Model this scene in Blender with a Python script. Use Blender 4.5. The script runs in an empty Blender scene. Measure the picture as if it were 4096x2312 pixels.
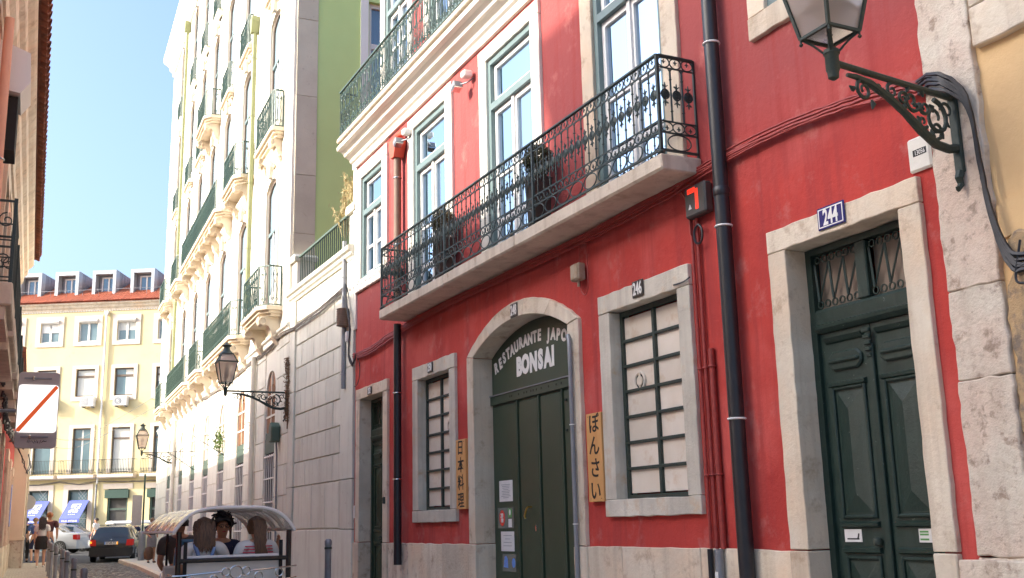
import bpy, bmesh, math, random
from mathutils import Vector, Matrix
from mathutils.geometry import tessellate_polygon
random.seed(7)
R = math.radians
S = bpy.context.scene
COL = S.collection

# ------------------------------------------------------------------ camera
EYE = 1.65
YAW, PITCH, ROLL = R(-26.34875), R(12.35098), R(-1.37731)
FOC = 4264.18          # focal length in photo pixels (4096 wide)
PW, PH = 4096.0, 2312.0
_f = Vector((-math.sin(YAW)*math.cos(PITCH), math.cos(YAW)*math.cos(PITCH), math.sin(PITCH)))
_r0 = Vector((math.cos(YAW), math.sin(YAW), 0)); _u0 = _r0.cross(_f)
_r = math.cos(ROLL)*_r0 + math.sin(ROLL)*_u0
_u = -math.sin(ROLL)*_r0 + math.cos(ROLL)*_u0
CAMP = Vector((0, 0, EYE))
cd = bpy.data.cameras.new('camera'); cam = bpy.data.objects.new('camera', cd); COL.objects.link(cam)
cd.sensor_width = 36.0; cd.sensor_fit = 'HORIZONTAL'; cd.lens = FOC/PW*36.0
cd.clip_start = 0.05; cd.clip_end = 5000
M = Matrix.Identity(4)
for i in range(3):
    M[i][0] = _r[i]; M[i][1] = _u[i]; M[i][2] = -_f[i]; M[i][3] = CAMP[i]
cam.matrix_world = M
S.camera = cam
S.render.resolution_x, S.render.resolution_y = 1024, 578

# ------------------------------------------------------------------ sky and sun
SUN = Vector((-1.0, 0.20, 0.485)).normalized()          # towards the sun
w = bpy.data.worlds.new('World'); S.world = w; w.use_nodes = True
nt = w.node_tree; bg = nt.nodes['Background']
sky = nt.nodes.new('ShaderNodeTexSky'); sky.sky_type = 'NISHITA'; sky.sun_disc = False
sky.sun_elevation = math.asin(SUN.z); sky.sun_rotation = math.atan2(SUN.x, SUN.y)
sky.altitude = 60; sky.air_density = 1.0; sky.dust_density = 6.5; sky.ozone_density = 4.0
nt.links.new(sky.outputs[0], bg.inputs[0]); bg.inputs[1].default_value = 0.15
sd = bpy.data.lights.new('sun', 'SUN'); sd.energy = 2.2; sd.angle = R(0.53); sd.color = (1.0, 0.92, 0.79)
so = bpy.data.objects.new('sun', sd); COL.objects.link(so); so.location = (-20, 0, 30)
so.rotation_euler = SUN.to_track_quat('Z', 'Y').to_euler()
S.view_settings.view_transform = 'Standard'; S.view_settings.look = 'None'
S.view_settings.exposure = 1.78; S.view_settings.gamma = 1.0
S.render.engine = 'CYCLES'

# ------------------------------------------------------------------ geometry helpers
def ray(px, py):
    return _f + _r*((px-PW/2)/FOC) - _u*((py-PH/2)/FOC)

class Fr:
    """a facade frame: s runs along it, z up, n out of it towards the street"""
    def __init__(self, o, d, n):
        self.o = Vector((o[0], o[1], 0)); self.d = Vector((d[0], d[1], 0)).normalized(); self.n = Vector((n[0], n[1], 0)).normalized()
    def w(self, s, z, n=0.0):
        return self.o + self.d*s + self.n*n + Vector((0, 0, z))
    def q(self, px, py, n=0.0):                 # pixel ray met with the plane n metres in front of the facade
        d = ray(px, py); k = ((self.o-CAMP).dot(self.n)+n)/d.dot(self.n); P = CAMP+d*k
        return (P-self.o).dot(self.d), P.z
    def m(self, s, z, n=0.0):                   # matrix: local x = s, y = n, z = z
        p = self.w(s, z, n); m = Matrix.Identity(4)
        for i in range(3):
            m[i][0] = self.d[i]; m[i][1] = self.n[i]; m[i][3] = p[i]
        return m
def dirdeg(a): return (math.sin(R(a)), math.cos(R(a)))
RED = Fr((5.5, 0), (0, 1), (-1, 0))
GRN = Fr((5.5, 21.4), dirdeg(2.4), dirdeg(-87.6))
GSD = Fr((5.5, 21.4), dirdeg(92.4), dirdeg(182.4))            # side wall of the cream and green block
LFT = Fr((-0.65, 0), dirdeg(2.25), dirdeg(92.25))
YEL = Fr((7.0, 66.0), dirdeg(90+30.62), dirdeg(180+30.62))
LOC = Fr((0, 0), (1, 0), (0, 1))                  # local builder frame: s = x, n = y

class MB:
    def __init__(self): self.v = []; self.f = []
    def add(self, vs, fs):
        b = len(self.v); self.v += [Vector(x) for x in vs]; self.f += [tuple(i+b for i in f) for f in fs]; return self
    def box(self, fr, s0, s1, z0, z1, n0, n1):
        v = [fr.w(s, z, n) for n in (n0, n1) for z in (z0, z1) for s in (s0, s1)]
        return self.add(v, [(0, 2, 3, 1), (4, 5, 7, 6), (0, 1, 5, 4), (2, 6, 7, 3), (0, 4, 6, 2), (1, 3, 7, 5)])
    def prism(self, fr, pts, n0, n1, back=True):
        k = len(pts); v = [fr.w(s, z, n0) for s, z in pts]+[fr.w(s, z, n1) for s, z in pts]
        f = [tuple(range(k, 2*k))]
        if back: f.append(tuple(reversed(range(k))))
        f += [(i, (i+1) % k, k+(i+1) % k, k+i) for i in range(k)]
        return self.add(v, f)
    def mould(self, fr, s0, s1, prof):           # profile of (n, z) points run along the facade
        k = len(prof); v = [fr.w(s0, z, n) for n, z in prof]+[fr.w(s1, z, n) for n, z in prof]
        return self.add(v, [tuple(range(k)), tuple(reversed(range(k, 2*k)))]+[(i, (i+1) % k, k+(i+1) % k, k+i) for i in range(k)])
    def quad(self, a, b, c, d): return self.add([a, b, c, d], [(0, 1, 2, 3)])
    def tube(self, pts, r, sides=6, closed=False, flat=None):
        pts = [Vector(p) for p in pts]; n = len(pts); rings = []
        up = None
        for i in range(n):
            if closed: t = pts[(i+1) % n]-pts[(i-1) % n]
            else: t = pts[min(i+1, n-1)]-pts[max(i-1, 0)]
            if t.length < 1e-9: t = Vector((0, 0, 1))
            t.normalize()
            if up is None:
                up = Vector((0, 0, 1)) if abs(t.z) < .9 else Vector((1, 0, 0))
            a = up - t*up.dot(t)
            if a.length < 1e-4: a = t.orthogonal()
            a.normalize(); b = t.cross(a); up = a
            rr = r[i] if isinstance(r, (list, tuple)) else r
            rings.append([pts[i]+a*(rr*math.cos(2*math.pi*k/sides+math.pi/sides))+b*(rr*math.sin(2*math.pi*k/sides+math.pi/sides)) for k in range(sides)])
        v = [p for rg in rings for p in rg]; f = []
        m = n if closed else n-1
        for i in range(m):
            j = (i+1) % n
            for k in range(sides):
                l = (k+1) % sides
                f.append((i*sides+k, i*sides+l, j*sides+l, j*sides+k))
        if not closed:
            f.append(tuple(reversed(range(sides)))); f.append(tuple((n-1)*sides+k for k in range(sides)))
        return self.add(v, f)
    def lathe(self, c, prof, segs=12, sx=1.0, sy=1.0, rot=0.0):   # profile of (radius, height)
        c = Vector(c); v = []; f = []
        for r, h in prof:
            for k in range(segs):
                a = 2*math.pi*k/segs+rot; v.append(c+Vector((r*sx*math.cos(a), r*sy*math.sin(a), h)))
        for i in range(len(prof)-1):
            for k in range(segs):
                l = (k+1) % segs; f.append((i*segs+k, i*segs+l, (i+1)*segs+l, (i+1)*segs+k))
        f.append(tuple(reversed(range(segs)))); f.append(tuple((len(prof)-1)*segs+k for k in range(segs)))
        return self.add(v, f)
    def sheet(self, rows):                        # grid of points
        nr, nc = len(rows), len(rows[0]); v = [p for r in rows for p in r]
        return self.add(v, [(i*nc+j, i*nc+j+1, (i+1)*nc+j+1, (i+1)*nc+j) for i in range(nr-1) for j in range(nc-1)])
    def holes(self, fr, outer, loops, n=0.0, depth=0.25):   # a wall face with openings and their reveals
        polys = [[Vector((s, z, 0)) for s, z in outer]]+[[Vector((s, z, 0)) for s, z in lp] for lp in loops]
        flat = [p for pl in polys for p in pl]
        tris = tessellate_polygon(polys)
        self.add([fr.w(p.x, p.y, n) for p in flat], [tuple(t) for t in tris])
        for lp in loops:
            k = len(lp); v = [fr.w(s, z, n) for s, z in lp]+[fr.w(s, z, n-depth) for s, z in lp]
            self.add(v, [(i, (i+1) % k, k+(i+1) % k, k+i) for i in range(k)])
        return self
    def mesh(self, name, smooth=False):
        me = bpy.data.meshes.new(name); me.from_pydata([tuple(x) for x in self.v], [], self.f); me.validate()
        bm = bmesh.new(); bm.from_mesh(me); bmesh.ops.recalc_face_normals(bm, faces=bm.faces)
        if smooth:
            for fc in bm.faces: fc.smooth = True
            for e in bm.edges:
                if len(e.link_faces) == 2 and e.calc_face_angle(0) > R(38): e.smooth = False
        bm.to_mesh(me); bm.free(); me.update(); return me

WM = {}
def link(o, mw, parent=None):
    COL.objects.link(o); WM[o] = mw
    if parent is not None:
        o.parent = parent; o.matrix_basis = WM[parent].inverted() @ mw
    else: o.matrix_basis = mw
    return o
def tag(o, label=None, cat=None, group=None, kind=None):
    if label: o['label'] = label
    if cat: o['category'] = cat
    if group: o['group'] = group
    if kind: o['kind'] = kind
    return o
def thing(name, loc, label, cat, group=None):
    o = bpy.data.objects.new(name, None); o.empty_display_size = .1
    link(o, Matrix.Translation(Vector(loc))); return tag(o, label, cat, group)
def part(name, mb, mat, parent=None, smooth=False, bevel=0.0, label=None):
    """one mesh object from a builder in world coordinates, origin at its base"""
    xs = [p.x for p in mb.v]; ys = [p.y for p in mb.v]; zs = [p.z for p in mb.v]
    o0 = Vector(((min(xs)+max(xs))/2, (min(ys)+max(ys))/2, min(zs)))
    mb.v = [p-o0 for p in mb.v]
    me = mb.mesh(name, smooth); me.materials.append(mat)
    o = bpy.data.objects.new(name, me); link(o, Matrix.Translation(o0), parent)
    if bevel:
        b = o.modifiers.new('bevel', 'BEVEL'); b.width = bevel; b.segments = 1; b.limit_method = 'ANGLE'; b.angle_limit = R(50)
    if label: o['label'] = label
    return o
def put(name, me, mw, parent=None, label=None):           # another object on shared mesh data
    o = bpy.data.objects.new(name, me); link(o, mw, parent)
    if label: o['label'] = label
    return o
def shared(mb, name, mat, smooth=False):
    me = mb.mesh(name, smooth); me.materials.append(mat); return me
def copy_tree(o, mw, parent=None):
    c = o.copy(); link(c, mw, parent)
    for ch in list(o.children):
        copy_tree(ch, mw @ (WM[o].inverted() @ WM[ch]), c)
    return c
def T(x, y, z): return Matrix.Translation((x, y, z))
def rough(pts, step=.12, amp=.006, rnd=random):           # break an outline into short uneven edges
    out = []
    for i in range(len(pts)):
        a = Vector(pts[i]); b = Vector(pts[(i+1) % len(pts)]); L = (b-a).length; k = max(1, int(L/step))
        nrm = Vector((-(b-a).y, (b-a).x))/max(L, 1e-6)
        for j in range(k):
            p = a.lerp(b, j/k)
            if j: p = p+nrm*rnd.uniform(-amp, amp)
            out.append((p.x, p.y))
    return out
def rect(s0, s1, z0, z1): return [(s0, z0), (s1, z0), (s1, z1), (s0, z1)]
def arc(cs, cz, rs, rz, a0, a1, n): return [(cs+rs*math.cos(R(a0+(a1-a0)*i/n)), cz+rz*math.sin(R(a0+(a1-a0)*i/n))) for i in range(n+1)]

# ------------------------------------------------------------------ materials
MATS = {}
def mat(name, c1, c2=None, rough_=.85, scale=3.0, detail=6.0, bump=0.0, bscale=40.0, spots=None, spot_scale=8.0, spot_lo=.58, spot_hi=.72,
        metal=0.0, rand=0.0, streak=False, emit=None, estr=0.0, spec=.5, trans=0.0, rvar=0.0, layer2=None, l2scale=.35, l2lo=.45, l2hi=.65, coat=0.0, runs=None, zmix=None):
    m = bpy.data.materials.new(name); m.use_nodes = True; t = m.node_tree; N = t.nodes; L = t.links
    b = N['Principled BSDF']; b.inputs['Roughness'].default_value = rough_; b.inputs['Metallic'].default_value = metal
    b.inputs['Specular IOR Level'].default_value = spec
    if coat: b.inputs['Coat Weight'].default_value = coat; b.inputs['Coat Roughness'].default_value = .08
    geo = N.new('ShaderNodeNewGeometry'); pos = geo.outputs['Position']
    oi = N.new('ShaderNodeObjectInfo') if rand else None
    if rand:
        va = N.new('ShaderNodeVectorMath'); va.operation = 'MULTIPLY_ADD'; L.new(oi.outputs['Random'], va.inputs[0]); va.inputs[1].default_value = (37, 53, 29); L.new(pos, va.inputs[2]); pos = va.outputs[0]
    posu = pos
    if streak:
        mp = N.new('ShaderNodeMapping'); mp.inputs['Scale'].default_value = (1, 1, .12); L.new(pos, mp.inputs[0]); pos = mp.outputs[0]
    def noise(sc, de=6.0, p=None, rg=.6):
        n = N.new('ShaderNodeTexNoise'); n.inputs['Scale'].default_value = sc; n.inputs['Detail'].default_value = de; n.inputs['Roughness'].default_value = rg
        L.new(p or pos, n.inputs['Vector']); return n.outputs['Fac']
    def step(fac, lo, hi):
        r = N.new('ShaderNodeMapRange'); r.inputs['From Min'].default_value = lo; r.inputs['From Max'].default_value = hi; r.clamp = True
        L.new(fac, r.inputs['Value']); return r.outputs['Result']
    def mix(fac, a, bb, mode='MIX'):
        x = N.new('ShaderNodeMix'); x.data_type = 'RGBA'; x.blend_type = mode
        if isinstance(fac, float): x.inputs['Factor'].default_value = fac
        else: L.new(fac, x.inputs['Factor'])
        for s, val in (('A', a), ('B', bb)):
            i = [k for k in x.inputs if k.name == s and k.type == 'RGBA'][0]
            if isinstance(val, tuple): i.default_value = (*val[:3], 1)
            else: L.new(val, i)
        return [k for k in x.outputs if k.type == 'RGBA'][0]
    if c2: colr = mix(step(noise(scale, detail), .32, .68), c1, c2)
    else: colr = None
    if layer2: colr = mix(step(noise(l2scale, 4.0), l2lo, l2hi), colr or c1, layer2)
    if zmix:                                   # a second colour above a given height, uneven edge; carries fading and painted bounce light
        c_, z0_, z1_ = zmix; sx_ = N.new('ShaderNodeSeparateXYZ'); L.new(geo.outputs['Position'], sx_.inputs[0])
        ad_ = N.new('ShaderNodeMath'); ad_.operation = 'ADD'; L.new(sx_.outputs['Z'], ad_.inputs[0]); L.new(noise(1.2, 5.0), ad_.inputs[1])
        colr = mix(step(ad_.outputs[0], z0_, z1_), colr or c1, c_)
    if runs:                                   # rain streaks running down the face
        mp2 = N.new('ShaderNodeMapping'); mp2.inputs['Scale'].default_value = (6, 6, .35); L.new(posu, mp2.inputs[0])
        colr = mix(step(noise(1.0, 6.0, mp2.outputs[0], .62), .50, .72), colr or c1, runs)
    if spots: colr = mix(step(noise(spot_scale, 7.0, posu, .68), spot_lo, spot_hi), colr or c1, spots)
    if rand:
        r = N.new('ShaderNodeMapRange'); r.inputs['To Min'].default_value = 1-rand; r.inputs['To Max'].default_value = 1+rand*.6
        L.new(oi.outputs['Random'], r.inputs['Value'])
        cb = N.new('ShaderNodeCombineColor')
        for k in range(3): L.new(r.outputs['Result'], cb.inputs[k])
        colr = mix(1.0, colr or c1, cb.outputs[0], 'MULTIPLY')
    if colr: L.new(colr, b.inputs['Base Color'])
    else: b.inputs['Base Color'].default_value = (*c1, 1)
    if rvar:
        r = N.new('ShaderNodeMapRange'); r.inputs['To Min'].default_value = rough_-rvar; r.inputs['To Max'].default_value = rough_+rvar
        L.new(noise(scale*2), r.inputs['Value']); L.new(r.outputs['Result'], b.inputs['Roughness'])
    if bump:
        bp = N.new('ShaderNodeBump'); bp.inputs['Strength'].default_value = 1.0; bp.inputs['Distance'].default_value = bump
        L.new(noise(bscale, 8.0, geo.outputs['Position'], .65), bp.inputs['Height']); L.new(bp.outputs[0], b.inputs['Normal'])
    if emit: b.inputs['Emission Color'].default_value = (*emit, 1); b.inputs['Emission Strength'].default_value = estr
    if trans: b.inputs['Transmission Weight'].default_value = trans
    MATS[name] = m; return m
def glass(name, tint=(.75, .85, .9), base=.12, rg=.02, refl=(1, 1, 1)):
    m = bpy.data.materials.new(name); m.use_nodes = True; t = m.node_tree; N = t.nodes; L = t.links
    N.remove(N['Principled BSDF']); out = N['Material Output']
    tr = N.new('ShaderNodeBsdfTransparent'); tr.inputs[0].default_value = (*tint, 1)
    gl = N.new('ShaderNodeBsdfGlossy'); gl.inputs['Roughness'].default_value = rg; gl.inputs[0].default_value = (*refl, 1)
    fr = N.new('ShaderNodeFresnel'); fr.inputs['IOR'].default_value = 1.5
    ad = N.new('ShaderNodeMath'); ad.operation = 'ADD'; ad.inputs[1].default_value = base; ad.use_clamp = True
    L.new(fr.outputs[0], ad.inputs[0])
    mx = N.new('ShaderNodeMixShader'); L.new(ad.outputs[0], mx.inputs[0]); L.new(tr.outputs[0], mx.inputs[1]); L.new(gl.outputs[0], mx.inputs[2])
    L.new(mx.outputs[0], out.inputs['Surface']); return m

m_red = mat('red_plaster', (.53, .054, .039), (.40, .036, .029), .9, 1.1, 9, .008, 16, spots=(.50, .17, .145), spot_scale=2.6, spot_lo=.57, spot_hi=.80, zmix=((.335, .066, .062), 4.6, 5.8), runs=(.33, .036, .033), layer2=(.54, .085, .070), l2scale=.8, l2lo=.5, l2hi=.64)  # paler faded paint above; bounced light under the balcony painted into the lower red
m_stone = mat('limestone', (.78, .68, .54), (.62, .52, .40), .8, 2.0, 9, .009, 24, spots=(.40, .27, .17), spot_scale=4.5, spot_lo=.55, spot_hi=.74, rand=.18, layer2=(.74, .57, .41), l2scale=1.2, runs=(.56, .45, .33))
m_stoneg = mat('grey_limestone', (.70, .64, .53), (.50, .45, .37), .8, 2.2, 9, .009, 24, spots=(.56, .38, .22), spot_scale=4, spot_lo=.55, spot_hi=.74, rand=.14, runs=(.44, .39, .32))
m_stonep = mat('pitted_stone', (.78, .70, .58), (.62, .53, .42), .8, 2.4, 9, .020, 18, spots=(.38, .28, .21), spot_scale=8, spot_lo=.54, spot_hi=.65, rand=.16, layer2=(.70, .52, .41), l2scale=1.0, runs=(.55, .44, .34))
m_ashlar = mat('pale_ashlar', (.75, .73, .63), (.67, .65, .56), .8, 2.4, 8, .005, 36, spots=(.46, .40, .31), spot_scale=11, spot_lo=.62, spot_hi=.74, rand=.10, runs=(.58, .54, .45))
m_slab = mat('balcony_stone', (.68, .58, .46), (.54, .45, .35), .85, 2.8, 8, .007, 24, spots=(.40, .28, .19), spot_scale=5, spot_lo=.58, spot_hi=.75, runs=(.44, .35, .26))
m_white = mat('white_stone_trim', (.76, .72, .64), (.70, .66, .58), .75, 2.2, 5, .003, 40)
m_cream = mat('cream_plaster', (.78, .75, .66), (.74, .71, .62), .85, 1.2, 5, .002, 30)
m_greenw = mat('sage_green_plaster', (.56, .70, .27), (.53, .66, .25), .9, 1.0, 4, .002, 30)
m_yellow = mat('pale_yellow_plaster', (.74, .63, .36), (.69, .57, .31), .9, .8, 5, .002, 30, spots=(.62, .46, .24), spot_scale=1.4, spot_lo=.62, spot_hi=.8)
m_ochre = mat('ochre_plaster', (.78, .53, .27), (.73, .48, .24), .9, 1.6, 5, .004, 20, spots=(.50, .38, .26), spot_scale=6, spot_lo=.7, spot_hi=.76)
m_flake = mat('flaked_render', (.50, .34, .18), (.36, .25, .15), .95, 5.0, 9, .02, 14, spots=(.22, .17, .13), spot_scale=9, spot_lo=.5, spot_hi=.62)
m_pink = mat('pink_plaster', (.80, .44, .30), (.74, .39, .26), .9, 1.4, 5, .003, 25)
m_beige = mat('beige_plaster', (.72, .62, .46), (.67, .57, .42), .9, 1.4, 5, .003, 25)
m_iron = mat('green_black_iron', (.018, .035, .032), (.030, .050, .045), .5, 30, 4, .001, 90, rvar=.12)
m_ironb = mat('weathered_green_iron', (.022, .036, .028), (.040, .052, .040), .6, 24, 5, .003, 60, spots=(.12, .07, .04), spot_scale=20, spot_lo=.68, spot_hi=.74)
m_irong = mat('green_painted_iron', (.022, .060, .045), (.030, .072, .054), .5, 20, 4)
m_black = mat('black_plastic', (.012, .012, .016), (.020, .019, .022), .38, 6, 5, .0008, 60, spots=(.10, .10, .10), spot_scale=14, spot_lo=.70, spot_hi=.74)
m_dark = mat('dark_interior', (.02, .02, .02), None, .9)
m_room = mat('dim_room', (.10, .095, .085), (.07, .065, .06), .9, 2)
m_door = mat('dark_green_paint', (.030, .052, .030), (.038, .060, .036), .42, 5, 6, .0012, 50, rvar=.08)
m_door2 = mat('worn_green_paint', (.010, .026, .020), (.018, .038, .030), .42, 9, 6, .003, 40, runs=(.032, .052, .043), spots=(.24, .28, .23), spot_scale=22, spot_lo=.66, spot_hi=.71, rvar=.1)
m_teal = mat('blue_grey_paint', (.12, .18, .18), (.14, .20, .20), .5, 8, 4)
m_wood_w = mat('white_joinery', (.80, .78, .75), (.74, .72, .69), .45, 10, 4)
m_curtain = mat('sky_tinted_curtain', (.25, .35, .43), (.18, .27, .34), .9, 4, 3, streak=True)  # blue of the reflected sky put into the curtain colour
m_panel = mat('cream_shop_panel', (.80, .71, .60), (.72, .62, .50), .6, 2.2, 6, .001, 30, spots=(.58, .40, .24), spot_scale=3.5, spot_lo=.56, spot_hi=.78, rand=.10)
m_signw = mat('pine_board', (.68, .36, .13), (.58, .28, .09), .6, 9, 6, .001, 40, streak=True)
m_ink = mat('black_ink', (.012, .011, .010), None, .6)
m_wht = mat('white_paint', (.80, .78, .74), None, .6)
m_paper = mat('paper', (.72, .70, .68), (.66, .64, .62), .8, 12, 3)
m_blue = mat('blue_enamel', (.035, .035, .15), (.045, .045, .18), .25, 20, 3)
m_enam = mat('black_enamel', (.03, .025, .02), (.06, .05, .04), .3, 30, 4)
m_cabr = mat('red_painted_cable', (.36, .045, .035), (.26, .030, .025), .6, 20, 4)
m_cabk = mat('black_cable', (.015, .015, .020), (.03, .03, .035), .5, 20, 3)
m_cabg = mat('grey_cable', (.16, .14, .12), (.22, .19, .16), .7, 20, 3)
m_zinc = mat('zinc_sheet', (.42, .46, .48), (.37, .41, .43), .45, 3, 4, metal=.35)
m_zincd = mat('grey_metal', (.22, .23, .25), (.28, .29, .31), .45, 8, 4, metal=.3)
m_steel = mat('bright_steel', (.62, .61, .58), None, .22, metal=1.0)
m_brass = mat('brass', (.55, .36, .10), (.42, .27, .07), .3, 30, 3, metal=1.0)
m_tile = mat('terracotta_tile', (.55, .17, .085), (.44, .125, .06), .85, 8, 5, .004, 40, rand=.25)
m_tileo = mat('old_terracotta_tile', (.30, .10, .055), (.21, .075, .045), .9, 7, 6, .006, 30, spots=(.14, .08, .06), spot_scale=9, spot_lo=.55, spot_hi=.7, rand=.25)
m_gpipe = mat('pale_green_pipe_paint', (.26, .28, .13), (.23, .25, .115), .5, 5, 3)
m_gdark = mat('dark_green_cladding', (.06, .10, .075), (.075, .12, .09), .6, 6, 4)
m_cobble = mat('basalt_sett', (.16, .155, .15), (.21, .20, .19), .75, 14, 5, .004, 60, rand=.25)
m_joint = mat('sandy_joint', (.36, .32, .26), (.28, .25, .20), .95, 30, 5)
m_calc = mat('limestone_sett', (.60, .55, .46), (.52, .47, .39), .75, 14, 5, .003, 60, rand=.18)
m_asph = mat('asphalt', (.09, .09, .09), (.12, .118, .112), .9, 12, 8, .004, 80)
m_glass = glass('window_glass')
m_glassb = glass('reflecting_window_glass', (.66, .78, .86), .05, .03, (.50, .62, .74))
m_frost = mat('frosted_lamp_glass', (.62, .54, .46), (.56, .49, .42), .35, 4, 4, trans=.55)
# ------------------------------------------------------------------ ground, road, pavements
def gz(y):
    if y < 8: return 0.0
    if y < 36: return .45*(y-8)/28
    if y < 48: return .45
    return .45+.24*min(1, (y-48)/10)
mb = MB()
ys = [-400, -60, 0, 8, 12, 16, 20, 24, 28, 32, 36, 48, 58, 120, 400, 1500]
mb.sheet([[Vector((x, y, gz(y)-.012)) for x in (-900, -30, 0, 10, 40, 900)] for y in ys])
tag(part('ground', mb, m_asph), kind='structure')
def kerb_left(y): return -.65+.0393*y+1.50          # street edge of the left pavement
def road_l(y): return kerb_left(y)
def road_r(y): return 4.2 if y < 24 else 4.2+.042*(y-24)
mb = MB(); yy = [-10, 0, 8, 14, 20, 26, 32, 36, 42, 47]
mb.sheet([[Vector((a, y, gz(y)-.004)) for a in (road_l(y), road_r(y))] for y in yy])
tag(part('road', mb, m_joint), kind='structure')
# basalt setts of the carriageway, far too many to count
rs = random.Random(3); V = []; F = []
y = 24.0
while y < 47:
    x = road_l(y)+.02+rs.uniform(0, .05)
    while x < road_r(y)-.1:
        wd = rs.uniform(.085, .12); h = gz(y)+rs.uniform(-.006, .008); b = len(V); d = .1
        t1, t2 = rs.uniform(-.004, .004), rs.uniform(-.004, .004)
        for (u, v_, k) in ((0, 0, t1), (wd, 0, t2), (wd, d, -t1), (0, d, -t2)): V.append((x+u, y+v_, gz(y)-.02))
        for (u, v_, k) in ((.008, .008, t1), (wd-.008, .008, t2), (wd-.008, d-.008, -t1), (.008, d-.008, -t2)): V.append((x+u, y+v_, h+k))
        F += [(b+4, b+5, b+6, b+7), (b, b+1, b+5, b+4), (b+1, b+2, b+6, b+5), (b+3, b, b+4, b+7)]
        x += wd+.012
    y += .112
me = bpy.data.meshes.new('road_setts'); me.from_pydata(V, [], F); me.materials.append(m_cobble)
o = bpy.data.objects.new('road_setts', me); link(o, Matrix.Identity(4)); tag(o, 'grey basalt setts paving the carriageway', 'paving', kind='stuff')
# left pavement: kerb and pale setts
mb = MB(); yy2 = [-6, 0, 8, 14, 20, 26, 32, 36, 42, 47]
mb.sheet([[Vector((-.65+.0393*y-.2, y, gz(y)+.10)), Vector((kerb_left(y), y, gz(y)+.10)), Vector((kerb_left(y)+.002, y, gz(y)-.05))] for y in yy2])
tag(part('pavement_left', mb, m_joint), kind='structure')
V = []; F = []; y = 26.0
while y < 46.5:
    x = -.65+.0393*y+.05
    while x < kerb_left(y)-.08:
        wd = rs.uniform(.055, .085); d = .07; h = gz(y)+.106+rs.uniform(-.003, .004); b = len(V)
        for (u, v_) in ((0, 0), (wd, 0), (wd, d), (0, d)): V.append((x+u, y+v_, gz(y)+.09))
        for (u, v_) in ((.005, .005), (wd-.005, .005), (wd-.005, d-.005), (.005, d-.005)): V.append((x+u, y+v_, h))
        F += [(b+4, b+5, b+6, b+7), (b, b+1, b+5, b+4), (b+1, b+2, b+6, b+5), (b+3, b, b+4, b+7)]
        x += wd+.009
    y += .079
me = bpy.data.meshes.new('pavement_setts'); me.from_pydata(V, [], F); me.materials.append(m_calc)
o = bpy.data.objects.new('pavement_setts', me); link(o, Matrix.Identity(4)); tag(o, 'small pale limestone setts of the narrow pavement', 'paving', kind='stuff')
# right pavement in front of the tall white block, with its rounded end and kerb stones
def pv_r(y): return road_r(y)
crn = [(5.35, 47.6), (6.1, 48.6), (7.4, 49.2), (14.0, 49.6)]
edge = [(pv_r(y), y) for y in (-8, 0, 8, 14, 20, 26, 32, 38, 43, 46)]+crn
mb = MB()
inner = [(max(5.9, a+1.6), b) for a, b in edge[:-4]]+[(7.4, 44), (8, 44.5), (9, 45), (14, 45)]
mb.sheet([[Vector((a, b, gz(b)+.12)) for a, b in edge], [Vector((a, b, gz(b)+.12)) for a, b in inner]])
tag(part('pavement_right', mb, m_calc), kind='structure')
mb = MB()
k = tag(part('kerb', MB().sheet([[Vector((a-.03, b, gz(b)-.05)) for a, b in edge], [Vector((a-.03, b, gz(b)+.124)) for a, b in edge], [Vector((a+.16, b-.05, gz(b)+.124)) for a, b in edge]]), m_stone), kind='structure')
mb = MB(); mb.sheet([[Vector((x, y, gz(y)+.10)) for x in (-18, -9, -.86)] for y in (-45, -20, 0, 8, 11.3)])  # unseen open square, added so more sky light reaches the shaded facade
tag(part('added_square', mb, m_calc), kind='structure')
# the cross street and the square in front of the yellow block
mb = MB(); mb.sheet([[Vector((x, y, gz(y)-.002)) for x in (-6, 4, 14, 40)] for y in (47, 48, 58, 63, 75)])
tag(part('cross_street', mb, m_asph), kind='structure')

# ------------------------------------------------------------------ the red house
house = thing('red_house', RED.w(10.9, 0), 'red plastered restaurant house with pale stone surrounds and a long iron balcony', 'house')
GROUND = []; HB = -.35
def arch_loop(s0, s1, zs, zc, z0, n=14):       # segmental arch opening, springing zs, crown zc
    c = (s0+s1)/2; hw = (s1-s0)/2; h = zc-zs; Rr = (hw*hw+h*h)/(2*h); cz = zc-Rr; a = math.degrees(math.asin(hw/Rr))
    return [(s0, z0), (s1, z0)]+arc(c, cz, Rr, Rr, 90-a, 90+a, n)
UP = [('w1', 15.69, 16.77, 5.69, 7.47, 15.45, 17.02), ('w2', 13.03, 14.27, 4.76, 7.49, 12.79, 14.49), ('w3', 10.39, 11.65, 4.76, 7.49, 10.17, 11.87), ('w4', 7.73, 8.99, 4.76, 7.49, 7.48, 9.22)]
GW = [(12.98, 14.12, 1.84, 3.66, 12.78, 14.33), (7.71, 8.88, 1.84, 3.66, 7.52, 9.08)]
DR = [(15.61, 16.75, 15.41, 16.94), (5.09, 6.25, 4.90, 6.45)]
EX = .06                                        # the plaster laps behind the stone surrounds
loops = [rect(a-EX, b+EX, c-(EX if n_ == 'w1' else 0), d+EX) for n_, a, b, c, d, _, _ in UP]+[rect(a-EX, b+EX, c-EX, d+EX) for a, b, c, d, _, _ in GW]
loops += [rect(a-EX, b+EX, HB+.1, 3.67+EX) for a, b, _, _ in DR]+[arch_loop(9.72-EX, 12.18+EX, 3.70, 4.04, HB+.1)]
loops += [rect(5.10-EX, 6.26+EX, 5.70-EX, 7.4+EX)]
TOPW = [(14.5, 15.58, 8.6, 10.6), (12.35, 13.6, 8.75, 10.6), (9.7, 10.95, 8.75, 10.6), (7.1, 8.3, 8.75, 10.6)]
loops += [rect(a-EX, b+EX, c, d+EX) for a, b, c, d in TOPW]
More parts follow.
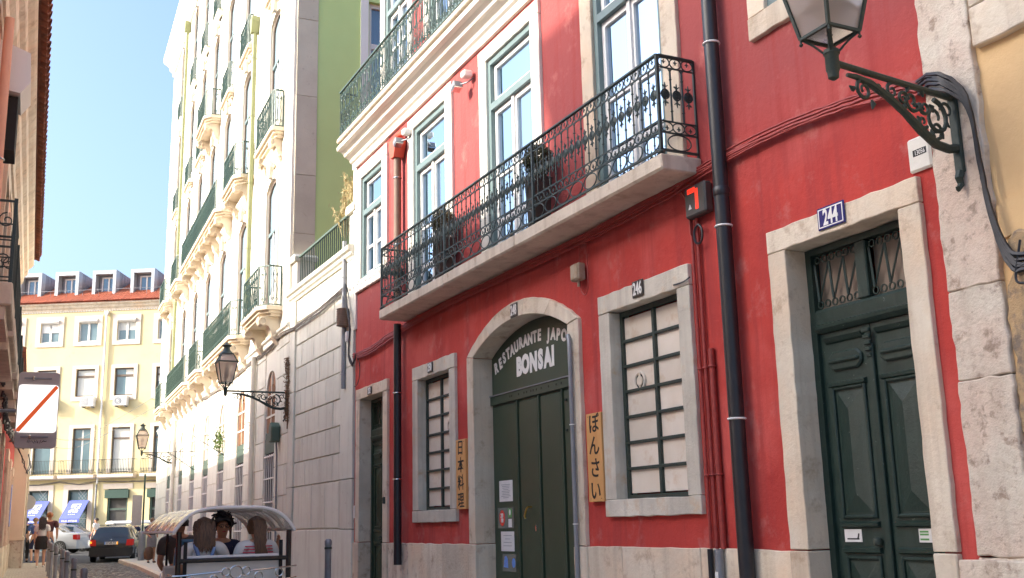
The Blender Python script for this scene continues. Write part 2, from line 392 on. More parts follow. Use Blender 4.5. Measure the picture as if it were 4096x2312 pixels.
wall = MB().holes(RED, [(4.765, HB), (17.1, HB), (17.1, 8.17), (15.84, 8.17), (15.84, 11.6), (4.765, 11.6)], loops, 0, .28)
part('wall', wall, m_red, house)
# body of the house behind the facade: end walls and roof, so that it is a solid volume
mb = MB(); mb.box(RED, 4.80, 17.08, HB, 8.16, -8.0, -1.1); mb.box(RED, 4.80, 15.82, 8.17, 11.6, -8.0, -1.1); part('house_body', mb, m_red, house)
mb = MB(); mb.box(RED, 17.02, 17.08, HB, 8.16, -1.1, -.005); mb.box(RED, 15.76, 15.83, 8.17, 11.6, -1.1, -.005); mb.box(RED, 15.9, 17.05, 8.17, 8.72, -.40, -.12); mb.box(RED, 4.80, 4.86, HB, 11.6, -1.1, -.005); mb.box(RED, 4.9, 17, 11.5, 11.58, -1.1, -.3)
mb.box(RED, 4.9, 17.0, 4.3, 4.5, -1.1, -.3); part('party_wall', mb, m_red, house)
mb = MB(); mb.mould(RED, 4.7, 15.95, [(.3, 11.6), (.3, 11.7), (-4, 13.6), (-8.2, 11.6)]); part('roof', mb, m_tileo, house)

def surround(parent, s0, s1, z0, z1, os0, os1, oz1, oz0=None, m=None, n1=.045, amp=.007, rnd=None):
    m = m or m_stone; rnd = rnd or random.Random(int(s0*100)+int(z1*10))
    zb = oz0 if oz0 is not None else z0
    zj0 = z0 if oz0 is not None else z0
    part('lintel', MB().prism(RED, rough([(os0, z1+.004), (os1, z1+.004), (os1, oz1), (os0, oz1)], .1, amp, rnd), -.20, n1), m, parent, bevel=.006)
    for a, b in ((os0, s0), (s1, os1)):
        part('jamb', MB().prism(RED, rough([(a, zj0), (b, zj0), (b, z1-.002), (a, z1-.002)], .1, amp*.8, rnd), -.20, n1-.003), m, parent, bevel=.006)
    if oz0 is not None:
        part('sill', MB().prism(RED, rough([(os0, oz0), (os1, oz0), (os1, z0-.004), (os0, z0-.004)], .1, amp, rnd), -.20, n1+.004), m, parent, bevel=.006)

def sash_window(s0, s1, z0, z1, tz, midf=.42, bottom_panel=0.0, parent=house, nb=-.15, fr=RED, curtain=True):
    g = .002; cw = .075
    mb = MB()                                                     # painted outer casing
    for a, b, c, d in ((s0+g, s0+cw, z0, z1-g), (s1-cw, s1-g, z0, z1-g), (s0+cw, s1-cw, z1-cw, z1-g), (s0+cw, s1-cw, tz-.045, tz+.045)): mb.box(fr, a, b, c, d, nb-.04, nb+.09)
    mb.box(fr, s0+cw, s1-cw, z0, z0+.05, nb-.04, nb+.09)
    wdw = part('window', mb, m_teal, parent)
    ia, ib = s0+cw+g, s1-cw-g; sc = (ia+ib)/2; fw = .062
    def leaf(a, b, c, d, bars=()):
        m2 = MB()
        for x0, x1, y0, y1 in ((a, a+fw, c, d), (b-fw, b, c, d), (a+fw, b-fw, d-fw, d), (a+fw, b-fw, c, c+fw)): m2.box(fr, x0, x1, y0, y1, nb-.02, nb+.035)
        for bz in bars: m2.box(fr, a+fw, b-fw, bz-.022, bz+.022, nb-.018, nb+.032)
        part('sash', m2, m_wood_w, wdw)
        zs = [c+fw]+list(bars)+[d-fw]
        for p0, p1 in zip(zs[:-1], zs[1:]):
            part('pane', MB().quad(fr.w(a+fw-.005, p0, nb+.005), fr.w(b-fw+.005, p0, nb+.005), fr.w(b-fw+.005, p1, nb+.005), fr.w(a+fw-.005, p1, nb+.005)), m_glassb, wdw)
    leaf(ia, ib, tz+.047, z1-cw-g)
    zt = tz-.047; zb = z0+.052; bars = [zb+(zt-zb)*midf] + ([zb+.5] if bottom_panel else [])
    leaf(ia, sc-.003, zb, zt, sorted(bars)); leaf(sc+.003, ib, zb, zt, sorted(bars))
    part('astragal', MB().box(fr, sc-.028, sc+.028, zb, zt, nb+.037, nb+.06), m_wood_w, wdw)
    if curtain:
        rows = []
        k = 40
        for zz in (z0+.05, z1-.05): rows.append([fr.w(s0+.03+(s1-s0-.06)*i/k, zz, nb-.17+.022*math.sin(i*1.9+s0)) for i in range(k+1)])
        part('curtain', MB().sheet(rows), m_curtain, wdw, smooth=True)
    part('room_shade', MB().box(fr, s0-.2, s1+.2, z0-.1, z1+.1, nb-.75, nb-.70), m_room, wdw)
    return wdw
for nm, s0, s1, z0, z1, os0, os1 in UP:
    tz = 7.5-.66
    wd = sash_window(s0, s1, z0, z1, tz, .55 if nm != 'w1' else .45, 0 if nm == 'w1' else .5, nb=-.085)
    surround(wd, s0, s1, z0, z1, os0, os1, 7.68, 5.50 if nm == 'w1' else None, m_white if nm != 'w4' else m_stone, amp=.004)
wd = sash_window(5.10, 6.26, 5.70, 7.4, 6.9, nb=-.085); surround(wd, 5.10, 6.26, 5.70, 7.4, 4.9, 6.47, 7.6, 5.50, m_stone)
for a, b, c, d in TOPW:
    wd = sash_window(a, b, c, d, 9.95, .5, nb=-.085); surround(wd, a, b, c, d, a-.2, b+.2, d+.2, None, m_white, amp=.003)

# gridded shop windows of the ground floor
def grid_window(s0, s1, z0, z1, os0, os1, parent=house):
    mb = MB(); n0, n1 = -.118, -.085
    for a, b, c, d in ((s0, s0+.045, z0, z1), (s1-.045, s1, z0, z1), (s0+.045, s1-.045, z1-.05, z1), (s0+.045, s1-.045, z0, z0+.04)): mb.box(RED, a, b, c, d, n0, n1)
    wdw = part('window', mb, m_ironb, parent)
    sc = (s0+s1)/2; rows = 7; H = (z1-.05-z0-.04)
    part('glazing_bar', MB().box(RED, sc-.021, sc+.021, z0+.04, z1-.05, n0, n1+.006), m_ironb, wdw, bevel=.004)
    for k in range(1, rows):
        zz = z0+.04+H*k/rows
        part('glazing_bar', MB().box(RED, s0+.045, s1-.045, zz-.015, zz+.015, n0, n1+.002), m_ironb, wdw, bevel=.004)
    for k in range(rows):
        for a, b in ((s0+.045, sc-.021), (sc+.021, s1-.045)):
            za = z0+.04+H*k/rows+.015; zc = z0+.04+H*(k+1)/rows-.015
            part('panel', MB().box(RED, a, b, za, zc, -.15+random.uniform(-.004, .004), -.112), m_panel, wdw)
    surround(wdw, s0, s1, z0, z1, os0, os1, 3.85, 1.68, m_stoneg, amp=.006)
    return wdw
wa, wb = [grid_window(*g) for g in GW]
# little round vents let into two of the panels
def vent(wdw, s, z):
    prof = arc(0, 0, .085, .085, 0, 360, 22)
    part('vent_ring', MB().tube([RED.w(s+x, z+y, -.100) for x, y in prof[:-1]], .013, 6, True), m_panel, wdw, smooth=True)
    part('vent_dark', MB().prism(RED, [(s+.078*x/.085, z+.078*y/.085) for x, y in prof[:-1]], -.108, -.104), m_dark, wdw)
    part('vent_cap', MB().prism(RED, [(s+.05*x/.085, z+.05*y/.085) for x, y in prof[:-1]], -.106, -.09), m_stone, wdw, bevel=.006)
    part('vent_bar', MB().box(RED, s-.014, s+.014, z-.075, z+.075, -.103, -.094), m_stone, wdw)
vent(wb, 8.59, 3.66-.05-.26*2.55); vent(wa, 13.27, 3.66-.05-.26*2.6)

# cornice, string course and plinth
corn = [(0, 7.76), (.045, 7.76), (.05, 7.86), (.09, 7.885), (.10, 7.93), (.16, 7.97), (.20, 7.98), (.21, 8.02), (.26, 8.06), (.33, 8.075), (.335, 8.14), (.30, 8.16), (0, 8.16)]
part('cornice', MB().mould(RED, 4.77, 17.22, corn), m_white, house)
part('corner_strip', MB().prism(RED, rough(rect(17.03, 17.2, 4.9, 7.755), .2, .004), -.3, .03), m_white, house)
rnd = random.Random(5)
def plinth(a, b, joints, top=1.40):
    xs = [a]+joints+[b]
    for x0, x1 in zip(xs[:-1], xs[1:]):
        part('plinth_stone', MB().prism(RED, rough([(x0+.004, HB), (x1-.004, HB), (x1-.004, top+rnd.uniform(-.006, .006)), (x0+.004, top+rnd.uniform(-.006, .006))], .14, .005, rnd), -.02, .03), m_stonep if rnd.random() < .4 else m_stone, house, bevel=.006)
plinth(12.385, 15.40, [13.3, 14.55]); plinth(6.455, 9.485, [7.6, 8.85]); plinth(16.945, 17.1, [])

# iron balcony on its stone slab
BY0, BY1, BN = 7.27, 14.66, .432
sl = MB()
sl.prism(Fr((5.5, 0), (-1, 0), (0, 1)), [(0, 4.60), (BN-.02, 4.60), (BN, 4.62), (BN, 4.745), (.0, 4.75)], BY0, 10.15)
bal = part('balcony', sl, m_slab, house, bevel=.012)
part('slab', MB().prism(Fr((5.5, 0), (-1, 0), (0, 1)), [(0, 4.603), (BN-.02, 4.603), (BN, 4.622), (BN, 4.747), (.0, 4.752)], 10.156, 12.2), m_slab, bal, bevel=.012)
part('slab', MB().prism(Fr((5.5, 0), (-1, 0), (0, 1)), [(0, 4.6), (BN-.02, 4.6), (BN, 4.62), (BN, 4.745), (.0, 4.75)], 12.206, BY1), m_slab, bal, bevel=.012)
RN = BN-.03; ZB, ZT = 4.79, 5.68
EN = Fr((5.5, BY0+.03), (-1, 0), (0, -1)); EN2 = Fr((5.5, BY1-.03), (-1, 0), (0, 1))
for fr, a, b, n in ((RED, BY0+.03, BY1-.03, RN), (EN, .02, RN-.012, 0), (EN2, .02, RN-.012, 0)):
    part('top_rail', MB().box(fr, a, b, ZT-.018, ZT+.006, n-.018, n+.018), m_iron, bal, bevel=.004)
    part('bottom_rail', MB().box(fr, a, b, ZB-.008, ZB+.010, n-.012, n+.012), m_iron, bal)
    part('lower_rail', MB().box(fr, a, b, 4.948, 4.960, n-.008, n+.008), m_iron, bal)
    part('upper_rail', MB().box(fr, a, b, 5.560, 5.571, n-.006, n+.006), m_iron, bal)
    part('middle_rail', MB().box(fr, a, b, 5.055, 5.066, n-.006, n+.006), m_iron, bal)
BAY = .1355
def ell(rx, rz, zc, n=18): return [Vector((rx*math.cos(2*math.pi*k/n), 0, zc+rz*math.sin(2*math.pi*k/n))) for k in range(n)]
mb_bar = MB().tube([(0, 0, 0), (0, 0, .495)], .0085, 6)
for zz in (.10, .40): mb_bar.lathe((0, 0, zz), [(.008, -.010), (.015, 0), (.008, .010)], 6)
for sgn in (-1, 1): mb_bar.tube([(0, 0, .47), (sgn*.02, 0, .50), (sgn*.045, 0, .512)], .005, 4)
me_bar = shared(mb_bar, 'baluster', m_iron)
me_ring = shared(MB().tube(ell(.060, .048, 0), .0062, 5, True).tube([(0, 0, .03), (0, 0, .0), (.0, 0, -.012)], .006, 4).tube([(-.018, 0, .012), (0, 0, .004), (.018, 0, .012)], .0055, 4), 'ring', m_iron)
me_ring2 = shared(MB().tube(ell(.062, .046, 0), .0062, 5, True).tube([(0, 0, -.03), (0, 0, 0), (0, 0, .012)], .006, 4).tube([(-.018, 0, -.012), (0, 0, -.004), (.018, 0, -.012)], .0055, 4), 'ring', m_iron)
me_big = shared(MB().tube(ell(.122, .072, 0, 24), .0068, 5, True), 'large_ring', m_iron)
mr = MB()
for rr in (.040, .024): mr.tube(ell(rr, rr*1.1, 0, 14), .0085, 5, True)
for k in range(8):
    a = k*math.pi/4; mr.tube([(0, 0, 0), (.036*math.cos(a), 0, .04*math.sin(a))], .007, 4)
mr.lathe((0, 0, -.004), [(.004, -.012), (.014, 0), (.004, .012)], 6)
for sg in (-1, 1):
    mr.tube([(0, 0, sg*.044), (0, 0, sg*.075), (0, 0, sg*.115)], [.008, .011, .003], 5)
    mr.tube([(-.028, 0, sg*.085), (-.012, 0, sg*.072), (0, 0, sg*.078), (.012, 0, sg*.072), (.028, 0, sg*.085)], .0065, 4)
me_ros = shared(mr, 'rosette', m_iron)
def rail_run(fr, a, b, n):
    k = round((b-a)/BAY); st = (b-a)/k
    for i in range(k):
        s = a+st*(i+.5)
        put('ring', me_ring, fr.m(s, 5.618, n), bal); put('ring', me_ring2, fr.m(s, 5.008, n), bal); put('rosette', me_ros, fr.m(s, 5.315, n), bal)
        if i: put('baluster', me_bar, fr.m(a+st*i, 5.06, n), bal)
    k2 = max(1, round((b-a)/.27)); st = (b-a)/k2
    for i in range(k2): put('large_ring', me_big, fr.m(a+st*(i+.5), 4.872, n), bal)
rail_run(RED, BY0+.035, BY1-.035, RN); rail_run(EN, .02, RN-.012, 0); rail_run(EN2, .02, RN-.012, 0)
for y in (BY0+.03, 9.72, 12.2, BY1-.03):
    mb = MB().box(RED, y-.014, y+.014, 4.75, ZT, RN-.014, RN+.014); mb.lathe(RED.w(y, 4.752, RN), [(.016, 0), (.03, .012), (.03, .022), (.016, .034)], 8)
    part('post', mb, m_iron, bal)
for fr in (EN, EN2): part('post', MB().box(fr, .004, .02, 4.755, ZT, -.01, .01), m_iron, bal)

# upper balcony of scrollwork above the cornice
ZU = 8.17
ub = part('upper_balcony', MB().box(RED, 4.9, 17.1, ZU-.005, ZU+.075, 0, .375), m_slab, house, bevel=.01)
UN = .33
part('top_rail', MB().box(RED, 5.0, 17.05, 9.085, 9.11, UN-.018, UN+.018), m_irong, ub)
part('bottom_rail', MB().box(RED, 5.0, 17.05, 8.30, 8.315, UN-.01, UN+.01), m_irong, ub)
part('top_rail', MB().box(EN2, .02, UN-.02, 9.085, 9.11, 17.05-BY1+.03-.018, 17.05-BY1+.03+.018), m_irong, ub)
def spiral(cx, cz, r, turns, a0, sg=1, n=14):
    return [Vector((cx+sg*r*(1-.8*i/n)*math.cos(a0+turns*2*math.pi*i/n), 0, cz+r*(1-.8*i/n)*math.sin(a0+turns*2*math.pi*i/n))) for i in range(n+1)]
def leaf3(mb, x, z, a, L=.05):
    d = Vector((math.cos(a), 0, math.sin(a))); p = Vector((-d.z, 0, d.x)); c = Vector((x, 0, z)); t = Vector((0, .006, 0))
    mb.add([c, c+d*L*.5+p*L*.22+t, c+d*L, c+d*L*.5-p*L*.22+t, c+d*L*.5-t*1.5], [(0, 1, 2), (0, 2, 3), (0, 4, 1), (1, 4, 2), (2, 4, 3), (3, 4, 0)])
rr = random.Random(2); scroll_meshes = []
for v in range(3):
    s_ = MB()
    for sg in (-1, 1):
        s_.tube([(sg*.0, 0, 0), (sg*.03, 0, .12), (sg*.055, 0, .3), (sg*.02, 0, .5), (sg*.05, 0, .66), (sg*.045, 0, .74)], .0065, 4)
        s_.tube(spiral(sg*.05, .10, .05, 1.25, -math.pi/2, sg), .006, 4); s_.tube(spiral(sg*.05, .70, .045, 1.2, math.pi/2, -sg), .006, 4)
        s_.tube(spiral(sg*.035, .40, .04, 1.1, 0, sg), .005, 4)
    s_.tube([(.105, 0, 0), (.105, 0, .79)], .007, 4); s_.tube([(0, 0, 0), (0, 0, .79)], .006, 4)
    for k in range(9):
        leaf3(s_, rr.uniform(-.09, .09), rr.choice((.12, .2, .28, .62, .7))+rr.uniform(-.04, .04), rr.uniform(0, 6.28), .06)
    scroll_meshes.append(shared(s_, 'scroll_baluster', m_irong))
k = int((17.05-5.0)/.21)
for i in range(k): put('scroll_baluster', scroll_meshes[i % 3], RED.m(5.0+.105+i*12.05/k, 8.305, UN), ub)
put('scroll_baluster', scroll_meshes[0], EN2.m(.2, 8.305, 17.05-BY1+.03), ub)

# door leaves
m_dusty = mat('dusty_fanlight', (.26, .20, .16), (.20, .155, .12), .35, 4, 5)
def panel_door(parent, s0, s1, nb, m, zt0, ztop, name='door'):
    """two panelled leaves, moulded transom bar and a barred fanlight"""
    sc = (s0+s1)/2
    mb = MB()
    for a, b in ((s0, s0+.06), (s1-.06, s1)): mb.box(RED, a, b, HB, ztop, nb-.05, nb+.03)
    mb.box(RED, s0+.06, s1-.06, ztop-.05, ztop, nb-.05, nb+.03)
    d = part(name, mb, m, parent)
    part('transom', MB().mould(RED, s0+.062, s1-.062, [(nb-.05, zt0-.10), (nb+.02, zt0-.10), (nb+.055, zt0-.07), (nb+.06, zt0-.045), (nb+.03, zt0-.03), (nb+.035, zt0+.06), (nb+.015, zt0+.085), (nb-.05, zt0+.085)]), m, d)
    part('mullion', MB().box(RED, sc-.055, sc+.055, zt0+.086, ztop-.052, nb-.03, nb+.035), m, d, bevel=.008)
    for a, b in ((s0+.064, sc-.057), (sc+.057, s1-.064)):
        L = b-a; z0, z1 = zt0+.09, ztop-.06
        part('fanlight_pane', MB().box(RED, a, b, z0, z1, nb-.06, nb-.05), m_dusty, d)
        for k in range(3):
            x0 = a+L*k/3; x1 = a+L*(k+1)/3
            part('grille_bar', MB().tube([RED.w(x0+.01, z1-.06, nb-.01), RED.w(x1-.02, z0+.06, nb-.01)], .008, 5), m, d)
            part('grille_bar', MB().tube([RED.w(x1-.012, z1-.06, nb+.008), RED.w(x1-.035, z0+.06, nb+.008)], .011, 5), m, d)
            for zz in (z0+.034, z1-.03):
                part('grille_ring', MB().tube([RED.w((x0+x1)/2-L/12+x, zz+y, nb) for x, y in arc(0, 0, .026, .026, 0, 360, 10)[:-1]], .007, 4, True), m, d)
                part('grille_ring', MB().tube([RED.w((x0+x1)/2+L/12+x, zz+y, nb) for x, y in arc(0, 0, .026, .026, 0, 360, 10)[:-1]], .007, 4, True), m, d)
    for a, b in ((s0+.062, sc-.004), (sc+.004, s1-.062)):
        lf = part('door_leaf', MB().box(RED, a, b, HB, zt0-.102, nb-.04, nb), m, d)
        pa, pb = a+.085, b-.085
        def frame(z0, z1, wd=.026):
            q = MB()
            for x0, x1, y0, y1 in ((pa, pa+wd, z0, z1), (pb-wd, pb, z0, z1), (pa+wd, pb-wd, z0, z0+wd), (pa+wd, pb-wd, z1-wd, z1)): q.box(RED, x0, x1, y0, y1, nb, nb+.022)
            part('moulding', q, m, lf, bevel=.008)
        def raised(z0, z1, e=.0):
            x0, x1 = pa+.045, pb-.045; xm = (x0+x1)/2; h = (x1-x0)*.55
            v = [RED.w(x0, z0, nb), RED.w(x1, z0, nb), RED.w(x1, z1, nb), RED.w(x0, z1, nb), RED.w(xm, z0+h, nb+.03), RED.w(xm, z1-h, nb+.03)]
            part('raised_panel', MB().add(v, [(0, 1, 4), (1, 2, 5, 4), (2, 3, 5), (3, 0, 4, 5)]), m, lf)
        part('lozenge', MB().prism(RED, [(pa, zt0-.36), (pa+.05, zt0-.40), (pb-.05, zt0-.40), (pb, zt0-.36), (pb, zt0-.30), (pb-.05, zt0-.26), (pa+.05, zt0-.26), (pa, zt0-.30)], nb, nb+.028), m, lf, bevel=.012)
        part('lozenge', MB().prism(RED, [(pa+.02, zt0-.345), (pb-.02, zt0-.345), (pb-.02, zt0-.315), (pa+.02, zt0-.315)], nb+.028, nb+.05), m, lf, bevel=.01)
        part('ledge', MB().mould(RED, pa-.02, pb+.02, [(nb, zt0-.19), (nb+.02, zt0-.18), (nb+.045, zt0-.15), (nb, zt0-.14)]), m, lf)
        zt = zt0-.52; frame(1.62, zt); raised(1.66, zt-.04)
        for zz in (zt+.02, 1.58, 1.40): part('ledge', MB().mould(RED, pa-.012, pb+.012, [(nb, zz-.025), (nb+.03, zz-.015), (nb+.034, zz+.008), (nb, zz+.02)]), m, lf)
        frame(.55, 1.36); raised(.59, 1.32)
    st = MB().box(RED, sc-.03, sc+.03, HB, zt0-.25, nb+.002, nb+.03)
    for k in range(5): st.box(RED, sc-.038+.004*k, sc+.038-.004*k, zt0-.17-.045*k, zt0-.14-.045*k, nb+.03, nb+.06-.004*k)
    part('door_stile', st, m, d, bevel=.006)
    part('door_knob', MB().lathe(RED.w(sc+.09, 1.46, nb+.03), [(.012, -.03), (.03, -.02), (.034, 0), (.03, .02), (.012, .03)], 10), m_ironb, d, smooth=True)
    return d
for (s0, s1, os0, os1), mm in zip(DR, (m_door, m_door2)):
    dd = panel_door(house, s0, s1, -.19, mm, 3.10, 3.665)
    surround(dd, s0, s1, 1.405, 3.67, os0, os1, 3.85, None, m_stone, amp=.006)
    for a, b in ((os0, s0), (s1, os1)): part('jamb_base', MB().prism(RED, rough(rect(a, b, HB, 1.395), .12, .006), -.2, .05), m_stone, dd, bevel=.008)

# the arched restaurant door
ar = MB(); NB = -.20
inn = arch_loop(9.72, 12.18, 3.69, 3.99, HB+.1); out = arch_loop(9.49, 12.37, 3.72, 4.18, 1.4)
top_in = list(reversed(inn[2:])); top_out = out[2:]
lp = rough([(9.49, 3.70)] + top_in[0:0] + [(9.72, 3.69)], .5, 0)[0:0]
archpoly = [top_out[0]]+top_out[1:]+top_in       # right to left over the top, back along the soffit
rd = part('restaurant_door', MB().prism(RED, arch_loop(9.725, 12.175, 3.685, 3.985, HB), NB-.06, NB-.02), m_door, house)
k = len(top_out); segs = [(0, 3), (3, 8), (8, 11), (11, k-1)]
for i0, i1 in segs:
    po = top_out[i0:i1+1]; pi = list(reversed(top_in))[i0:i1+1]
    pts = po+list(reversed(pi))
    cx = sum(p[0] for p in pts)/len(pts); cz = sum(p[1] for p in pts)/len(pts)
    pts = [(cx+(p[0]-cx)*.995, cz+(p[1]-cz)*.997) for p in pts]
    part('arch_stone', MB().prism(RED, rough(pts, .1, .006), -.24, .05), m_stone, rd, bevel=.006)
for a, b in ((9.49, 9.72), (12.18, 12.37)):
    part('jamb', MB().prism(RED, rough([(a, 1.405), (b, 1.405), (b, 3.685), (a, 3.715 if a < 10 else 3.70)] if a < 10 else [(a, 1.405), (b, 1.405), (b, 3.715), (a, 3.685)], .12, .006), -.24, .047), m_stone, rd, bevel=.006)
    part('jamb_base', MB().prism(RED, rough(rect(a-.01, b+.01, HB, 1.398), .12, .005), -.24, .055), m_stone, rd, bevel=.008)
part('sign_board', MB().prism(RED, arch_loop(9.78, 12.12, 3.62, 3.90, 3.20), NB-.02, NB), m_door, rd)
part('door_rail', MB().box(RED, 9.73, 12.17, 3.085, 3.198, NB-.02, NB+.018), m_door, rd, bevel=.006)
part('door_rail', MB().mould(RED, 9.73, 12.17, [(NB, 3.196), (NB+.03, 3.196), (NB+.03, 3.208), (NB, 3.212)]), m_zincd, rd)
for sx in (10.30, 10.42, 10.60, 10.78, 10.90, 10.98, 11.04, 11.15, 11.22, 11.36, 11.55, 11.60, 9.98, 10.12):
    part('bolt_hole', MB().prism(RED, arc(sx, 3.145, .012, .014, 0, 360, 8)[:-1], NB+.016, NB+.0205), m_dark, rd)
xs = [9.74, 10.32, 10.88, 11.44, 12.16]
for a, b in zip(xs[:-1], xs[1:]):
    part('door_board', MB().box(RED, a+.035, b-.035, HB, 3.06, NB-.02, NB+.004), m_door, rd, bevel=.012)
for a in xs[1:-1]: part('cover_strip', MB().box(RED, a-.014, a+.014, HB, 3.083, NB-.02, NB+.016), m_door, rd, bevel=.004)
part('door_handle', MB().tube([RED.w(11.13, 1.82, NB), RED.w(11.13, 1.82, NB+.05), RED.w(11.16, 1.80, NB+.055), RED.w(11.21, 1.72, NB+.055), RED.w(11.20, 1.69, NB+.05)], .012, 6), m_brass, rd, smooth=True)
part('lock', MB().prism(RED, arc(11.02, 1.58, .02, .038, 0, 360, 12)[:-1], NB, NB+.014), m_steel, rd)
for zz in (2.62, 2.95): part('hinge_bolt', MB().lathe(RED.w(10.22, zz, NB+.01), [(.008, -.015), (.02, -.01), (.02, .01), (.008, .015)], 6), m_ironb, rd)
# a bell push and plate beside the narrow door
part('bell_plate', MB().lathe(RED.w(15.5, 2.02, .05), [(.02, -.05), (.028, -.04), (.028, .04), (.02, .05)], 10), m_ironb, house)
part('intercom', MB().box(RED, 17.0, 17.07, 1.78, 1.98, .0, .03), m_wht, house, bevel=.006)
# ------------------------------------------------------------------ terrace wall between the red house and the tall block
tw = thing('terrace_wall', RED.w(19.2, 0), 'pale ashlar garden wall with moulded coping beside the red house', 'wall')
part('wall_core', MB().box(RED, 17.12, 21.38, HB, 6.16, -.5, -.035), m_ashlar, tw)
rows = [1.62+.0, 2.42]; z = 2.42
while z < 6.1: z += .467; rows.append(min(z, 6.155))
rnd = random.Random(11)
for i, (z0, z1) in enumerate(zip(rows[:-1], rows[1:])):
    js = [17.86]+[x for x in ([18.36, 19.25, 20.16] if i % 2 else [17.90+.05, 18.80, 19.67, 20.53])]+[20.95]
    for a, b in zip(js[:-1], js[1:]):
        if b-a < .12: continue
        g = .011
        part('block', MB().box(RED, a+g, b-g, z0+g, z1-g, -.04, .004+rnd.uniform(-.004, .005)), m_ashlar, tw, bevel=.008)
for a, b in ((17.14, 17.84), (20.97, 21.37)):
    zz = [HB, 1.6, 2.42, 4.3, 6.155]
    for z0, z1 in zip(zz[:-1], zz[1:]): part('pilaster_stone', MB().box(RED, a+.004, b-.004, z0+.005, z1-.005, -.04, .035), m_ashlar, tw, bevel=.008)
part('plinth', MB().box(RED, 17.86, 20.95, HB, 1.605, -.04, .02), m_ashlar, tw, bevel=.01)
part('coping', MB().mould(RED, 17.12, 21.40, [(-.5, 6.16), (.03, 6.16), (.05, 6.2), (.09, 6.23), (.09, 6.28), (.14, 6.31), (.15, 6.38), (.10, 6.40), (-.5, 6.40)]), m_ashlar, tw, bevel=.004)
for a, b in ((21.05, 21.40), (17.14, 17.5)):
    pr_ = part('pier', MB().box(RED, a, b, 6.40, 7.02, -.36, .0), m_ashlar, tw, bevel=.01)
    part('pier_cap', MB().prism(RED, [(a-.05, 7.02), (b+.05, 7.02), (b+.07, 7.10), (b+.02, 7.16), (a-.02, 7.16), (a-.07, 7.10)], -.42, .06), m_ashlar, pr_)
rail = thing('terrace_railing', RED.w(19.2, 6.4, -.05), 'plain dark green railing standing on the terrace wall', 'railing')
part('top_rail', MB().box(RED, 17.5, 21.05, 7.07, 7.11, -.075, -.025), m_gdark, rail); part('bottom_rail', MB().box(RED, 17.5, 21.05, 6.44, 6.47, -.065, -.035), m_gdark, rail)
me_p = shared(MB().box(LOC, -.006, .006, 0, .60, -.010, .010), 'bar', m_gdark)
k = 27
for i in range(k): put('bar', me_p, RED.m(17.5+.05+3.5*i/k, 6.47, -.05), rail)

# ------------------------------------------------------------------ tall cream block with green side wall
blk = thing('apartment_block', GRN.w(13, 0), 'tall cream fronted apartment block with arched windows, balconies and green side wall', 'apartment block')
WS = [2.25, 6.07, 9.3, 12.25, 15.2, 18.3, 22.3]; GS_ = [1.95, 5.65, 8.70, 11.62, 14.55, 17.67, 21.4]
LV = [(6.33, 9.55), (10.5, 13.78), (14.42, 17.65), (18.42, 21.6)]; EW = 25.9; HW = .58
def seg_arch(s, hw, z0, zt, rise): return arch_loop(s-hw, s+hw, zt-rise, zt, z0, 8)
def pointed(s, hw, z0, zs, zt, n=6):
    pts = [(s-hw, z0), (s+hw, z0)]; h = zt-zs
    for i in range(n+1): t = i/n; pts.append((s+hw*math.cos(t*math.pi/2)**.75, zs+h*math.sin(t*math.pi/2)))
    for i in range(n-1, -1, -1): t = i/n; pts.append((s-hw*math.cos(t*math.pi/2)**.75, zs+h*math.sin(t*math.pi/2)))
    return pts
lps = [seg_arch(s, HW, z0, z1, .22) for (z0, z1) in LV for s in WS]+[pointed(s, .56, 0.55, 4.35, 5.05) for s in GS_]
part('wall', MB().holes(GRN, rect(0, EW, HB, 22.9), lps, 0, .32), m_cream, blk)
mb = MB(); mb.box(GRN, 1.0, EW-.01, HB, 22.9, -12, -1.2); mb.box(GRN, EW-.3, EW-.01, HB, 22.9, -1.2, -.01)
part('block_body', mb, m_cream, blk)
m_quoin = mat('buff_quoin_stone', (.62, .55, .40), (.54, .47, .34), .8, 2.0, 7, .004, 30, spots=(.40, .32, .22), spot_scale=9, spot_lo=.62, spot_hi=.74, rand=.10)
# side wall: stone quoin then green plaster
part('quoin', MB().box(GSD, .0, .46, 6.3, 7.7, -.3, .012), m_quoin, blk)
for i, (a, b) in enumerate([(7.7, 9.0), (9.0, 10.8), (10.8, 12.6), (12.6, 14.4), (14.4, 16.2), (16.2, 18.0), (18.0, 22.9)]): part('quoin', MB().box(GSD, .0, .46, a+.006, b, -.3, .012+.002*(i % 2)), m_quoin, blk, bevel=.006)
part('side_wall', MB().holes(GSD, rect(.46, 13, HB, 22.9), [rect(1.62, 2.75, 9.6, 13.3)], 0, .25), m_greenw, blk)
sw = part('window', MB().box(GSD, 1.42, 1.6, 9.4, 13.5, -.2, .03), m_cream, blk)
part('lintel', MB().box(GSD, 1.42, 2.95, 13.502, 13.8, -.2, .035), m_cream, sw); part('sill', MB().box(GSD, 1.42, 2.95, 9.2, 9.398, -.2, .05), m_cream, sw)
mb = MB()
for a, b, c, d in ((1.63, 1.70, 9.6, 13.3), (2.66, 2.74, 9.6, 13.3), (1.7, 2.66, 13.2, 13.3), (1.7, 2.66, 12.2, 12.32), (2.14, 2.2, 9.6, 12.2), (1.7, 2.66, 9.6, 9.7)): mb.box(GSD, a, b, c, d, -.2, -.1)
part('sash', mb, m_cream, sw)
for a, b, c, d in ((1.7, 2.66, 12.32, 13.2), (1.7, 2.14, 9.7, 12.2), (2.2, 2.66, 9.7, 12.2)): part('pane', MB().quad(GSD.w(a, c, -.15), GSD.w(b, c, -.15), GSD.w(b, d, -.15), GSD.w(a, d, -.15)), m_glass, sw)
rows = [[GSD.w(1.6+1.2*i/40, zz, -.32+.03*math.sin(i*2.1)) for i in range(41)] for zz in (9.5, 13.3)]
part('curtain', MB().sheet(rows), m_curtain, sw, smooth=True)
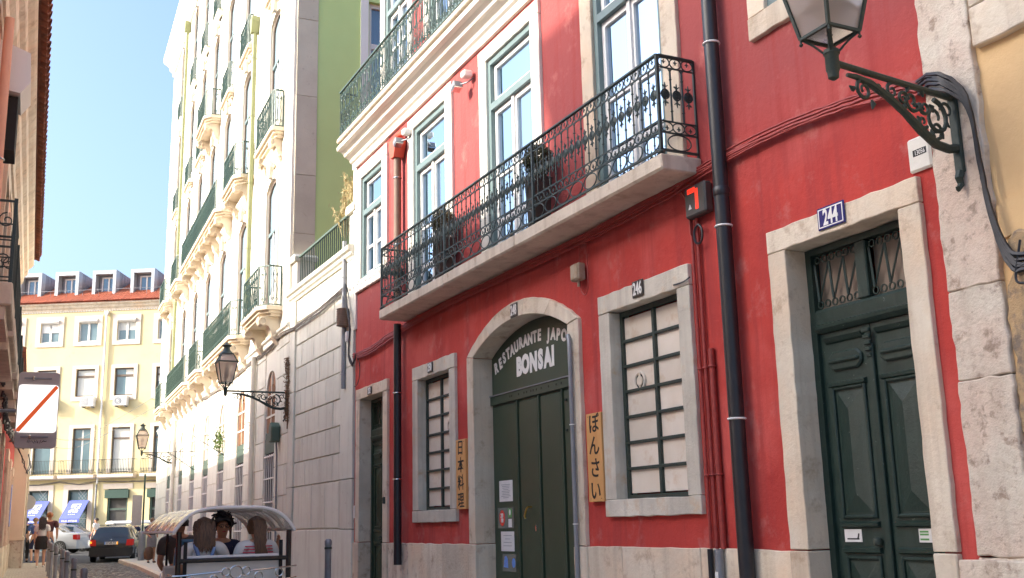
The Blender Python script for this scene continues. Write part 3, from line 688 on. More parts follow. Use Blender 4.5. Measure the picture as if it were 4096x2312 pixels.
part('room_shade', MB().box(GSD, 1.5, 2.9, 9.4, 13.5, -.7, -.6), m_room, sw)
# facade mouldings
part('string_course', MB().mould(GRN, .05, EW, [(0, 5.62), (.04, 5.63), (.05, 5.72), (.09, 5.75), (.09, 5.8), (0, 5.82)]), m_cream, blk)
part('main_cornice', MB().mould(GRN, -.3, EW+.45, [(0, 21.95), (.08, 21.98), (.1, 22.15), (.22, 22.25), (.25, 22.4), (.45, 22.55), (.5, 22.62), (.52, 22.8), (.45, 22.9), (0, 22.92)]), m_cream, blk)
part('parapet', MB().box(GRN, 0, EW, 22.92, 23.9, -.3, .1), m_gdark, blk); part('attic', MB().box(GRN, .1, EW-.1, 22.9, 25.4, -11.8, -.7), m_gdark, blk)
for s in (.02, 25.6): part('corner_pilaster', MB().box(GRN, s, s+.3, 6.33, 21.94, -.01, .06), m_cream, blk)
for s in (4.15,): part('pilaster', MB().box(GRN, s-.35, s+.35, 6.33, 21.94, -.01, .035), m_cream, blk)
# one french window as a set of pieces, copied to every opening
m_brown = mat('brown_window_frame', (.12, .085, .06), (.15, .11, .08), .5, 10, 3)
m_bpane = mat('painted_sky_pane', (.30, .40, .46), (.24, .33, .40), .08, .5, 3, spec=.8)  # pale sky reflection painted into the pane colour
m_trim = mat('pale_trim', (.78, .73, .62), (.72, .67, .56), .8, 3, 4)
def ring(outer, inner): return outer, inner
def frame_of(loop, wd, n0, n1, mb=None):
    mb = mb or MB(); c = (sum(p[0] for p in loop)/len(loop), sum(p[1] for p in loop)/len(loop))
    k = len(loop); inner = []
    for i, p in enumerate(loop):
        a = Vector(loop[i-1]); b = Vector(p); d = Vector(loop[(i+1) % k])
        e1 = (b-a).normalized(); e2 = (d-b).normalized(); n1_ = Vector((-e1.y, e1.x)); n2_ = Vector((-e2.y, e2.x)); nn = n1_+n2_
        nn = nn/max(.3, nn.length_squared)*2
        inner.append((b.x+nn.x*wd, b.y+nn.y*wd))
    vo = [LOC.w(s, z, n) for n in (n0, n1) for s, z in loop]; vi = [LOC.w(s, z, n) for n in (n0, n1) for s, z in inner]
    v = vo+vi; f = []
    for i in range(k):
        j = (i+1) % k
        f += [(k+i, k+j, 3*k+j, 3*k+i), (i, j, k+j, k+i), (2*k+i, 2*k+j, 3*k+j, 3*k+i), (i, j, 2*k+j, 2*k+i)]
    mb.add(v, f); return mb, inner
def make_french(h, m_top):
    lp = seg_arch(0, HW-.002, 0, h-.002, .22)
    mb, inn = frame_of(lp, .075, -.09, -.012)
    root = part('window', mb, m_brown, None)
    # put origin at the sill
    part('transom_bar', MB().box(LOC, -HW+.07, HW-.07, h*.62-.04, h*.62+.04, -.085, -.006), m_teal, root)
    part('sash_bar', MB().box(LOC, -.045, .045, .08, h*.62-.04, -.08, -.02), m_wood_w, root)
    part('sash_rail', MB().box(LOC, -HW+.075, HW-.075, .08, .55, -.075, -.04), m_wood_w, root)
    pts = [(s, z) for s, z in inn]
    part('pane', MB().add([LOC.w(s, z, -.052) for s, z in pts], [tuple(range(len(pts)))]), m_bpane, root)
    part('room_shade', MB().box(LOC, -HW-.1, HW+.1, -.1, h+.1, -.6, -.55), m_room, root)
    return root
proto = {}
for li, (z0, z1) in enumerate(LV):
    h = z1-z0
    src = make_french(h, m_teal); base = WM[src].copy(); first = True
    for s in WS:
        mw = GRN.m(s, z0) @ base
        if first:
            src.parent = blk; src.matrix_basis = WM[blk].inverted() @ mw; old = WM[src].copy(); WM[src] = mw
            for ch in src.children: WM[ch] = mw @ (old.inverted() @ WM[ch])
            first = False
            srcw = mw
        else: copy_tree(src, mw, blk)
# raised surrounds and keystones round the windows, each a piece of the facade
mb, _ = frame_of(seg_arch(0, HW+.2, 0, 3.5, .28), .185, .0, .05); me_sur = shared(mb, 'window_surround', m_trim)
mk = MB().prism(LOC, [(-.09, 0), (.09, 0), (.15, .3), (.08, .42), (-.08, .42), (-.15, .3)], 0, .13); mk.mould(LOC, -.75, .75, [(0, .42), (.07, .42), (.16, .5), (.17, .55), (0, .57)])
for sg in (-1, 1): mk.tube([LOC.w(sg*.15, .25, .05), LOC.w(sg*.35, .32, .06), LOC.w(sg*.55, .22, .05), LOC.w(sg*.62, .1, .04)], [.05, .06, .05, .02], 5)
me_key = shared(mk, 'hood_moulding', m_trim)
for (z0, z1) in LV:
    for s in WS:
        put('window_surround', me_sur, GRN.m(s, z1+.2-3.5) , blk); put('hood_moulding', me_key, GRN.m(s, z1+.04), blk)
# ground floor: pointed arches above shuttered and barred windows
m_shut = mat('brown_slatted_shutter', (.30, .15, .07), (.24, .115, .05), .7, 14, 4, streak=True)
for i, s in enumerate(GS_):
    mb = MB(); mb.box(GRN, s-.55, s+.55, 3.58, 3.70, -.12, -.015)
    gw = part('window', mb, m_gdark, blk)
    pt = pointed(s, .55, 3.70, 4.35, 5.04)
    part('lunette', MB().prism(GRN, pt, -.12, -.04), m_shut if i < 2 else m_stoneg, gw)
    bar = MB().box(GRN, s-.025, s+.025, 3.70, 5.02, -.04, -.01)
    for zz in (4.05, 4.5): bar.box(GRN, s-.53, s+.53, zz-.02, zz+.02, -.039, -.005)
    part('glazing_bar', bar, m_trim, gw)
    if i < 2:
        for kx in range(9): part('slat', MB().box(GRN, s-.5+kx*.112, s-.43+kx*.112, 3.72, 4.3+.45*math.cos((kx-4)/4.6)**2, -.04, -.02), m_shut, gw)
    part('pane', MB().box(GRN, s-.55, s+.55, .55, 3.58, -.12, -.035), m_dark, gw)
    part('blind_box', MB().box(GRN, s-.52, s+.52, 3.25, 3.57, -.03, .0), m_gdark, gw)
    for kx in range(5):
        part('grille_bar', MB().tube([GRN.w(s-.44+kx*.22, .6, .005), GRN.w(s-.44+kx*.22, 3.22, .005)], .011, 5), m_wht, gw)
    for zz in (3.18, 2.7, 2.2, 1.6, .9): part('grille_rail', MB().box(GRN, s-.54, s+.54, zz-.016, zz+.016, -.008, .018), m_wht, gw)
# ashlar joints of the ground floor: blocks proud of the wall between the windows
xs = [0.02]+[v for s in GS_ for v in (s-.56, s+.56)]+[EW]
rnd = random.Random(4)
for a, b in zip(xs[0::2], xs[1::2]):
    z = 1.05; i = 0
    while z < 5.5:
        z1 = min(z+.62, 5.60)
        mid = [] if b-a < .9 else [(a+b)/2+(.35 if i % 2 else -.35)*(1 if b-a > 1.2 else 0)]
        cut = [a+.02]+mid+[b-.02]
        for c0, c1 in zip(cut[:-1], cut[1:]): part('block', MB().box(GRN, c0+.008, c1-.008, z+.008, z1-.008, -.02, .022), m_ashlar, blk, bevel=.007)
        z = z1; i += 1
    part('base_stone', MB().box(GRN, a+.02, b-.02, HB, 1.04, -.02, .05), m_ashlar, blk, bevel=.01)
# corbelled balconies
cb = [(0, 0)]
cprof = [(0, 0), (.46, 0), (.47, -.10), (.44, -.17), (.38, -.2), (.30, -.18), (.25, -.2), (.2, -.3), (.17, -.42), (.1, -.5), (.04, -.58), (0, -.6)]
ck = MB().mould(LOC, -.13, .13, cprof)
for sg in (-1, 1):
    ck.tube([LOC.w(sg*.135, -.1+y, .38+x) for x, y in arc(0, 0, .075, .075, 0, 330, 9)], .02, 5); ck.tube([LOC.w(sg*.135, -.43+y, .08+x) for x, y in arc(0, 0, .05, .05, 0, 330, 8)], .016, 5)
m_corb = mat('carved_corbel_stone', (.70, .60, .46), (.62, .52, .39), .8, 4, 5)
me_corbel = shared(ck, 'corbel', m_corb)
sc_ = MB()
for sg in (-1, 1):
    sc_.tube([(0, 0, 0), (sg*.03, 0, .15), (sg*.045, 0, .35), (sg*.01, 0, .5), (sg*.04, 0, .65), (0, 0, .82)], .0075, 4)
    sc_.tube(spiral(sg*.03, .12, .04, 1.1, -1.5, sg, 8), .009, 4); sc_.tube(spiral(sg*.03, .66, .035, 1.1, 1.5, -sg, 8), .009, 4)
sc_.tube([(.08, 0, 0), (.08, 0, .84)], .008, 4)
me_bal = shared(sc_, 'baluster', m_irong)
def corb_balcony(a, b, zt, N=.52, corbels=True, ch=.22):
    """slab with cut corners, corbels and scrolled railing; zt = top of the rail"""
    z1 = zt-.88; lay = [(N, z1-.09, z1), (N-.06, z1-.15, z1-.091), (N-.12, z1-.21, z1-.151)]
    def pl(n, e):
        return [(a+e, 0), (b-e, 0), (b-e, n-ch*.8), (b-e-ch, n), (a+e+ch, n), (a+e, n-ch*.8)]
    bo = None
    for j, (n, za, zb) in enumerate(lay):
        pts = pl(n, .05*j); v = [GRN.w(s, z_, q) for z_ in (za, zb) for s, q in pts]; k = 6
        mb = MB().add(v, [tuple(range(k)), tuple(range(k, 2*k))]+[(i, (i+1) % k, k+(i+1) % k, k+i) for i in range(k)])
        if bo is None: bo = part('balcony', mb, m_corb, blk)
        else: part('slab_moulding', mb, m_corb, bo)
    if corbels:
        m = max(2, int(round((b-a)/1.05)))
        for i in range(m):
            put('corbel', me_corbel, GRN.m(a+.35+(b-a-.7)*i/(m-1), z1-.212) @ Matrix.Diagonal((1, N/.52, 1, 1)), bo)
    rp = [(a+.04, .03), (a+.04, N-.05-ch*.8), (a+.04+ch, N-.05), (b-.04-ch, N-.05), (b-.04, N-.05-ch*.8), (b-.04, .03)]
    part('top_rail', MB().tube([GRN.w(s, zt, q) for s, q in rp], .022, 4), m_irong, bo); part('bottom_rail', MB().tube([GRN.w(s, z1+.03, q) for s, q in rp], .016, 4), m_irong, bo)
    for (s0, q0), (s1, q1) in zip(rp[:-1], rp[1:]):
        L = math.hypot(s1-s0, q1-q0); m = max(1, int(L/.19))
        fr = Fr(GRN.w(s0, 0, q0), GRN.w(s1, 0, q1)-GRN.w(s0, 0, q0), GRN.n)
        fr.n = Vector((-fr.d.y, fr.d.x, 0))
        for i in range(m): put('baluster', me_bal, fr.m(L*(i+.5)/m, z1+.035), bo)
        part('post', MB().tube([GRN.w(s0, z1, q0), GRN.w(s0, zt, q0)], .02, 5), m_irong, bo)
    return bo
for a, b in ((.92, 3.3), (4.73, 9.94), (10.76, 13.1), (13.75, 19.3), (21.0, 23.3)): corb_balcony(a, b, 7.2)
corb_balcony(1.15, 3.3, 11.36, .30, True, .05)
for a, b in ((4.8, 7.1), (7.98, 16.3), (17.2, 19.5), (21.2, 23.4)): corb_balcony(a, b, 11.38)
corb_balcony(11.0, 13.4, 15.3)
for c in (9.3, 6.07, 2.25, 15.2, 18.3, 22.3): corb_balcony(c-.75, c+.75, 15.2, .2, False, .03)
for c in (18.3, 22.3, 15.2, 12.25): corb_balcony(c-.72, c+.72, 19.2, .17, False, .03)
# lime green rainwater pipes of the block
def pipe_thing(name, fr, s, z0, z1, n, r, m, label, group=None, hopper=None, clips=(), mclip=None, cat='drainpipe', hm=None):
    t = thing(name, fr.w(s, z0, n), label, cat, group)
    part('pipe', MB().tube([fr.w(s, z0, n), fr.w(s, (z0+z1)/2, n), fr.w(s, z1, n)], r, 14), m, t, smooth=True)
    for zz in clips:
        part('clip', MB().tube([fr.w(s+x, zz, n+y) for x, y in arc(0, 0, r+.005, r+.005, 0, 360, 14)[:-1]], .009, 5, True), mclip or m_steel, t, smooth=True)
    if hopper: part('hopper', hopper, hm or m, t)
    return t
for s, z1, lb in ((4.62, 14.3, 'lime green rainwater pipe beside the nearest arched windows of the cream block'), (20.6, 21.6, 'lime green rainwater pipe near the far end of the cream block')):
    hp = MB(); fr = GRN; hp.prism(fr, [(s-.07, z1), (s+.07, z1), (s+.17, z1+.3), (s+.17, z1+.42), (s-.17, z1+.42), (s-.17, z1+.3)], .02, .24)
    pipe_thing('rainwater_pipe', GRN, s, 7.0 if s < 10 else 7.0, z1, .13, .065, m_gpipe, lb, hopper=hp, clips=(8.5, 10.2, 12, 13.6), mclip=m_gpipe)
pipe_thing('ground_floor_pipe', GRN, 3.6, .1, 5.6, .1, .06, m_trim, 'cream painted pipe between the two brown shuttered arches', clips=(2, 4), mclip=m_trim)
pipe_thing('ground_floor_pipe', GRN, 19.2, .3, 5.6, .1, .06, m_trim, 'cream painted pipe beside the farthest barred arches', clips=(2, 4), mclip=m_trim)

# ------------------------------------------------------------------ ochre neighbour with its stone pilaster, right of the red house
nb = thing('ochre_house', RED.w(2.5, 0), 'peeling ochre plastered house with broad pale stone pilaster', 'house')
part('wall', MB().holes(RED, rect(-6, 4.36, HB, 12), [rect(2.2, 4.05, 4.80, 7.3)], -.01, .25), m_ochre, nb)
part('house_body', MB().box(RED, -6, 4.75, HB, 12, -8, -.9), m_ochre, nb)
zz = [HB, 1.38, 2.45, 3.02, 5.25, 7.5, 9.8, 12]
for i, (z0, z1) in enumerate(zip(zz[:-1], zz[1:])):
    r2 = random.Random(40+i)
    part('pilaster_stone', MB().prism(RED, rough([(4.355, z0+.003), (4.755, z0+.003), (4.755, z1-.003), (4.355, z1-.003)], .07, .010, r2), -.25, .035+.006*(i % 2)), m_stonep, nb, bevel=.008)
w5 = part('window', MB().box(RED, 2.2, 2.28, 4.80, 7.3, -.2, -.1), m_teal, nb)
part('window_frame', MB().box(RED, 3.97, 4.05, 4.80, 7.3, -.12, -.04), m_teal, w5); part('pane', MB().box(RED, 2.28, 3.97, 4.80, 7.3, -.11, -.10), m_bpane, w5)
part('sill', MB().prism(RED, rough([(1.9, 4.53), (4.335, 4.53), (4.335, 4.795), (1.9, 4.795)], .1, .008), -.2, .05), m_stone, w5, bevel=.008)
part('jamb', MB().prism(RED, rough([(4.052, 4.80), (4.335, 4.80), (4.335, 7.5), (4.052, 7.5)], .1, .008), -.2, .045), m_stone, w5, bevel=.008)
# patches where the render has come away, each with its own thickness edge
r2 = random.Random(9)
part('bare_patch', MB().prism(RED, rough([(2.2, 1.2), (4.33, 1.2), (4.34, 2.9), (4.25, 3.12), (3.9, 3.05), (3.5, 2.9), (2.2, 2.95)], .06, .022, r2), -.02, .012), m_flake, nb)
part('bare_patch', MB().prism(RED, rough([(3.6, 3.34), (4.34, 3.28), (4.34, 3.48), (4.1, 3.53), (3.6, 3.6)], .05, .012, r2), -.02, .010), m_ochre, nb)
part('mortar_lump', MB().prism(RED, rough([(3.97, 2.98), (4.16, 2.92), (4.24, 3.05), (4.27, 3.22), (4.2, 3.30), (4.1, 3.27), (3.98, 3.12)], .04, .012, r2), 0, .06), m_flake, nb, bevel=.02)
part('base_render', MB().prism(RED, rough([(2.0, HB), (4.1, HB), (4.22, 1.3), (4.15, 1.5), (4.05, 1.95), (2.0, 1.9)], .07, .015, r2), 0, .03), m_stoneg, nb)
# neighbour's plinth below the pilaster
part('plinth_stone', MB().prism(RED, rough(rect(4.36, 4.895, HB, 1.36), .1, .006), -.02, .05), m_stonep, nb, bevel=.008)
# ------------------------------------------------------------------ left side of the street
pk = thing('pink_house', LFT.w(19, 0), 'old pink plastered house with heavy cornice and overhanging terracotta eaves', 'house')
PS0, PS1 = 11.35, 26.75
part('wall', MB().box(LFT, PS0, PS1-.1, 3.9, 7.9, -7, 0), m_pink, pk)
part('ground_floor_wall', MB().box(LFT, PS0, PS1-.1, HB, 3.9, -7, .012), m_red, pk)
part('plinth', MB().box(LFT, PS0, PS1-.1, HB, 1.2, -.1, .05), m_stone, pk)
part('cornice', MB().mould(LFT, PS0, PS1-.06, [(0, 7.15), (.05, 7.16), (.07, 7.3), (.13, 7.36), (.15, 7.5), (.21, 7.55), (.23, 7.68), (.30, 7.74), (.33, 7.78), (.33, 7.9), (0, 7.92)]), m_stone, pk)
part('frieze', MB().box(LFT, PS0, PS1-.08, 7.0, 7.14, -.01, .02), m_stone, pk)
rf = part('roof', MB().mould(LFT, PS0, PS1, [(.36, 7.94), (.36, 7.97), (-4.5, 10.3), (-9, 7.97), (-9, 7.94)]), m_tileo, pk)
tl = MB(); n_ = 7
for i in range(n_):
    a0, a1 = math.pi*i/n_, math.pi*(i+1)/n_
    tl.add([Vector((r_*math.cos(a), y, r_*math.sin(a)*.85-y*.0)) for a in (a0, a1) for y in (-.45, .06) for r_ in (.082, .098)], [(0, 1, 5, 4), (2, 3, 7, 6), (1, 3, 7, 5), (0, 2, 6, 4), (0, 1, 3, 2), (4, 5, 7, 6)])
me_tile = shared(tl, 'roof_tile', m_tileo, True)
ct = MB()
for i in range(5):
    a0, a1 = math.pi+math.pi*i/5, math.pi+math.pi*(i+1)/5
    ct.add([Vector((r_*math.cos(a), y, r_*math.sin(a)*.6)) for a in (a0, a1) for y in (-.45, .05) for r_ in (.085, .10)], [(0, 1, 5, 4), (2, 3, 7, 6), (1, 3, 7, 5), (0, 2, 6, 4), (0, 1, 3, 2), (4, 5, 7, 6)])
me_chan = shared(ct, 'channel_tile', m_tileo, True)
s = PS0+.1; rr = random.Random(1)
while s < PS1-.05:
    tilt = Matrix.Rotation(R(-24+rr.uniform(-2, 2)), 4, 'X')
    put('roof_tile', me_tile, LFT.m(s, 8.02+rr.uniform(-.01, .01), .40) @ Matrix.Rotation(rr.uniform(-.04, .04), 4, 'Z') @ tilt, rf)
    put('channel_tile', me_chan, LFT.m(s+.11, 7.98+rr.uniform(-.006, .006), .41) @ tilt, rf)
    s += .22
# windows, the cabinet box and the iron balconies of the pink house
for s in (13.2, 16.2, 19.2, 22.2, 25):
    wd = part('window', MB().box(LFT, s-.55, s+.55, 4.4, 6.5, -.01, .006), m_dark, pk)
    for a, b in ((s-.75, s-.55), (s+.55, s+.75)): part('jamb', MB().box(LFT, a, b, 4.3, 6.5, -.01, .05), m_stone, wd)
    part('lintel', MB().box(LFT, s-.75, s+.75, 6.502, 6.75, -.01, .055), m_stone, wd)
for s in (15.0, 18.0, 21.0, 24.0):
    wd = part('window', MB().box(LFT, s-.5, s+.5, 1.5, 3.4, .0, .018), m_dark, pk)
    for a, b in ((s-.68, s-.5), (s+.5, s+.68)): part('jamb', MB().box(LFT, a, b, 1.3, 3.4, .0, .06), m_stone, wd)
    part('lintel', MB().box(LFT, s-.68, s+.68, 3.402, 3.6, .0, .065), m_stone, wd)
EL = [Vector((0, 0, 0))]
mbp = MB().tube([(0, 0, 0), (0, 0, .9)], .011, 5); me_lb = shared(mbp, 'baluster', m_iron)
mbs = MB()
for sg in (-1, 1): mbs.tube(spiral(0, .22*sg+.45, .09, 1.3, math.pi/2*sg, sg, 16), .009, 4)
mbs.tube([(-.1, 0, .45), (.1, 0, .45)], .01, 4); me_ls = shared(mbs, 'scroll', m_iron)
for s0, s1 in ((12.4, 14.05), (14.5, 17.8), (18.6, 20.2), (21.4, 23.0), (24.2, 25.8)):
    N = .31; b = part('balcony', MB().box(LFT, s0, s1, 4.05, 4.30, 0, N), m_slab, pk, bevel=.015)
    part('slab_moulding', MB().box(LFT, s0+.05, s1-.05, 3.9, 4.048, 0, N-.06), m_slab, b)
    for z in (5.21, 4.36, 4.95): part('rail', MB().tube([LFT.w(s0+.03, z, 0), LFT.w(s0+.03, z, N-.03), LFT.w(s1-.03, z, N-.03), LFT.w(s1-.03, z, 0)], .018 if z > 5 else .012, 4), m_iron, b)
    k = int((s1-s0)/.12)
    for i in range(k): put('baluster', me_lb, LFT.m(s0+.03+(s1-s0-.06)*i/k, 4.31, N-.03), b)
    for n_ in (.07, .2): put('scroll', me_ls, Fr(LFT.w(s0+.03, 0, 0), LFT.n, -LFT.d).m(n_, 4.32), b)
    part('post', MB().box(LFT, s0+.015, s0+.05, 4.30, 5.24, N-.05, N-.012), m_iron, b)
cab = part('wall_cabinet', MB().prism(Fr(LFT.w(0, 0, 0), LFT.n, -LFT.d), [(0, 6.42), (.24, 6.38), (.335, 6.52), (.315, 6.86), (0, 6.98)], -12.9, -12.2), m_wht, None)
tag(cab, 'cream metal cabinet box fixed under the eaves of the pink house', 'cabinet')
o = part('recess_shade_box', MB().box(LFT, 12.3, 12.8, 5.75, 6.37, .01, .22), m_dark, None); tag(o, 'dark box standing for the shaded opening under the cream cabinet on the pink house', 'box')  # solid dark block painted in for the shade of a window recess
pipe_thing('rainwater_pipe', LFT, 11.9, 4.5, 7.1, .09, .05, m_pink, 'slim pink rainwater pipe on the pink house beside the cream cabinet', clips=(5.5,))

# taller house out of the frame, set back across an added square to let sky light in: it throws the shade over the near half of the street
TH = Fr((-18.0, 0), (0, 1), (1, 0))
th = thing('tall_house', TH.w(-10, 0), 'tall white house with hipped tile roof set back across an added open square', 'house')
TE = 14.75
part('wall', MB().box(TH, -45, TE, HB, 18.2, -10, 0), m_cream, th)
part('roof', MB().add([TH.w(-45.3, 18.2, .35), TH.w(TE+.3, 18.2, .35), TH.w(TE+.3, 18.2, -10.3), TH.w(-45.3, 18.2, -10.3), TH.w(TE-6, 20.9, -5), TH.w(-39, 20.9, -5), TH.w(-45.3, 18.4, .35), TH.w(TE+.3, 18.4, .35), TH.w(TE+.3, 18.4, -10.3), TH.w(-45.3, 18.4, -10.3)],
     [(0, 1, 2, 3), (6, 7, 4, 5), (7, 8, 4), (8, 9, 5, 4), (9, 6, 5), (0, 1, 7, 6), (1, 2, 8, 7), (2, 3, 9, 8), (3, 0, 6, 9)]), m_tileo, th)
for i in range(9):
    for z0 in (1.2, 5.2, 9.2, 13.4): part('window', MB().box(TH, TE-4-i*5, TE-2.8-i*5, z0, z0+2.1, -.01, .012), m_room, th)
# low house beyond the pink one, then a beige one that steps forward to the corner
lo = thing('low_house', LFT.w(33, 0), 'low red painted house past the pink house, hung with cables', 'house')
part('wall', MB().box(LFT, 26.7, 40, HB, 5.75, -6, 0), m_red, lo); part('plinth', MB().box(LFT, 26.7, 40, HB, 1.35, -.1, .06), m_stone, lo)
part('roof', MB().mould(LFT, 26.7, 40, [(.3, 5.75), (.3, 5.85), (-3, 7.0), (-6.2, 5.75)]), m_tileo, lo)
part('cornice', MB().mould(LFT, 26.7, 40, [(0, 5.5), (.1, 5.52), (.2, 5.7), (.2, 5.748), (0, 5.748)]), m_stone, lo)
for s in (29.0, 33.0, 37.0):
    wd = part('doorway', MB().box(LFT, s-.5, s+.5, .3, 3.4, .0, .02), m_door, lo)
    for a, b in ((s-.72, s-.5), (s+.5, s+.72)): part('jamb', MB().box(LFT, a, b, .3, 3.4, .0, .07), m_stone, wd)
    part('lintel', MB().box(LFT, s-.72, s+.72, 3.402, 3.65, .0, .075), m_stone, wd)
be = thing('beige_house', LFT.w(48, 0), 'beige corner house with stone base jutting into the pavement', 'house')
part('wall', MB().box(LFT, 40.02, 56.5, HB, 5.9, -6, .44), m_beige, be); part('base_stone', MB().box(LFT, 39.96, 56.4, HB, 1.45, -1, .47), m_stonep, be, bevel=.02)
part('base_cap', MB().box(LFT, 39.94, 56.4, 1.452, 1.56, -1, .485), m_beige, be)
part('cornice', MB().mould(LFT, 39.9, 56.6, [(-.5, 5.6), (.46, 5.62), (.52, 5.72), (.62, 5.8), (.62, 5.9), (-.5, 5.9)]), m_stone, be)
part('roof', MB().mould(LFT, 39.9, 56.6, [(.66, 5.9), (.66, 6.0), (-2.5, 7.1), (-6.2, 5.9)]), m_tileo, be)
for s in (43, 47, 51, 55):
    wd = part('window', MB().box(LFT, s-.5, s+.5, 1.6, 3.9, .43, .446), m_dark, be)
    for a, b in ((s-.7, s-.5), (s+.5, s+.7)): part('jamb', MB().box(LFT, a, b, 1.6, 3.9, .43, .49), m_stone, wd)

# ------------------------------------------------------------------ pale yellow block closing the street
yb = thing('yellow_block', YEL.w(-1, 0), 'pale yellow apartment block with zinc dormers in a red tiled roof', 'apartment block')
CS = [-9.34, -6.98, -4.62, -2.26, .10, 2.60, 4.96, 7.3]; G0 = .66
def yo(s, a, b, z0, z1): return rect(s+a, s+b, z0, z1)
lps = []
for s in CS:
    lps += [rect(s-.58, s+.58, 12.73, 13.90), rect(s-.575, s+.575, 9.46, 11.09), rect(s-.54, s+.54, 5.0, 7.61), rect(s-.6, s+.6, G0, 4.08)]
Y0, Y1 = -12.0, 10.0
part('wall', MB().holes(YEL, rect(Y0, Y1, HB, 14.7), lps, 0, .22), m_yellow, yb)
part('block_body', MB().box(YEL, Y0, Y1, HB, 14.7, -11, -1.0), m_yellow, yb)
part('cornice', MB().mould(YEL, Y0-.2, Y1+.2, [(0, 14.6), (.04, 14.61), (.06, 14.72), (.16, 14.80), (.2, 14.92), (.3, 14.97), (.32, 15.06), (0, 15.08)]), m_stone, yb)
dn = MB(); 
me_dent = shared(MB().box(LOC, -.045, .045, -.05, 0, 0, .05), 'dentil', m_wht)
for i in range(110): put('dentil', me_dent, YEL.m(-9+i*.16, 14.61, .0), yb)
rfo = part('roof', MB().mould(YEL, Y0-.2, Y1+.2, [(.34, 15.08), (.34, 15.10), (-3.6, 17.2), (-11, 15.1), (-11, 15.08)]), m_tile, yb)
tl = MB()
for i in range(5):
    a0, a1 = math.pi*i/5, math.pi*(i+1)/5
    tl.add([Vector((.085*math.cos(a), y, .085*math.sin(a)*.9)) for a in (a0, a1) for y in (-.42, .08)], [(0, 1, 3, 2)])
me_t2 = shared(tl, 'roof_tile', m_tile, True)
V = []; F = []
k = 96
for i in range(k): put('roof_tile', me_t2, YEL.m(-9.3+i*.17, 15.12, .34) @ Matrix.Rotation(R(-28), 4, 'X'), rfo)
# the rest of the tiling climbing the slope, joined: too small to pick apart
tv = []; tf = []
for j in range(1, 11):
    for i in range(k):
        mw = YEL.m(-9.3+i*.17+random.uniform(-.01, .01), 15.12+j*.196, .34-j*.366) @ Matrix.Rotation(R(-28+random.uniform(-3, 3)), 4, 'X')
        b0 = len(tv); tv += [mw @ Vector(v.co) for v in me_t2.vertices]; tf += [tuple(b0+q for q in p.vertices) for p in me_t2.polygons]
o = part('roof_tiling', MB().add(tv, tf), m_tile, rfo, smooth=True); o['kind'] = 'stuff'
# dormers
for s in (-6.55, -4.2, -1.85, .55, 3.0, 5.4):
    fr = Fr(YEL.w(s, 0, -.8), YEL.d, YEL.n); hw = .74; z0, z1 = 15.72, 17.25
    d = part('dormer', MB().box(fr, -hw, -hw+.2, z0, z1-.22, -.45, .02).box(fr, hw-.2, hw, z0, z1-.22, -.45, .02).box(fr, -hw, hw, z1-.22, z1, -.45, .021), m_zinc, yb)
    for a, b in ((-hw, -hw+.03), (hw-.03, hw)): part('cheek', MB().prism(Fr(fr.w(0, 0), -fr.n, fr.d), [(.45, z0+.0), (.45, z1-.005), (2.9, z0+1.3), (2.9, z0+1.1)], a, b), m_zincd, d)
    for kx in range(1, 6): part('standing_seam', MB().box(fr, hw, hw+.015, z0+.3*kx*.8, z1-.02-.05*kx, -.42-.38*kx, -.40-.38*kx), m_zincd, d)
    part('roof', MB().prism(Fr(fr.w(0, 0), -fr.n, fr.d), [(.0, z1), (.0, z1+.02), (3.2, z1-.18), (3.2, z1-.22)], -hw-.02, hw+.02), m_zinc, d)
    part('recess', MB().box(fr, -hw+.2, hw-.2, z0, z1-.22, -.55, -.48), m_zincd, d)
    fm = MB()
    for a, b, c, e in ((-.34, -.26, z0, z1-.34), (.42, .5, z0, z1-.34), (-.26, .42, z1-.42, z1-.34), (.05, .13, z0, z1-.42)): fm.box(fr, a, b, c, e, -.48, -.42)
    part('window_frame', fm, m_wood_w, d); part('pane', MB().box(fr, -.26, .42, z0, z1-.42, -.475, -.46), m_glassb, d)
rl = thing('roof_railing', YEL.w(0, 15.5, -.3), 'thin metal safety rail running along the tiled roof', 'railing')
part('rail', MB().tube([YEL.w(-8, 16.0, -.45), YEL.w(6, 16.0, -.45)], .014, 4), m_zincd, rl)
for i in range(14): part('stanchion', MB().tube([YEL.w(-8+i, 15.45, -.45), YEL.w(-8+i, 16.0, -.45)], .012, 4), m_zincd, rl)
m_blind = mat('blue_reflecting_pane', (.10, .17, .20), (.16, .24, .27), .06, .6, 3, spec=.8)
m_wstone = mat('pinkish_stone_trim', (.72, .62, .52), (.66, .56, .46), .8, 4, 5)
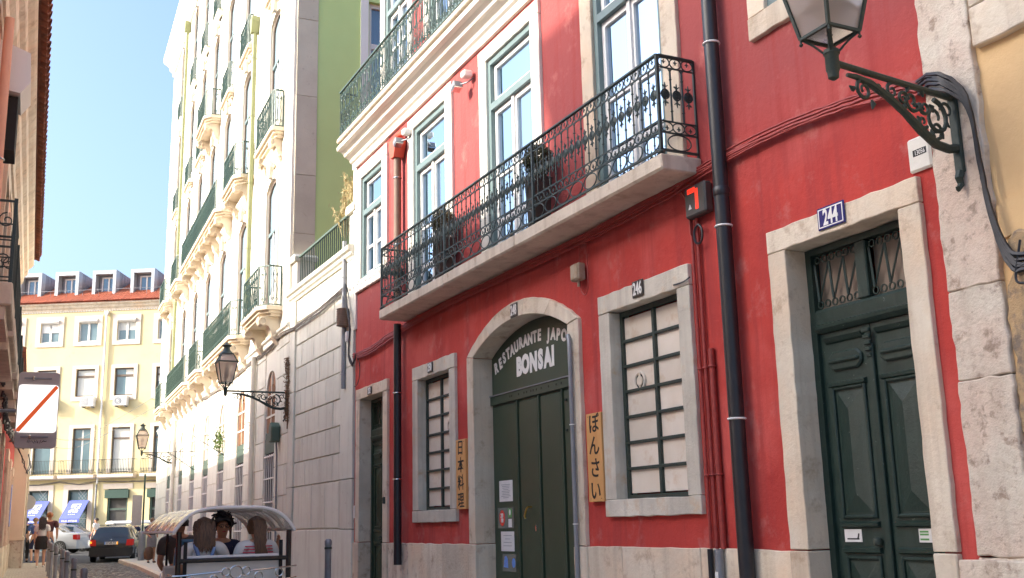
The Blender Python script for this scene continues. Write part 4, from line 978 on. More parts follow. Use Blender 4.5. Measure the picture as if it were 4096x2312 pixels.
def ywin(s, z0, z1, hw, ow, oz0, oz1, fm, kind):
    mb = MB(); f0, f1 = -.16, -.08; t = .07
    for a, b, c, d in ((s-hw, s-hw+t, z0, z1), (s+hw-t, s+hw, z0, z1), (s-hw+t, s+hw-t, z1-t, z1), (s-hw+t, s+hw-t, z0, z0+t)): mb.box(YEL, a, b, c, d, f0, f1)
    if kind == 1: mb.box(YEL, s-.06, s+.06, z0+t, z1-t, f0, f1+.01)
    else: mb.box(YEL, s-hw+t, s+hw-t, z1-(.5 if kind == 2 else .68), z1-(.38 if kind == 2 else .58), f0, f1+.01)
    wdw = part('window', mb, fm, yb)
    part('pane', MB().box(YEL, s-hw+t, s+hw-t, z0+t, z1-t, -.14, -.12), m_blind, wdw)
    for a, b in ((s-ow, s-hw), (s+hw, s+ow)): part('jamb', MB().box(YEL, a, b, oz0 if kind < 3 else z0, z1, -.01, .05), m_wstone, wdw)
    part('lintel', MB().box(YEL, s-ow, s+ow, z1+.002, oz1, -.01, .054), m_wstone, wdw)
    if kind < 3: part('sill', MB().box(YEL, s-hw+.002, s+hw-.002, oz0, z0-.002, -.01, .055), m_wstone, wdw)
    if kind == 1: part('shutter_box', MB().mould(YEL, s-hw+.02, s+hw-.02, [(-.1, z1-.02), (.1, z1-.02), (.17, z1+.06), (.17, z1+.12), (.055, z1+.2), (-.1, z1+.2)]), m_wht, wdw)
    return wdw
for i, s in enumerate(CS):
    w1_ = ywin(s, 12.73, 13.90, .58, .86, 12.48, 14.30, m_wood_w, 1)
    if i == 2: part('lowered_shutter', MB().box(YEL, s-.51, s+.51, 13.35, 13.85, -.1, -.07), m_wht, w1_)
    ywin(s, 9.46, 11.09, .575, .80, 9.20, 11.30, m_brown, 2)
    w3_ = ywin(s, 5.0, 7.61, .54, .76, 5.0, 7.80, m_brown, 3)
    # balcony of the first floor
    a, b = s-1.08, s+1.05; N = .5
    bo = part('balcony', MB().mould(YEL, a, b, [(0, 4.68), (N-.06, 4.68), (N, 4.74), (N, 4.9), (0, 4.92)]), m_wstone, yb)
    for z in (5.74, 5.02): part('rail', MB().tube([YEL.w(a+.03, z, 0), YEL.w(a+.03, z, N-.04), YEL.w(b-.03, z, N-.04), YEL.w(b-.03, z, 0)], .015, 4), m_ironb, bo)
    k = 22
    for j in range(k+1): put('baluster', MATS.setdefault('ybal', shared(MB().tube([(0, 0, 0), (0, 0, .84)], .010, 4).lathe((0, 0, .25), [(.01, -.12), (.03, 0), (.01, .12)], 5), 'baluster', m_ironb)), YEL.m(a+.03+(b-a-.06)*j/k, 4.9, N-.04), bo)
# blinds and curtains differ from window to window
m_cur2 = mat('net_curtain', (.62, .62, .58), (.54, .54, .50), .9, 6, 4, streak=True)
rb = random.Random(31)
for i, s in enumerate(CS):
    for z0, z1, hw_ in ((12.8, 13.83, .51), (9.53, 11.0, .50), (5.08, 7.5, .47)):
        q_ = rb.random()
        if q_ < .30: part('roller_blind', MB().box(YEL, s-hw_, s+hw_, z1-(z1-z0)*rb.uniform(.25, .6), z1, -.118, -.112), m_cur2, yb)
        elif q_ < .60: part('net_curtain', MB().box(YEL, s-hw_ if rb.random() < .5 else s+.05, s-.05 if rb.random() < .3 else s+hw_, z0, z1, -.118, -.113), m_cur2, yb)
# shop fronts
for i, s in enumerate(CS):
    green = i in (4, 5)
    sh = part('shop_front', MB().box(YEL, s-.6, s-.5, G0, 4.08, -.2, -.05).box(YEL, s+.5, s+.6, G0, 4.08, -.2, -.05).box(YEL, s-.5, s+.5, 3.98, 4.08, -.2, -.05).box(YEL, s-.5, s+.5, 2.9, 2.98, -.2, -.08), m_gdark if green else m_ironb, yb)
    part('pane', MB().box(YEL, s-.5, s+.5, G0, 3.98, -.2, -.17), m_blind if not green else m_room, sh)
    if green:
        part('fascia', MB().box(YEL, s-.72, s+.68, 3.55, 4.02, -.02, .16), m_irong, sh)
        fm = MB()
        for zz in (2.0, 2.9): fm.box(YEL, s-.5, s+.5, zz-.03, zz+.03, -.165, -.13)
        fm.box(YEL, s-.03, s+.03, G0, 2.0, -.165, -.13); part('door_frame', fm, m_zinc, sh)
    else:
        part('jamb', MB().box(YEL, s-.88, s-.6, G0, 4.08, -.01, .04), m_wstone, sh); part('jamb', MB().box(YEL, s+.6, s+.88, G0, 4.08, -.01, .04), m_wstone, sh)
    part('lintel', MB().box(YEL, s-.88, s+.88, 4.082, 4.38, -.01, .05), m_wstone, sh)
part('plinth', MB().box(YEL, Y0, Y1, HB, G0+.02, -.02, .03), m_stone, yb)
hp = MB().prism(YEL, [(-1.2, 14.3), (-1.04, 14.3), (-.98, 14.5), (-1.26, 14.5)], .03, .22)
pipe_thing('rainwater_pipe', YEL, -1.12, 4.4, 14.3, .12, .06, m_wht, 'white rainwater pipe down the middle of the yellow block', hopper=hp, clips=(12, 10, 8, 6), mclip=m_wht)
pipe_thing('rainwater_pipe', YEL, -1.16, .7, 4.35, .1, .055, m_zincd, 'grey lower length of rainwater pipe between the blue awnings and green shop', clips=(1.5, 3), mclip=m_zincd)
# air conditioners
for i, (s, lb) in enumerate(((-1.9, 'white air conditioner with square grille under a yellow block window'), (.09, 'white air conditioner with round fan under a yellow block window'), (-4.3, 'white air conditioner half hidden behind the hanging sign'))):
    t = thing('air_conditioner', YEL.w(s, 8.8, .2), lb, 'air conditioner', 'air conditioners on the yellow block')
    part('case', MB().box(YEL, s-.4, s+.4, 8.84, 9.40, .08, .40), m_wht, t, bevel=.02)
    if i == 1:
        part('fan_grille', MB().prism(YEL, arc(s-.14, 9.12, .22, .22, 0, 360, 20)[:-1], .4, .415), m_zincd, t); part('fan_hub', MB().prism(YEL, arc(s-.14, 9.12, .06, .06, 0, 360, 12)[:-1], .415, .43), m_wht, t)
        for q in (.10, .15, .2): part('fan_wire', MB().tube([YEL.w(s-.14+x, 9.12+y, .42) for x, y in arc(0, 0, q, q, 0, 360, 18)[:-1]], .006, 4, True), m_wht, t)
    else:
        part('fan_grille', MB().box(YEL, s-.36, s+.06, 8.9, 9.34, .4, .412), m_zincd, t)
        for kx in range(8): part('slat', MB().box(YEL, s-.35, s+.05, 8.92+kx*.054, 8.935+kx*.054, .412, .42), m_wht, t)
    for x in (-.28, .28): part('bracket', MB().box(YEL, s+x-.02, s+x+.02, 8.76, 8.838, .0, .42), m_zincd, t)
# blue awnings with a white emblem and shop name
m_awn = mat('blue_awning_canvas', (.10, .13, .46), (.12, .15, .50), .8, 6, 4)
m_emb = mat('white_print', (.75, .76, .80), None, .8)
# ------------------------------------------------------------------ lettering
FONTS = {}
def text_mesh(txt, size=1.0, bold=0.0, depth=0.004, sx=1.0, shear=0.0, space=1.0):
    key = (txt, size, bold, depth, sx, shear, space)
    if key in FONTS: return FONTS[key]
    cu = bpy.data.curves.new('lettering', 'FONT'); cu.body = txt; cu.size = size; cu.extrude = depth; cu.offset = bold; cu.align_x = 'CENTER'; cu.align_y = 'CENTER'; cu.shear = shear; cu.space_character = space; cu.resolution_u = 3
    ob = bpy.data.objects.new('lettering', cu); COL.objects.link(ob)
    dg = bpy.context.evaluated_depsgraph_get(); dg.update()
    me = bpy.data.meshes.new_from_object(ob.evaluated_get(dg)); bpy.data.objects.remove(ob)
    for v in me.vertices: v.co.x *= sx
    FONTS[key] = me; return me
def lettering(fr, s, z, n, txt, size, m, parent=None, bold=0.0, sx=1.0, rot=0.0, depth=.003, flip=True, name='lettering', shear=0.0):
    me = text_mesh(txt, size, bold, depth, sx, shear).copy(); me.materials.clear(); me.materials.append(m)
    # text faces out of the facade: text x runs to the viewer's right
    rt = Vector((0, 0, 1)).cross(fr.n)                        # right-hand direction seen from the street
    mw = Matrix.Identity(4); p = fr.w(s, z, n)
    for i in range(3): mw[i][0] = rt[i]; mw[i][1] = (0, 0, 1)[i]; mw[i][2] = fr.n[i]; mw[i][3] = p[i]
    return put(name, me, mw @ Matrix.Rotation(rot, 4, 'Z'), parent)
# ------------------------------------------------------------------ restaurant lettering
ZM = .3094
def lpix(x, y): return RED.q(1900+x*ZM, 1200+y*ZM, NB+.002)
arcl = [('R', 275, 890), ('E', 330, 830), ('S', 378, 755), ('T', 428, 700), ('A', 480, 655), ('U', 535, 608), ('R', 592, 560), ('A', 652, 532), ('N', 712, 508), ('T', 772, 480), ('E', 830, 460), ('J', 950, 445), ('A', 1010, 445), ('P', 1075, 452), ('O', 1150, 460), ('N', 1222, 445)]
pos = [(c, *lpix(x, y)) for c, x, y in arcl]
pos += [('Ê', 9.98, pos[-1][2]-.035), ('S', 9.875, pos[-1][2]-.075)]
for i, (c, s_, z_) in enumerate(pos):
    a = pos[max(0, i-1)]; b = pos[min(len(pos)-1, i+1)]
    rt = math.atan2(b[2]-a[2], a[1]-b[1])
    lettering(RED, s_, z_, NB+.001, c, .182, m_wht, rd, bold=.009, sx=.86, rot=rt*.8, name='letter')
for c, x, y in (('B', 570, 872), ('O', 652, 838), ('N', 755, 812), ('S', 847, 775), ('A', 940, 752), ('I', 1008, 728)):
    s_, z_ = lpix(x, y); lettering(RED, s_, z_, NB+.001, c, .295, m_wht, rd, bold=.019, sx=.82, name='letter')
# house number plaques
def plaque(s, z, hw, hh, txt, m, size, label, border=False, n=.05):
    t = thing('number_plaque', RED.w(s, z-hh, n), label, 'house number', 'house number plaques')
    part('plate', MB().box(RED, s-hw, s+hw, z-hh, z+hh, n-.002, n+.012), m, t, bevel=.005)
    lettering(RED, s, z-.004, n+.0125, txt, size, m_wht, t, bold=.004, sx=.62, name='numeral')
    if border:
        mb = MB(); g = .014; e = .022
        for a, b, c, d in ((-hw+g, hw-g, hh-e, hh-g), (-hw+g, hw-g, -hh+g, -hh+e), (-hw+g, -hw+e, -hh+e, hh-e), (hw-e, hw-g, -hh+e, hh-e)): mb.box(RED, s+a, s+b, z+c, z+d, n+.012, n+.0135)
        part('border', mb, m_wht, t)
plaque(5.70, 3.79, .14, .085, '244', m_blue, .165, 'blue enamel plaque with white border reading 244 over the worn green door', True)
plaque(8.31, 3.785, .095, .08, '246', m_enam, .165, 'dark enamel plaque reading 246 over the wide gridded window')
plaque(10.955, 4.075, .09, .082, '248', m_enam, .165, 'dark enamel plaque reading 248 on the crown of the arch')
plaque(13.60, 3.77, .09, .07, '250', m_enam, .15, 'dark enamel plaque reading 250 over the narrow gridded window')
plaque(16.19, 3.755, .10, .06, '252', m_enam, .13, 'dark enamel plaque reading 252 over the slim panelled door')
# wooden signs
def board(s, z0, z1, hw, txt, label, size, n=.01):
    t = thing('wooden_sign', RED.w(s, z0, n), label, 'sign')
    part('board', MB().prism(RED, rough(rect(s-hw, s+hw, z0, z1), .2, .003), n, n+.045), m_signw, t, bevel=.004)
    k = len(txt)
    for i, c in enumerate(txt):
        lettering(RED, s+random.uniform(-.008, .008), z1-.115-(z1-z0-.21)*i/(k-1), n+.0455, c, size, m_ink, t, bold=.003, sx=1.0, rot=random.uniform(-.06, .04), name='character', depth=.001)
    for zz in (z0+.03, z1-.03):
        for x in (-hw*.7, hw*.7): part('nail', MB().prism(RED, arc(s+x, zz, .005, .005, 0, 360, 6)[:-1], n+.045, n+.047), m_ink, t)
board(9.235, 1.83, 2.70, .145, 'ぼんさい', 'pine board with four brushed kana beside the wide gridded window', .21)
board(12.585, 1.83, 2.70, .15, '日本料理', 'pine board with four brushed kanji between narrow window and arched door', .20)
# papers and stickers on the arched door
def notice(px0, py0, px1, py1, m, label, lines=0, n=NB+.006, cat='notice'):
    q = lambda x, y: RED.q(1900+x*.3177, 1850+y*.3177, n)
    s0, z1 = q(px0, py0); s1, z0 = q(px1, py1); s0, s1 = max(s0, s1), min(s0, s1)
    t = thing('notice', RED.w((s0+s1)/2, z0, n), label, cat)
    part('sheet', MB().box(RED, s1, s0, z0, z1, n, n+.003), m, t)
    for i in range(lines):
        zz = z1-(z1-z0)*(.2+.7*i/lines); w_ = (s0-s1)*random.uniform(.18, .36); c = (s0+s1)/2
        part('print_line', MB().box(RED, c-w_, c+w_, zz-.003, zz+.003, n+.0031, n+.0038), m_zincd, t)
    return t, s0, s1, z0, z1
notice(307, 235, 478, 485, m_paper, 'pale printed menu sheet, topmost paper on the arched green door', 9)
m_plast = mat('clear_plastic_sleeve', (.16, .17, .15), (.19, .20, .17), .15)
m_stred = mat('red_sticker', (.70, .05, .03), None, .4); m_stgrn = mat('green_sticker', (.10, .28, .08), None, .4); m_stblue = mat('blue_sticker', (.12, .34, .75), (.16, .22, .60), .4, 30, 2)
t, s0, s1, z0, z1 = notice(290, 575, 492, 828, m_plast, 'sleeve with a red oval 2018 sticker and green stickers on the arched door')
c = s0-(s0-s1)*.28; zc = (z0+z1)/2; part('red_oval', MB().prism(RED, arc(c, zc, .075, .095, 0, 360, 20)[:-1], NB+.009, NB+.0115), m_stred, t)
lettering(RED, c, zc+.028, NB+.012, '20', .07, m_wht, t, bold=.003, name='numeral'); lettering(RED, c, zc-.030, NB+.012, '18', .07, m_wht, t, bold=.003, name='numeral')
c2 = s1+(s0-s1)*.22; part('green_label', MB().box(RED, c2-.05, c2+.05, zc+.005, z1-.01, NB+.009, NB+.011), m_stgrn, t); part('owl_label', MB().prism(RED, arc(c2, zc+.065, .024, .036, 0, 360, 12)[:-1], NB+.011, NB+.0125), m_wht, t)
part('grey_label', MB().box(RED, c2-.045, c2+.045, z0+.012, zc-.012, NB+.009, NB+.011), m_paper, t)
notice(330, 870, 500, 1120, m_paper, 'curling handwritten sheet between the sticker sleeves of the arched door', 4)
t, s0, s1, z0, z1 = notice(350, 1150, 522, 1380, m_plast, 'sleeve with two blue round stickers, lowest on the arched green door')
part('blue_oval', MB().prism(RED, arc(s1+.06, (z0+z1)/2+.0, .045, .055, 0, 360, 16)[:-1], NB+.009, NB+.0115), m_stblue, t); part('blue_figure', MB().prism(RED, [(s0-.03, z0+.05), (s0-.15, z0+.04), (s0-.14, z1-.06), (s0-.10, z1-.02), (s0-.06, z1-.03), (s0-.04, z1-.12)], NB+.009, NB+.0112), m_stblue, t)
o = thing('poster', RED.w(10.0, 2.4, NB+.01), 'narrow white poster with pink lettering behind the grey conduit', 'poster')
part('sheet', MB().box(RED, 9.84, 10.04, 2.37, 2.76, NB+.006, NB+.010), m_paper, o)
m_pinkp = mat('pink_print', (.70, .20, .28), None, .6)
for zz, hh, mm in ((2.70, .02, m_stred), (2.60, .024, m_pinkp), (2.53, .024, m_pinkp), (2.45, .01, m_ink)): part('print_block', MB().box(RED, 9.90, 10.02, zz-hh, zz+hh, NB+.0102, NB+.011), mm, o)
# little notices on the worn green door
for s_, lb, g in ((6.02, 'small white card with a lizard mark on the worn green door', False), (5.32, 'small white and green card on the worn green door', True)):
    t = thing('door_card', RED.w(s_, 1.455, -.185), lb, 'notice')
    part('card', MB().box(RED, s_-.085, s_+.085, 1.455, 1.545, -.189, -.184), m_paper, t)
    if g:
        for zz in (1.525, 1.507, 1.475): part('print_line', MB().box(RED, s_+.0, s_+.075, zz-.006, zz+.006, -.184, -.183), m_stgrn, t)
    else:
        part('print_line', MB().box(RED, s_-.06, s_+.06, 1.472, 1.482, -.184, -.183), m_ink, t); part('lizard_mark', MB().tube([RED.w(s_-.045, 1.475, -.183), RED.w(s_-.055, 1.495, -.183), RED.w(s_-.06, 1.515, -.183)], .006, 4), m_ink, t)

# ------------------------------------------------------------------ pipes, conduits and cables on the red house
hp = MB().prism(RED, [(14.71, 7.18), (14.85, 7.18), (14.93, 7.36), (14.93, 7.48), (14.63, 7.48), (14.63, 7.36)], .02, .19)
hp.tube([RED.w(14.78, 7.45, .1), RED.w(14.72, 7.53, .11), RED.w(14.62, 7.56, .05), RED.w(14.58, 7.56, -.02)], .055, 8)
m_hop = mat('orange_red_hopper', (.60, .09, .045), (.52, .07, .035), .6, 6, 4)
m_rust = mat('brown_weathered_pipe', (.14, .085, .06), (.20, .12, .08), .6, 5, 5)
t = pipe_thing('drainpipe', RED, 14.78, 4.76, 7.22, .10, .058, m_rust, 'brown drainpipe with red hopper behind the left end of the iron balcony', hopper=hp, clips=(6.86, 5.8), hm=m_hop)
t = pipe_thing('drainpipe', RED, 14.78, 1.10, 4.58, .10, .058, m_black, 'black drainpipe between the slim door and the narrow gridded window', clips=(3.55, 2.3))
t = pipe_thing('drainpipe', RED, 6.9, -.2, 7.7, .10, .064, m_black, 'thick black drainpipe with white clips between window 246 and the worn door', clips=(5.66, 4.02, 2.42), mclip=m_wht)
part('coupling', MB().lathe(RED.w(6.9, 4.28, .10), [(.066, 0), (.072, .01), (.072, .07), (.066, .08)], 14), m_black, t, smooth=True)
t = thing('conduit', RED.w(9.62, 0, .075), 'slim grey conduit with hooked top beside the arched door', 'conduit')
part('pipe', MB().tube([RED.w(9.80, 3.545, -.02), RED.w(9.76, 3.56, .03), RED.w(9.66, 3.555, .07), RED.w(9.625, 3.50, .08), RED.w(9.62, 3.3, .08), RED.w(9.62, 0, .08)], .023, 8), m_zincd, t, smooth=True)
for zz in (2.62, 1.62): part('clip', MB().tube([RED.w(9.62+x, zz, .08+y) for x, y in arc(0, 0, .027, .027, 0, 360, 10)[:-1]], .007, 4, True), m_wht, t)
for i, (s_, z0, z1, r_, lb, mm) in enumerate(((7.44, 1.40, 4.50, .014, 'thin red painted conduit nearest the wide gridded window', m_cabr), (7.36, 1.40, 4.46, .016, 'red painted conduit in the middle of the bundle of three', m_cabr), (7.27, 1.40, 3.05, .026, 'thicker red painted conduit next to the thick black drainpipe', m_cabr))):
    pipe_thing('conduit', RED, s_, z0, z1, .03, r_, mm, lb, clips=(2.0, 2.9), mclip=m_cabr, cat='conduit')
for s_, r_, mm, lb in ((7.41, .025, m_black, 'black lower end of the conduits on the stone plinth'), (7.29, .036, m_zincd, 'grey sleeve with a torn label on the stone plinth')):
    t = pipe_thing('conduit', RED, s_, -.2, 1.398, .065, r_, mm, lb, cat='conduit')
    if mm is m_zincd: part('torn_label', MB().prism(RED, rough(rect(s_-.018, s_+.02, 1.05, 1.22), .02, .006), .10, .1035), m_paper, t)
def cable(name, label, pts, r, m, k=1, jit=.012, group=None, sag=0.0, sides=5, seed=0):
    rr = random.Random(seed); t = thing(name, pts[0], label, 'cable', group)
    for j in range(k):
        P = []; C_ = [Vector(q) for q in pts]
        if jit < .02 and len(C_) > 2:          # round the corners
            fine = []
            for i in range(len(C_)-1):
                p0, p1, p2, p3 = C_[max(i-1, 0)], C_[i], C_[i+1], C_[min(i+2, len(C_)-1)]; m_ = max(3, min(8, int((p2-p1).length/.06)))
                for q in range(m_):
                    u_ = q/m_; fine.append(.5*((2*p1)+(p2-p0)*u_+(2*p0-5*p1+4*p2-p3)*u_*u_+(-p0+3*p1-3*p2+p3)*u_**3)+Vector((rr.uniform(-jit, jit)*.25-jit*.3*j/k, rr.uniform(-jit, jit)*.15, rr.uniform(-jit, jit)*.35+(j-k/2)*r*1.7*(1+.35*math.sin(i*1.3+q*.2+j)))))
            P = fine
        else:
          for i in range(len(pts)-1):
            a, b = Vector(pts[i]), Vector(pts[i+1]); m_ = max(2, int((b-a).length/.25))
            for q in range(m_):
                u_ = q/m_; P.append(a.lerp(b, u_)+Vector((rr.uniform(-jit, jit)*.5-jit*.3*j/k, rr.uniform(-jit, jit)*.3, rr.uniform(-jit, jit)+(j-k/2)*r*1.7-sag*4*u_*(1-u_))))
        P.append(Vector(pts[-1])+Vector((0, 0, (j-k/2)*r*1.7))); part('strand', MB().tube(P, r*rr.uniform(.75, 1.15), sides), m, t, smooth=True)
    return t
W_ = lambda L, n: [RED.w(a, b, n) for a, b in L]
cable('cable_bundle', 'bundle of red painted cables clipped under the iron balcony', W_([(17.06, 4.45), (16.2, 4.43), (15.16, 4.49), (13.3, 4.54), (11.43, 4.53), (9.3, 4.54), (7.9, 4.58), (7.13, 4.62), (6.3, 4.63), (5.47, 4.57), (4.95, 4.50), (4.78, 4.45)], .055), .013, m_cabr, 5, .016)
cable('cable_bundle', 'thick black cables looping past the lamp plate on the stone pilaster', [RED.w(4.79, 4.45, .05), RED.w(4.66, 4.44, .10), RED.w(4.54, 4.38, .13), RED.w(4.44, 4.27, .10)]+W_([(4.38, 4.1), (4.35, 3.7), (4.31, 3.4), (4.24, 3.16), (4.15, 3.08), (3.9, 3.1), (3.4, 3.16)], .085), .014, m_cabk, 5, .014, seed=4)
cable('loose_cable', 'loose black wire hanging off the mortar lump on the ochre house', W_([(4.14, 3.22), (4.17, 3.12), (4.2, 3.02), (4.19, 2.97), (4.13, 2.955)], .09), .008, m_cabk, 1, .003)
cable('loose_cable', 'red wire loop drooping below the small rusty junction box', W_([(9.40, 4.5), (9.40, 4.30)], .05)+W_([(9.40, 4.10), (9.38, 3.98), (9.30, 3.93), (9.24, 4.0), (9.24, 4.25), (9.25, 4.5)], .05), .008, m_cabr, 1, .002, seed=2)
cable('loose_cable', 'red wires dropping from the cable bundle to the three conduits', W_([(7.62, 4.56), (7.48, 4.45), (7.44, 4.3), (7.43, 4.1)], .05), .010, m_cabr, 2, .006, seed=6)
cable('loose_cable', 'thin dark wire from the conduits to the lintel of window 246', W_([(7.47, 3.72), (7.56, 3.70), (7.72, 3.70)], .06), .007, m_cabk, 1, .002)
cable('loose_cable', 'black wire ring hanging below the red lit meter box', [RED.w(7.31+.06*math.sin(a), 4.07+.085*math.cos(a), .06) for a in [i*2*math.pi/18 for i in range(19)]], .011, m_cabk, 1, .001)
cable('loose_cable', 'thin dark wire dangling to the lintel of the slim door', W_([(16.98, 4.42), (16.80, 4.3), (16.78, 4.1), (16.9, 3.95), (17.05, 3.93)], .03), .007, m_cabk, 1, .003)
gq = lambda x, y, n=.05: GRN.w(*GRN.q(x, y, n), n)
rq = lambda x, y, n=.06: RED.w(*RED.q(x, y, n), n)
cable('cable_bundle', 'dusty grey cables slung along the ashlar wall to the cream block', [rq(1372, 1155), rq(1300, 1218), rq(1250, 1258), rq(1185, 1305), rq(1170, 1315)]+[gq(1120, 1340), gq(1075, 1395), gq(1015, 1440), gq(960, 1487), gq(900, 1540), gq(800, 1600), gq(700, 1655)], .016, m_cabg, 3, .012, seed=8)
cable('loose_cable', 'tangle of grey wires dropping beside the ribbed splice drum', [rq(1380, 1130), rq(1392, 1230, .1), rq(1400, 1310, .12), rq(1395, 1420, .1), rq(1410, 1460, .1), rq(1425, 1415, .06)], .014, m_cabk, 3, .02, seed=3)
pipe_thing('conduit', RED, 17.55, 3.95, 6.55, .07, .04, m_zincd, 'grey steel conduit on the ashlar wall beside the red corner', clips=(4.2, 5.9), mclip=m_zincd, cat='conduit')
t = thing('splice_drum', RED.w(17.42, 5.0, .12), 'brown ribbed cable splice drum on the ashlar wall', 'junction box')
part('drum', MB().lathe(RED.w(17.42, 5.0, .13), [(.07, 0), (.10, .02), (.10, .30), (.07, .32)], 14), m_rust, t, smooth=True)
for i in range(8): part('rib', MB().tube([RED.w(17.42+x, 5.02+i*.04, .13+y) for x, y in arc(0, 0, .104, .104, 0, 360, 14)[:-1]], .009, 4, True), m_rust, t)
o = part('fuse_holder', MB().box(RED, 17.27, 17.35, 4.72, 4.9, .03, .11), m_paper, None, bevel=.01); tag(o, 'small white fuse holder below the ribbed splice drum', 'junction box')
o = thing('junction_box', RED.w(9.40, 4.08, .05), 'small rusty junction box hanging above the arched door', 'junction box')
m_rbox = mat('rusty_cream_box', (.42, .36, .28), (.34, .22, .13), .7, 14, 5)
part('case', MB().box(RED, 9.31, 9.48, 4.09, 4.27, .03, .12), m_rbox, o, bevel=.012); part('lid', MB().box(RED, 9.325, 9.465, 4.105, 4.255, .12, .128), m_rbox, o, bevel=.008); part('stub', MB().tube([RED.w(9.40, 4.09, .07), RED.w(9.40, 4.03, .07)], .014, 6), m_rbox, o)
# lit meter box
o = thing('meter_box', RED.w(7.28, 4.2, .06), 'grey meter box with red lit digits under the balcony end', 'meter box')
m_gbox = mat('grey_plastic_box', (.055, .05, .045), (.075, .07, .065), .5, 12, 4); m_led = mat('red_digits', (.6, .03, .015), None, .5, emit=(1, .05, .02), estr=.35)
part('case', MB().prism(RED, rect(7.13, 7.43, 4.22, 4.50), .01, .10), m_gbox, o, bevel=.015)
part('digit_bar', MB().box(RED, 7.265, 7.375, 4.43, 4.475, .1, .104), m_led, o); part('digit_bar', MB().box(RED, 7.225, 7.265, 4.27, 4.455, .1, .1045), m_led, o)
for i in range(3): lettering(RED, 7.355-i*.034, 4.452, .1046, '0', .036, m_stred, o, bold=.001, name='numeral', depth=.0005)
for i in range(6): lettering(RED, 7.245, 4.435-i*.028, .1050, '8', .03, m_stred, o, bold=.001, name='numeral', depth=.0005, rot=math.pi/2)
part('warning_triangle', MB().prism(RED, [(7.37, 4.29), (7.325, 4.29), (7.347, 4.335)], .1, .103), m_paper, o)
o = thing('meter_cover', RED.w(4.86, 3.9, .03), 'white meter cover numbered 1305 half behind the lamp bracket', 'meter cover')
part('cover', MB().prism(RED, rough(rect(4.77, 4.965, 3.88, 4.12), .2, .002), .0, .03), m_white, o, bevel=.015)
part('number_strip', MB().box(RED, 4.80, 4.915, 3.985, 4.03, .03, .0315), m_ink, o); lettering(RED, 4.857, 4.006, .0316, '13056', .045, m_wht, o, sx=.8, name='numeral', depth=.0005)
# floodlights over the balcony
for s_, z_, lb in ((12.16, 7.40, 'small floodlight with white sensor box between two sunlit windows'), (14.42, 7.38, 'small floodlight with white sensor box beside the red hopper')):
    t = thing('floodlight', RED.w(s_, z_-.1, 0), lb, 'floodlight', 'floodlights on the red house')
    part('sensor_box', MB().box(RED, s_-.10, s_+.03, z_+.05, z_+.14, .03, .16), m_wht, t, bevel=.015)
    part('arm', MB().tube([RED.w(s_-.05, z_+.06, .0), RED.w(s_-.04, z_-.02, .09), RED.w(s_+.05, z_-.03, .16)], .012, 6), m_zincd, t)
    part('lamp_head', MB().prism(RED, [(s_+.02, z_-.06), (s_+.14, z_-.10), (s_+.16, z_-.02), (s_+.05, z_+.03)], .12, .25), m_zincd, t, bevel=.01)
    part('lamp_glass', MB().prism(RED, [(s_+.03, z_-.075), (s_+.13, z_-.11), (s_+.13, z_-.10), (s_+.03, z_-.063)], .13, .24), m_steel, t)
# bay balls in tall dark planters on the balcony
m_box = mat('dark_planter', (.035, .028, .024), (.05, .04, .032), .6, 8, 4); m_leafd = mat('dry_clipped_leaf', (.075, .07, .03), (.045, .055, .02), .7, 20, 3, rand=.2)
def topiary(s, lb, dry):
    t = thing('potted_topiary', RED.w(s, 4.75, .2), lb, 'potted plant', 'potted topiaries on the balcony'); c = RED.w(s, 0, .2)
    v = MB().lathe((c.x, c.y, 4.752), [(.13, 0), (.145, .3), (.165, .58), (.175, .62), (.15, .62), (.15, .6)], 4, rot=math.pi/4); part('planter', v, m_box, t, bevel=.008)
    part('stem', MB().tube([(c.x, c.y, 5.33), (c.x, c.y, 5.55)], .02, 6), m_rust, t)
    rr = random.Random(int(s*10)); lv = MB()
    for i in range(1500):
        d = Vector((rr.gauss(0, 1), rr.gauss(0, 1), rr.gauss(0, 1))).normalized()*(.185*rr.uniform(.72, 1.05)); p = Vector((c.x, c.y, 5.58))+Vector((d.x*.85, d.y, d.z))
        a = Vector((rr.gauss(0, 1), rr.gauss(0, 1), rr.gauss(0, 1))).normalized()*.026; b = a.cross(d).normalized()*.011
        lv.add([p-a, p+b, p+a, p-b], [(0, 1, 2, 3)])
    part('clipped_ball', lv, dry, t)
m_leafg = mat('browned_clipped_leaf', (.10, .075, .03), (.05, .055, .022), .7, 12, 3)
topiary(12.72, 'clipped ball plant in a dark planter between the second and third windows', m_leafg); topiary(9.98, 'clipped ball plant in a dark planter beside the shaded balcony window', m_leafd)
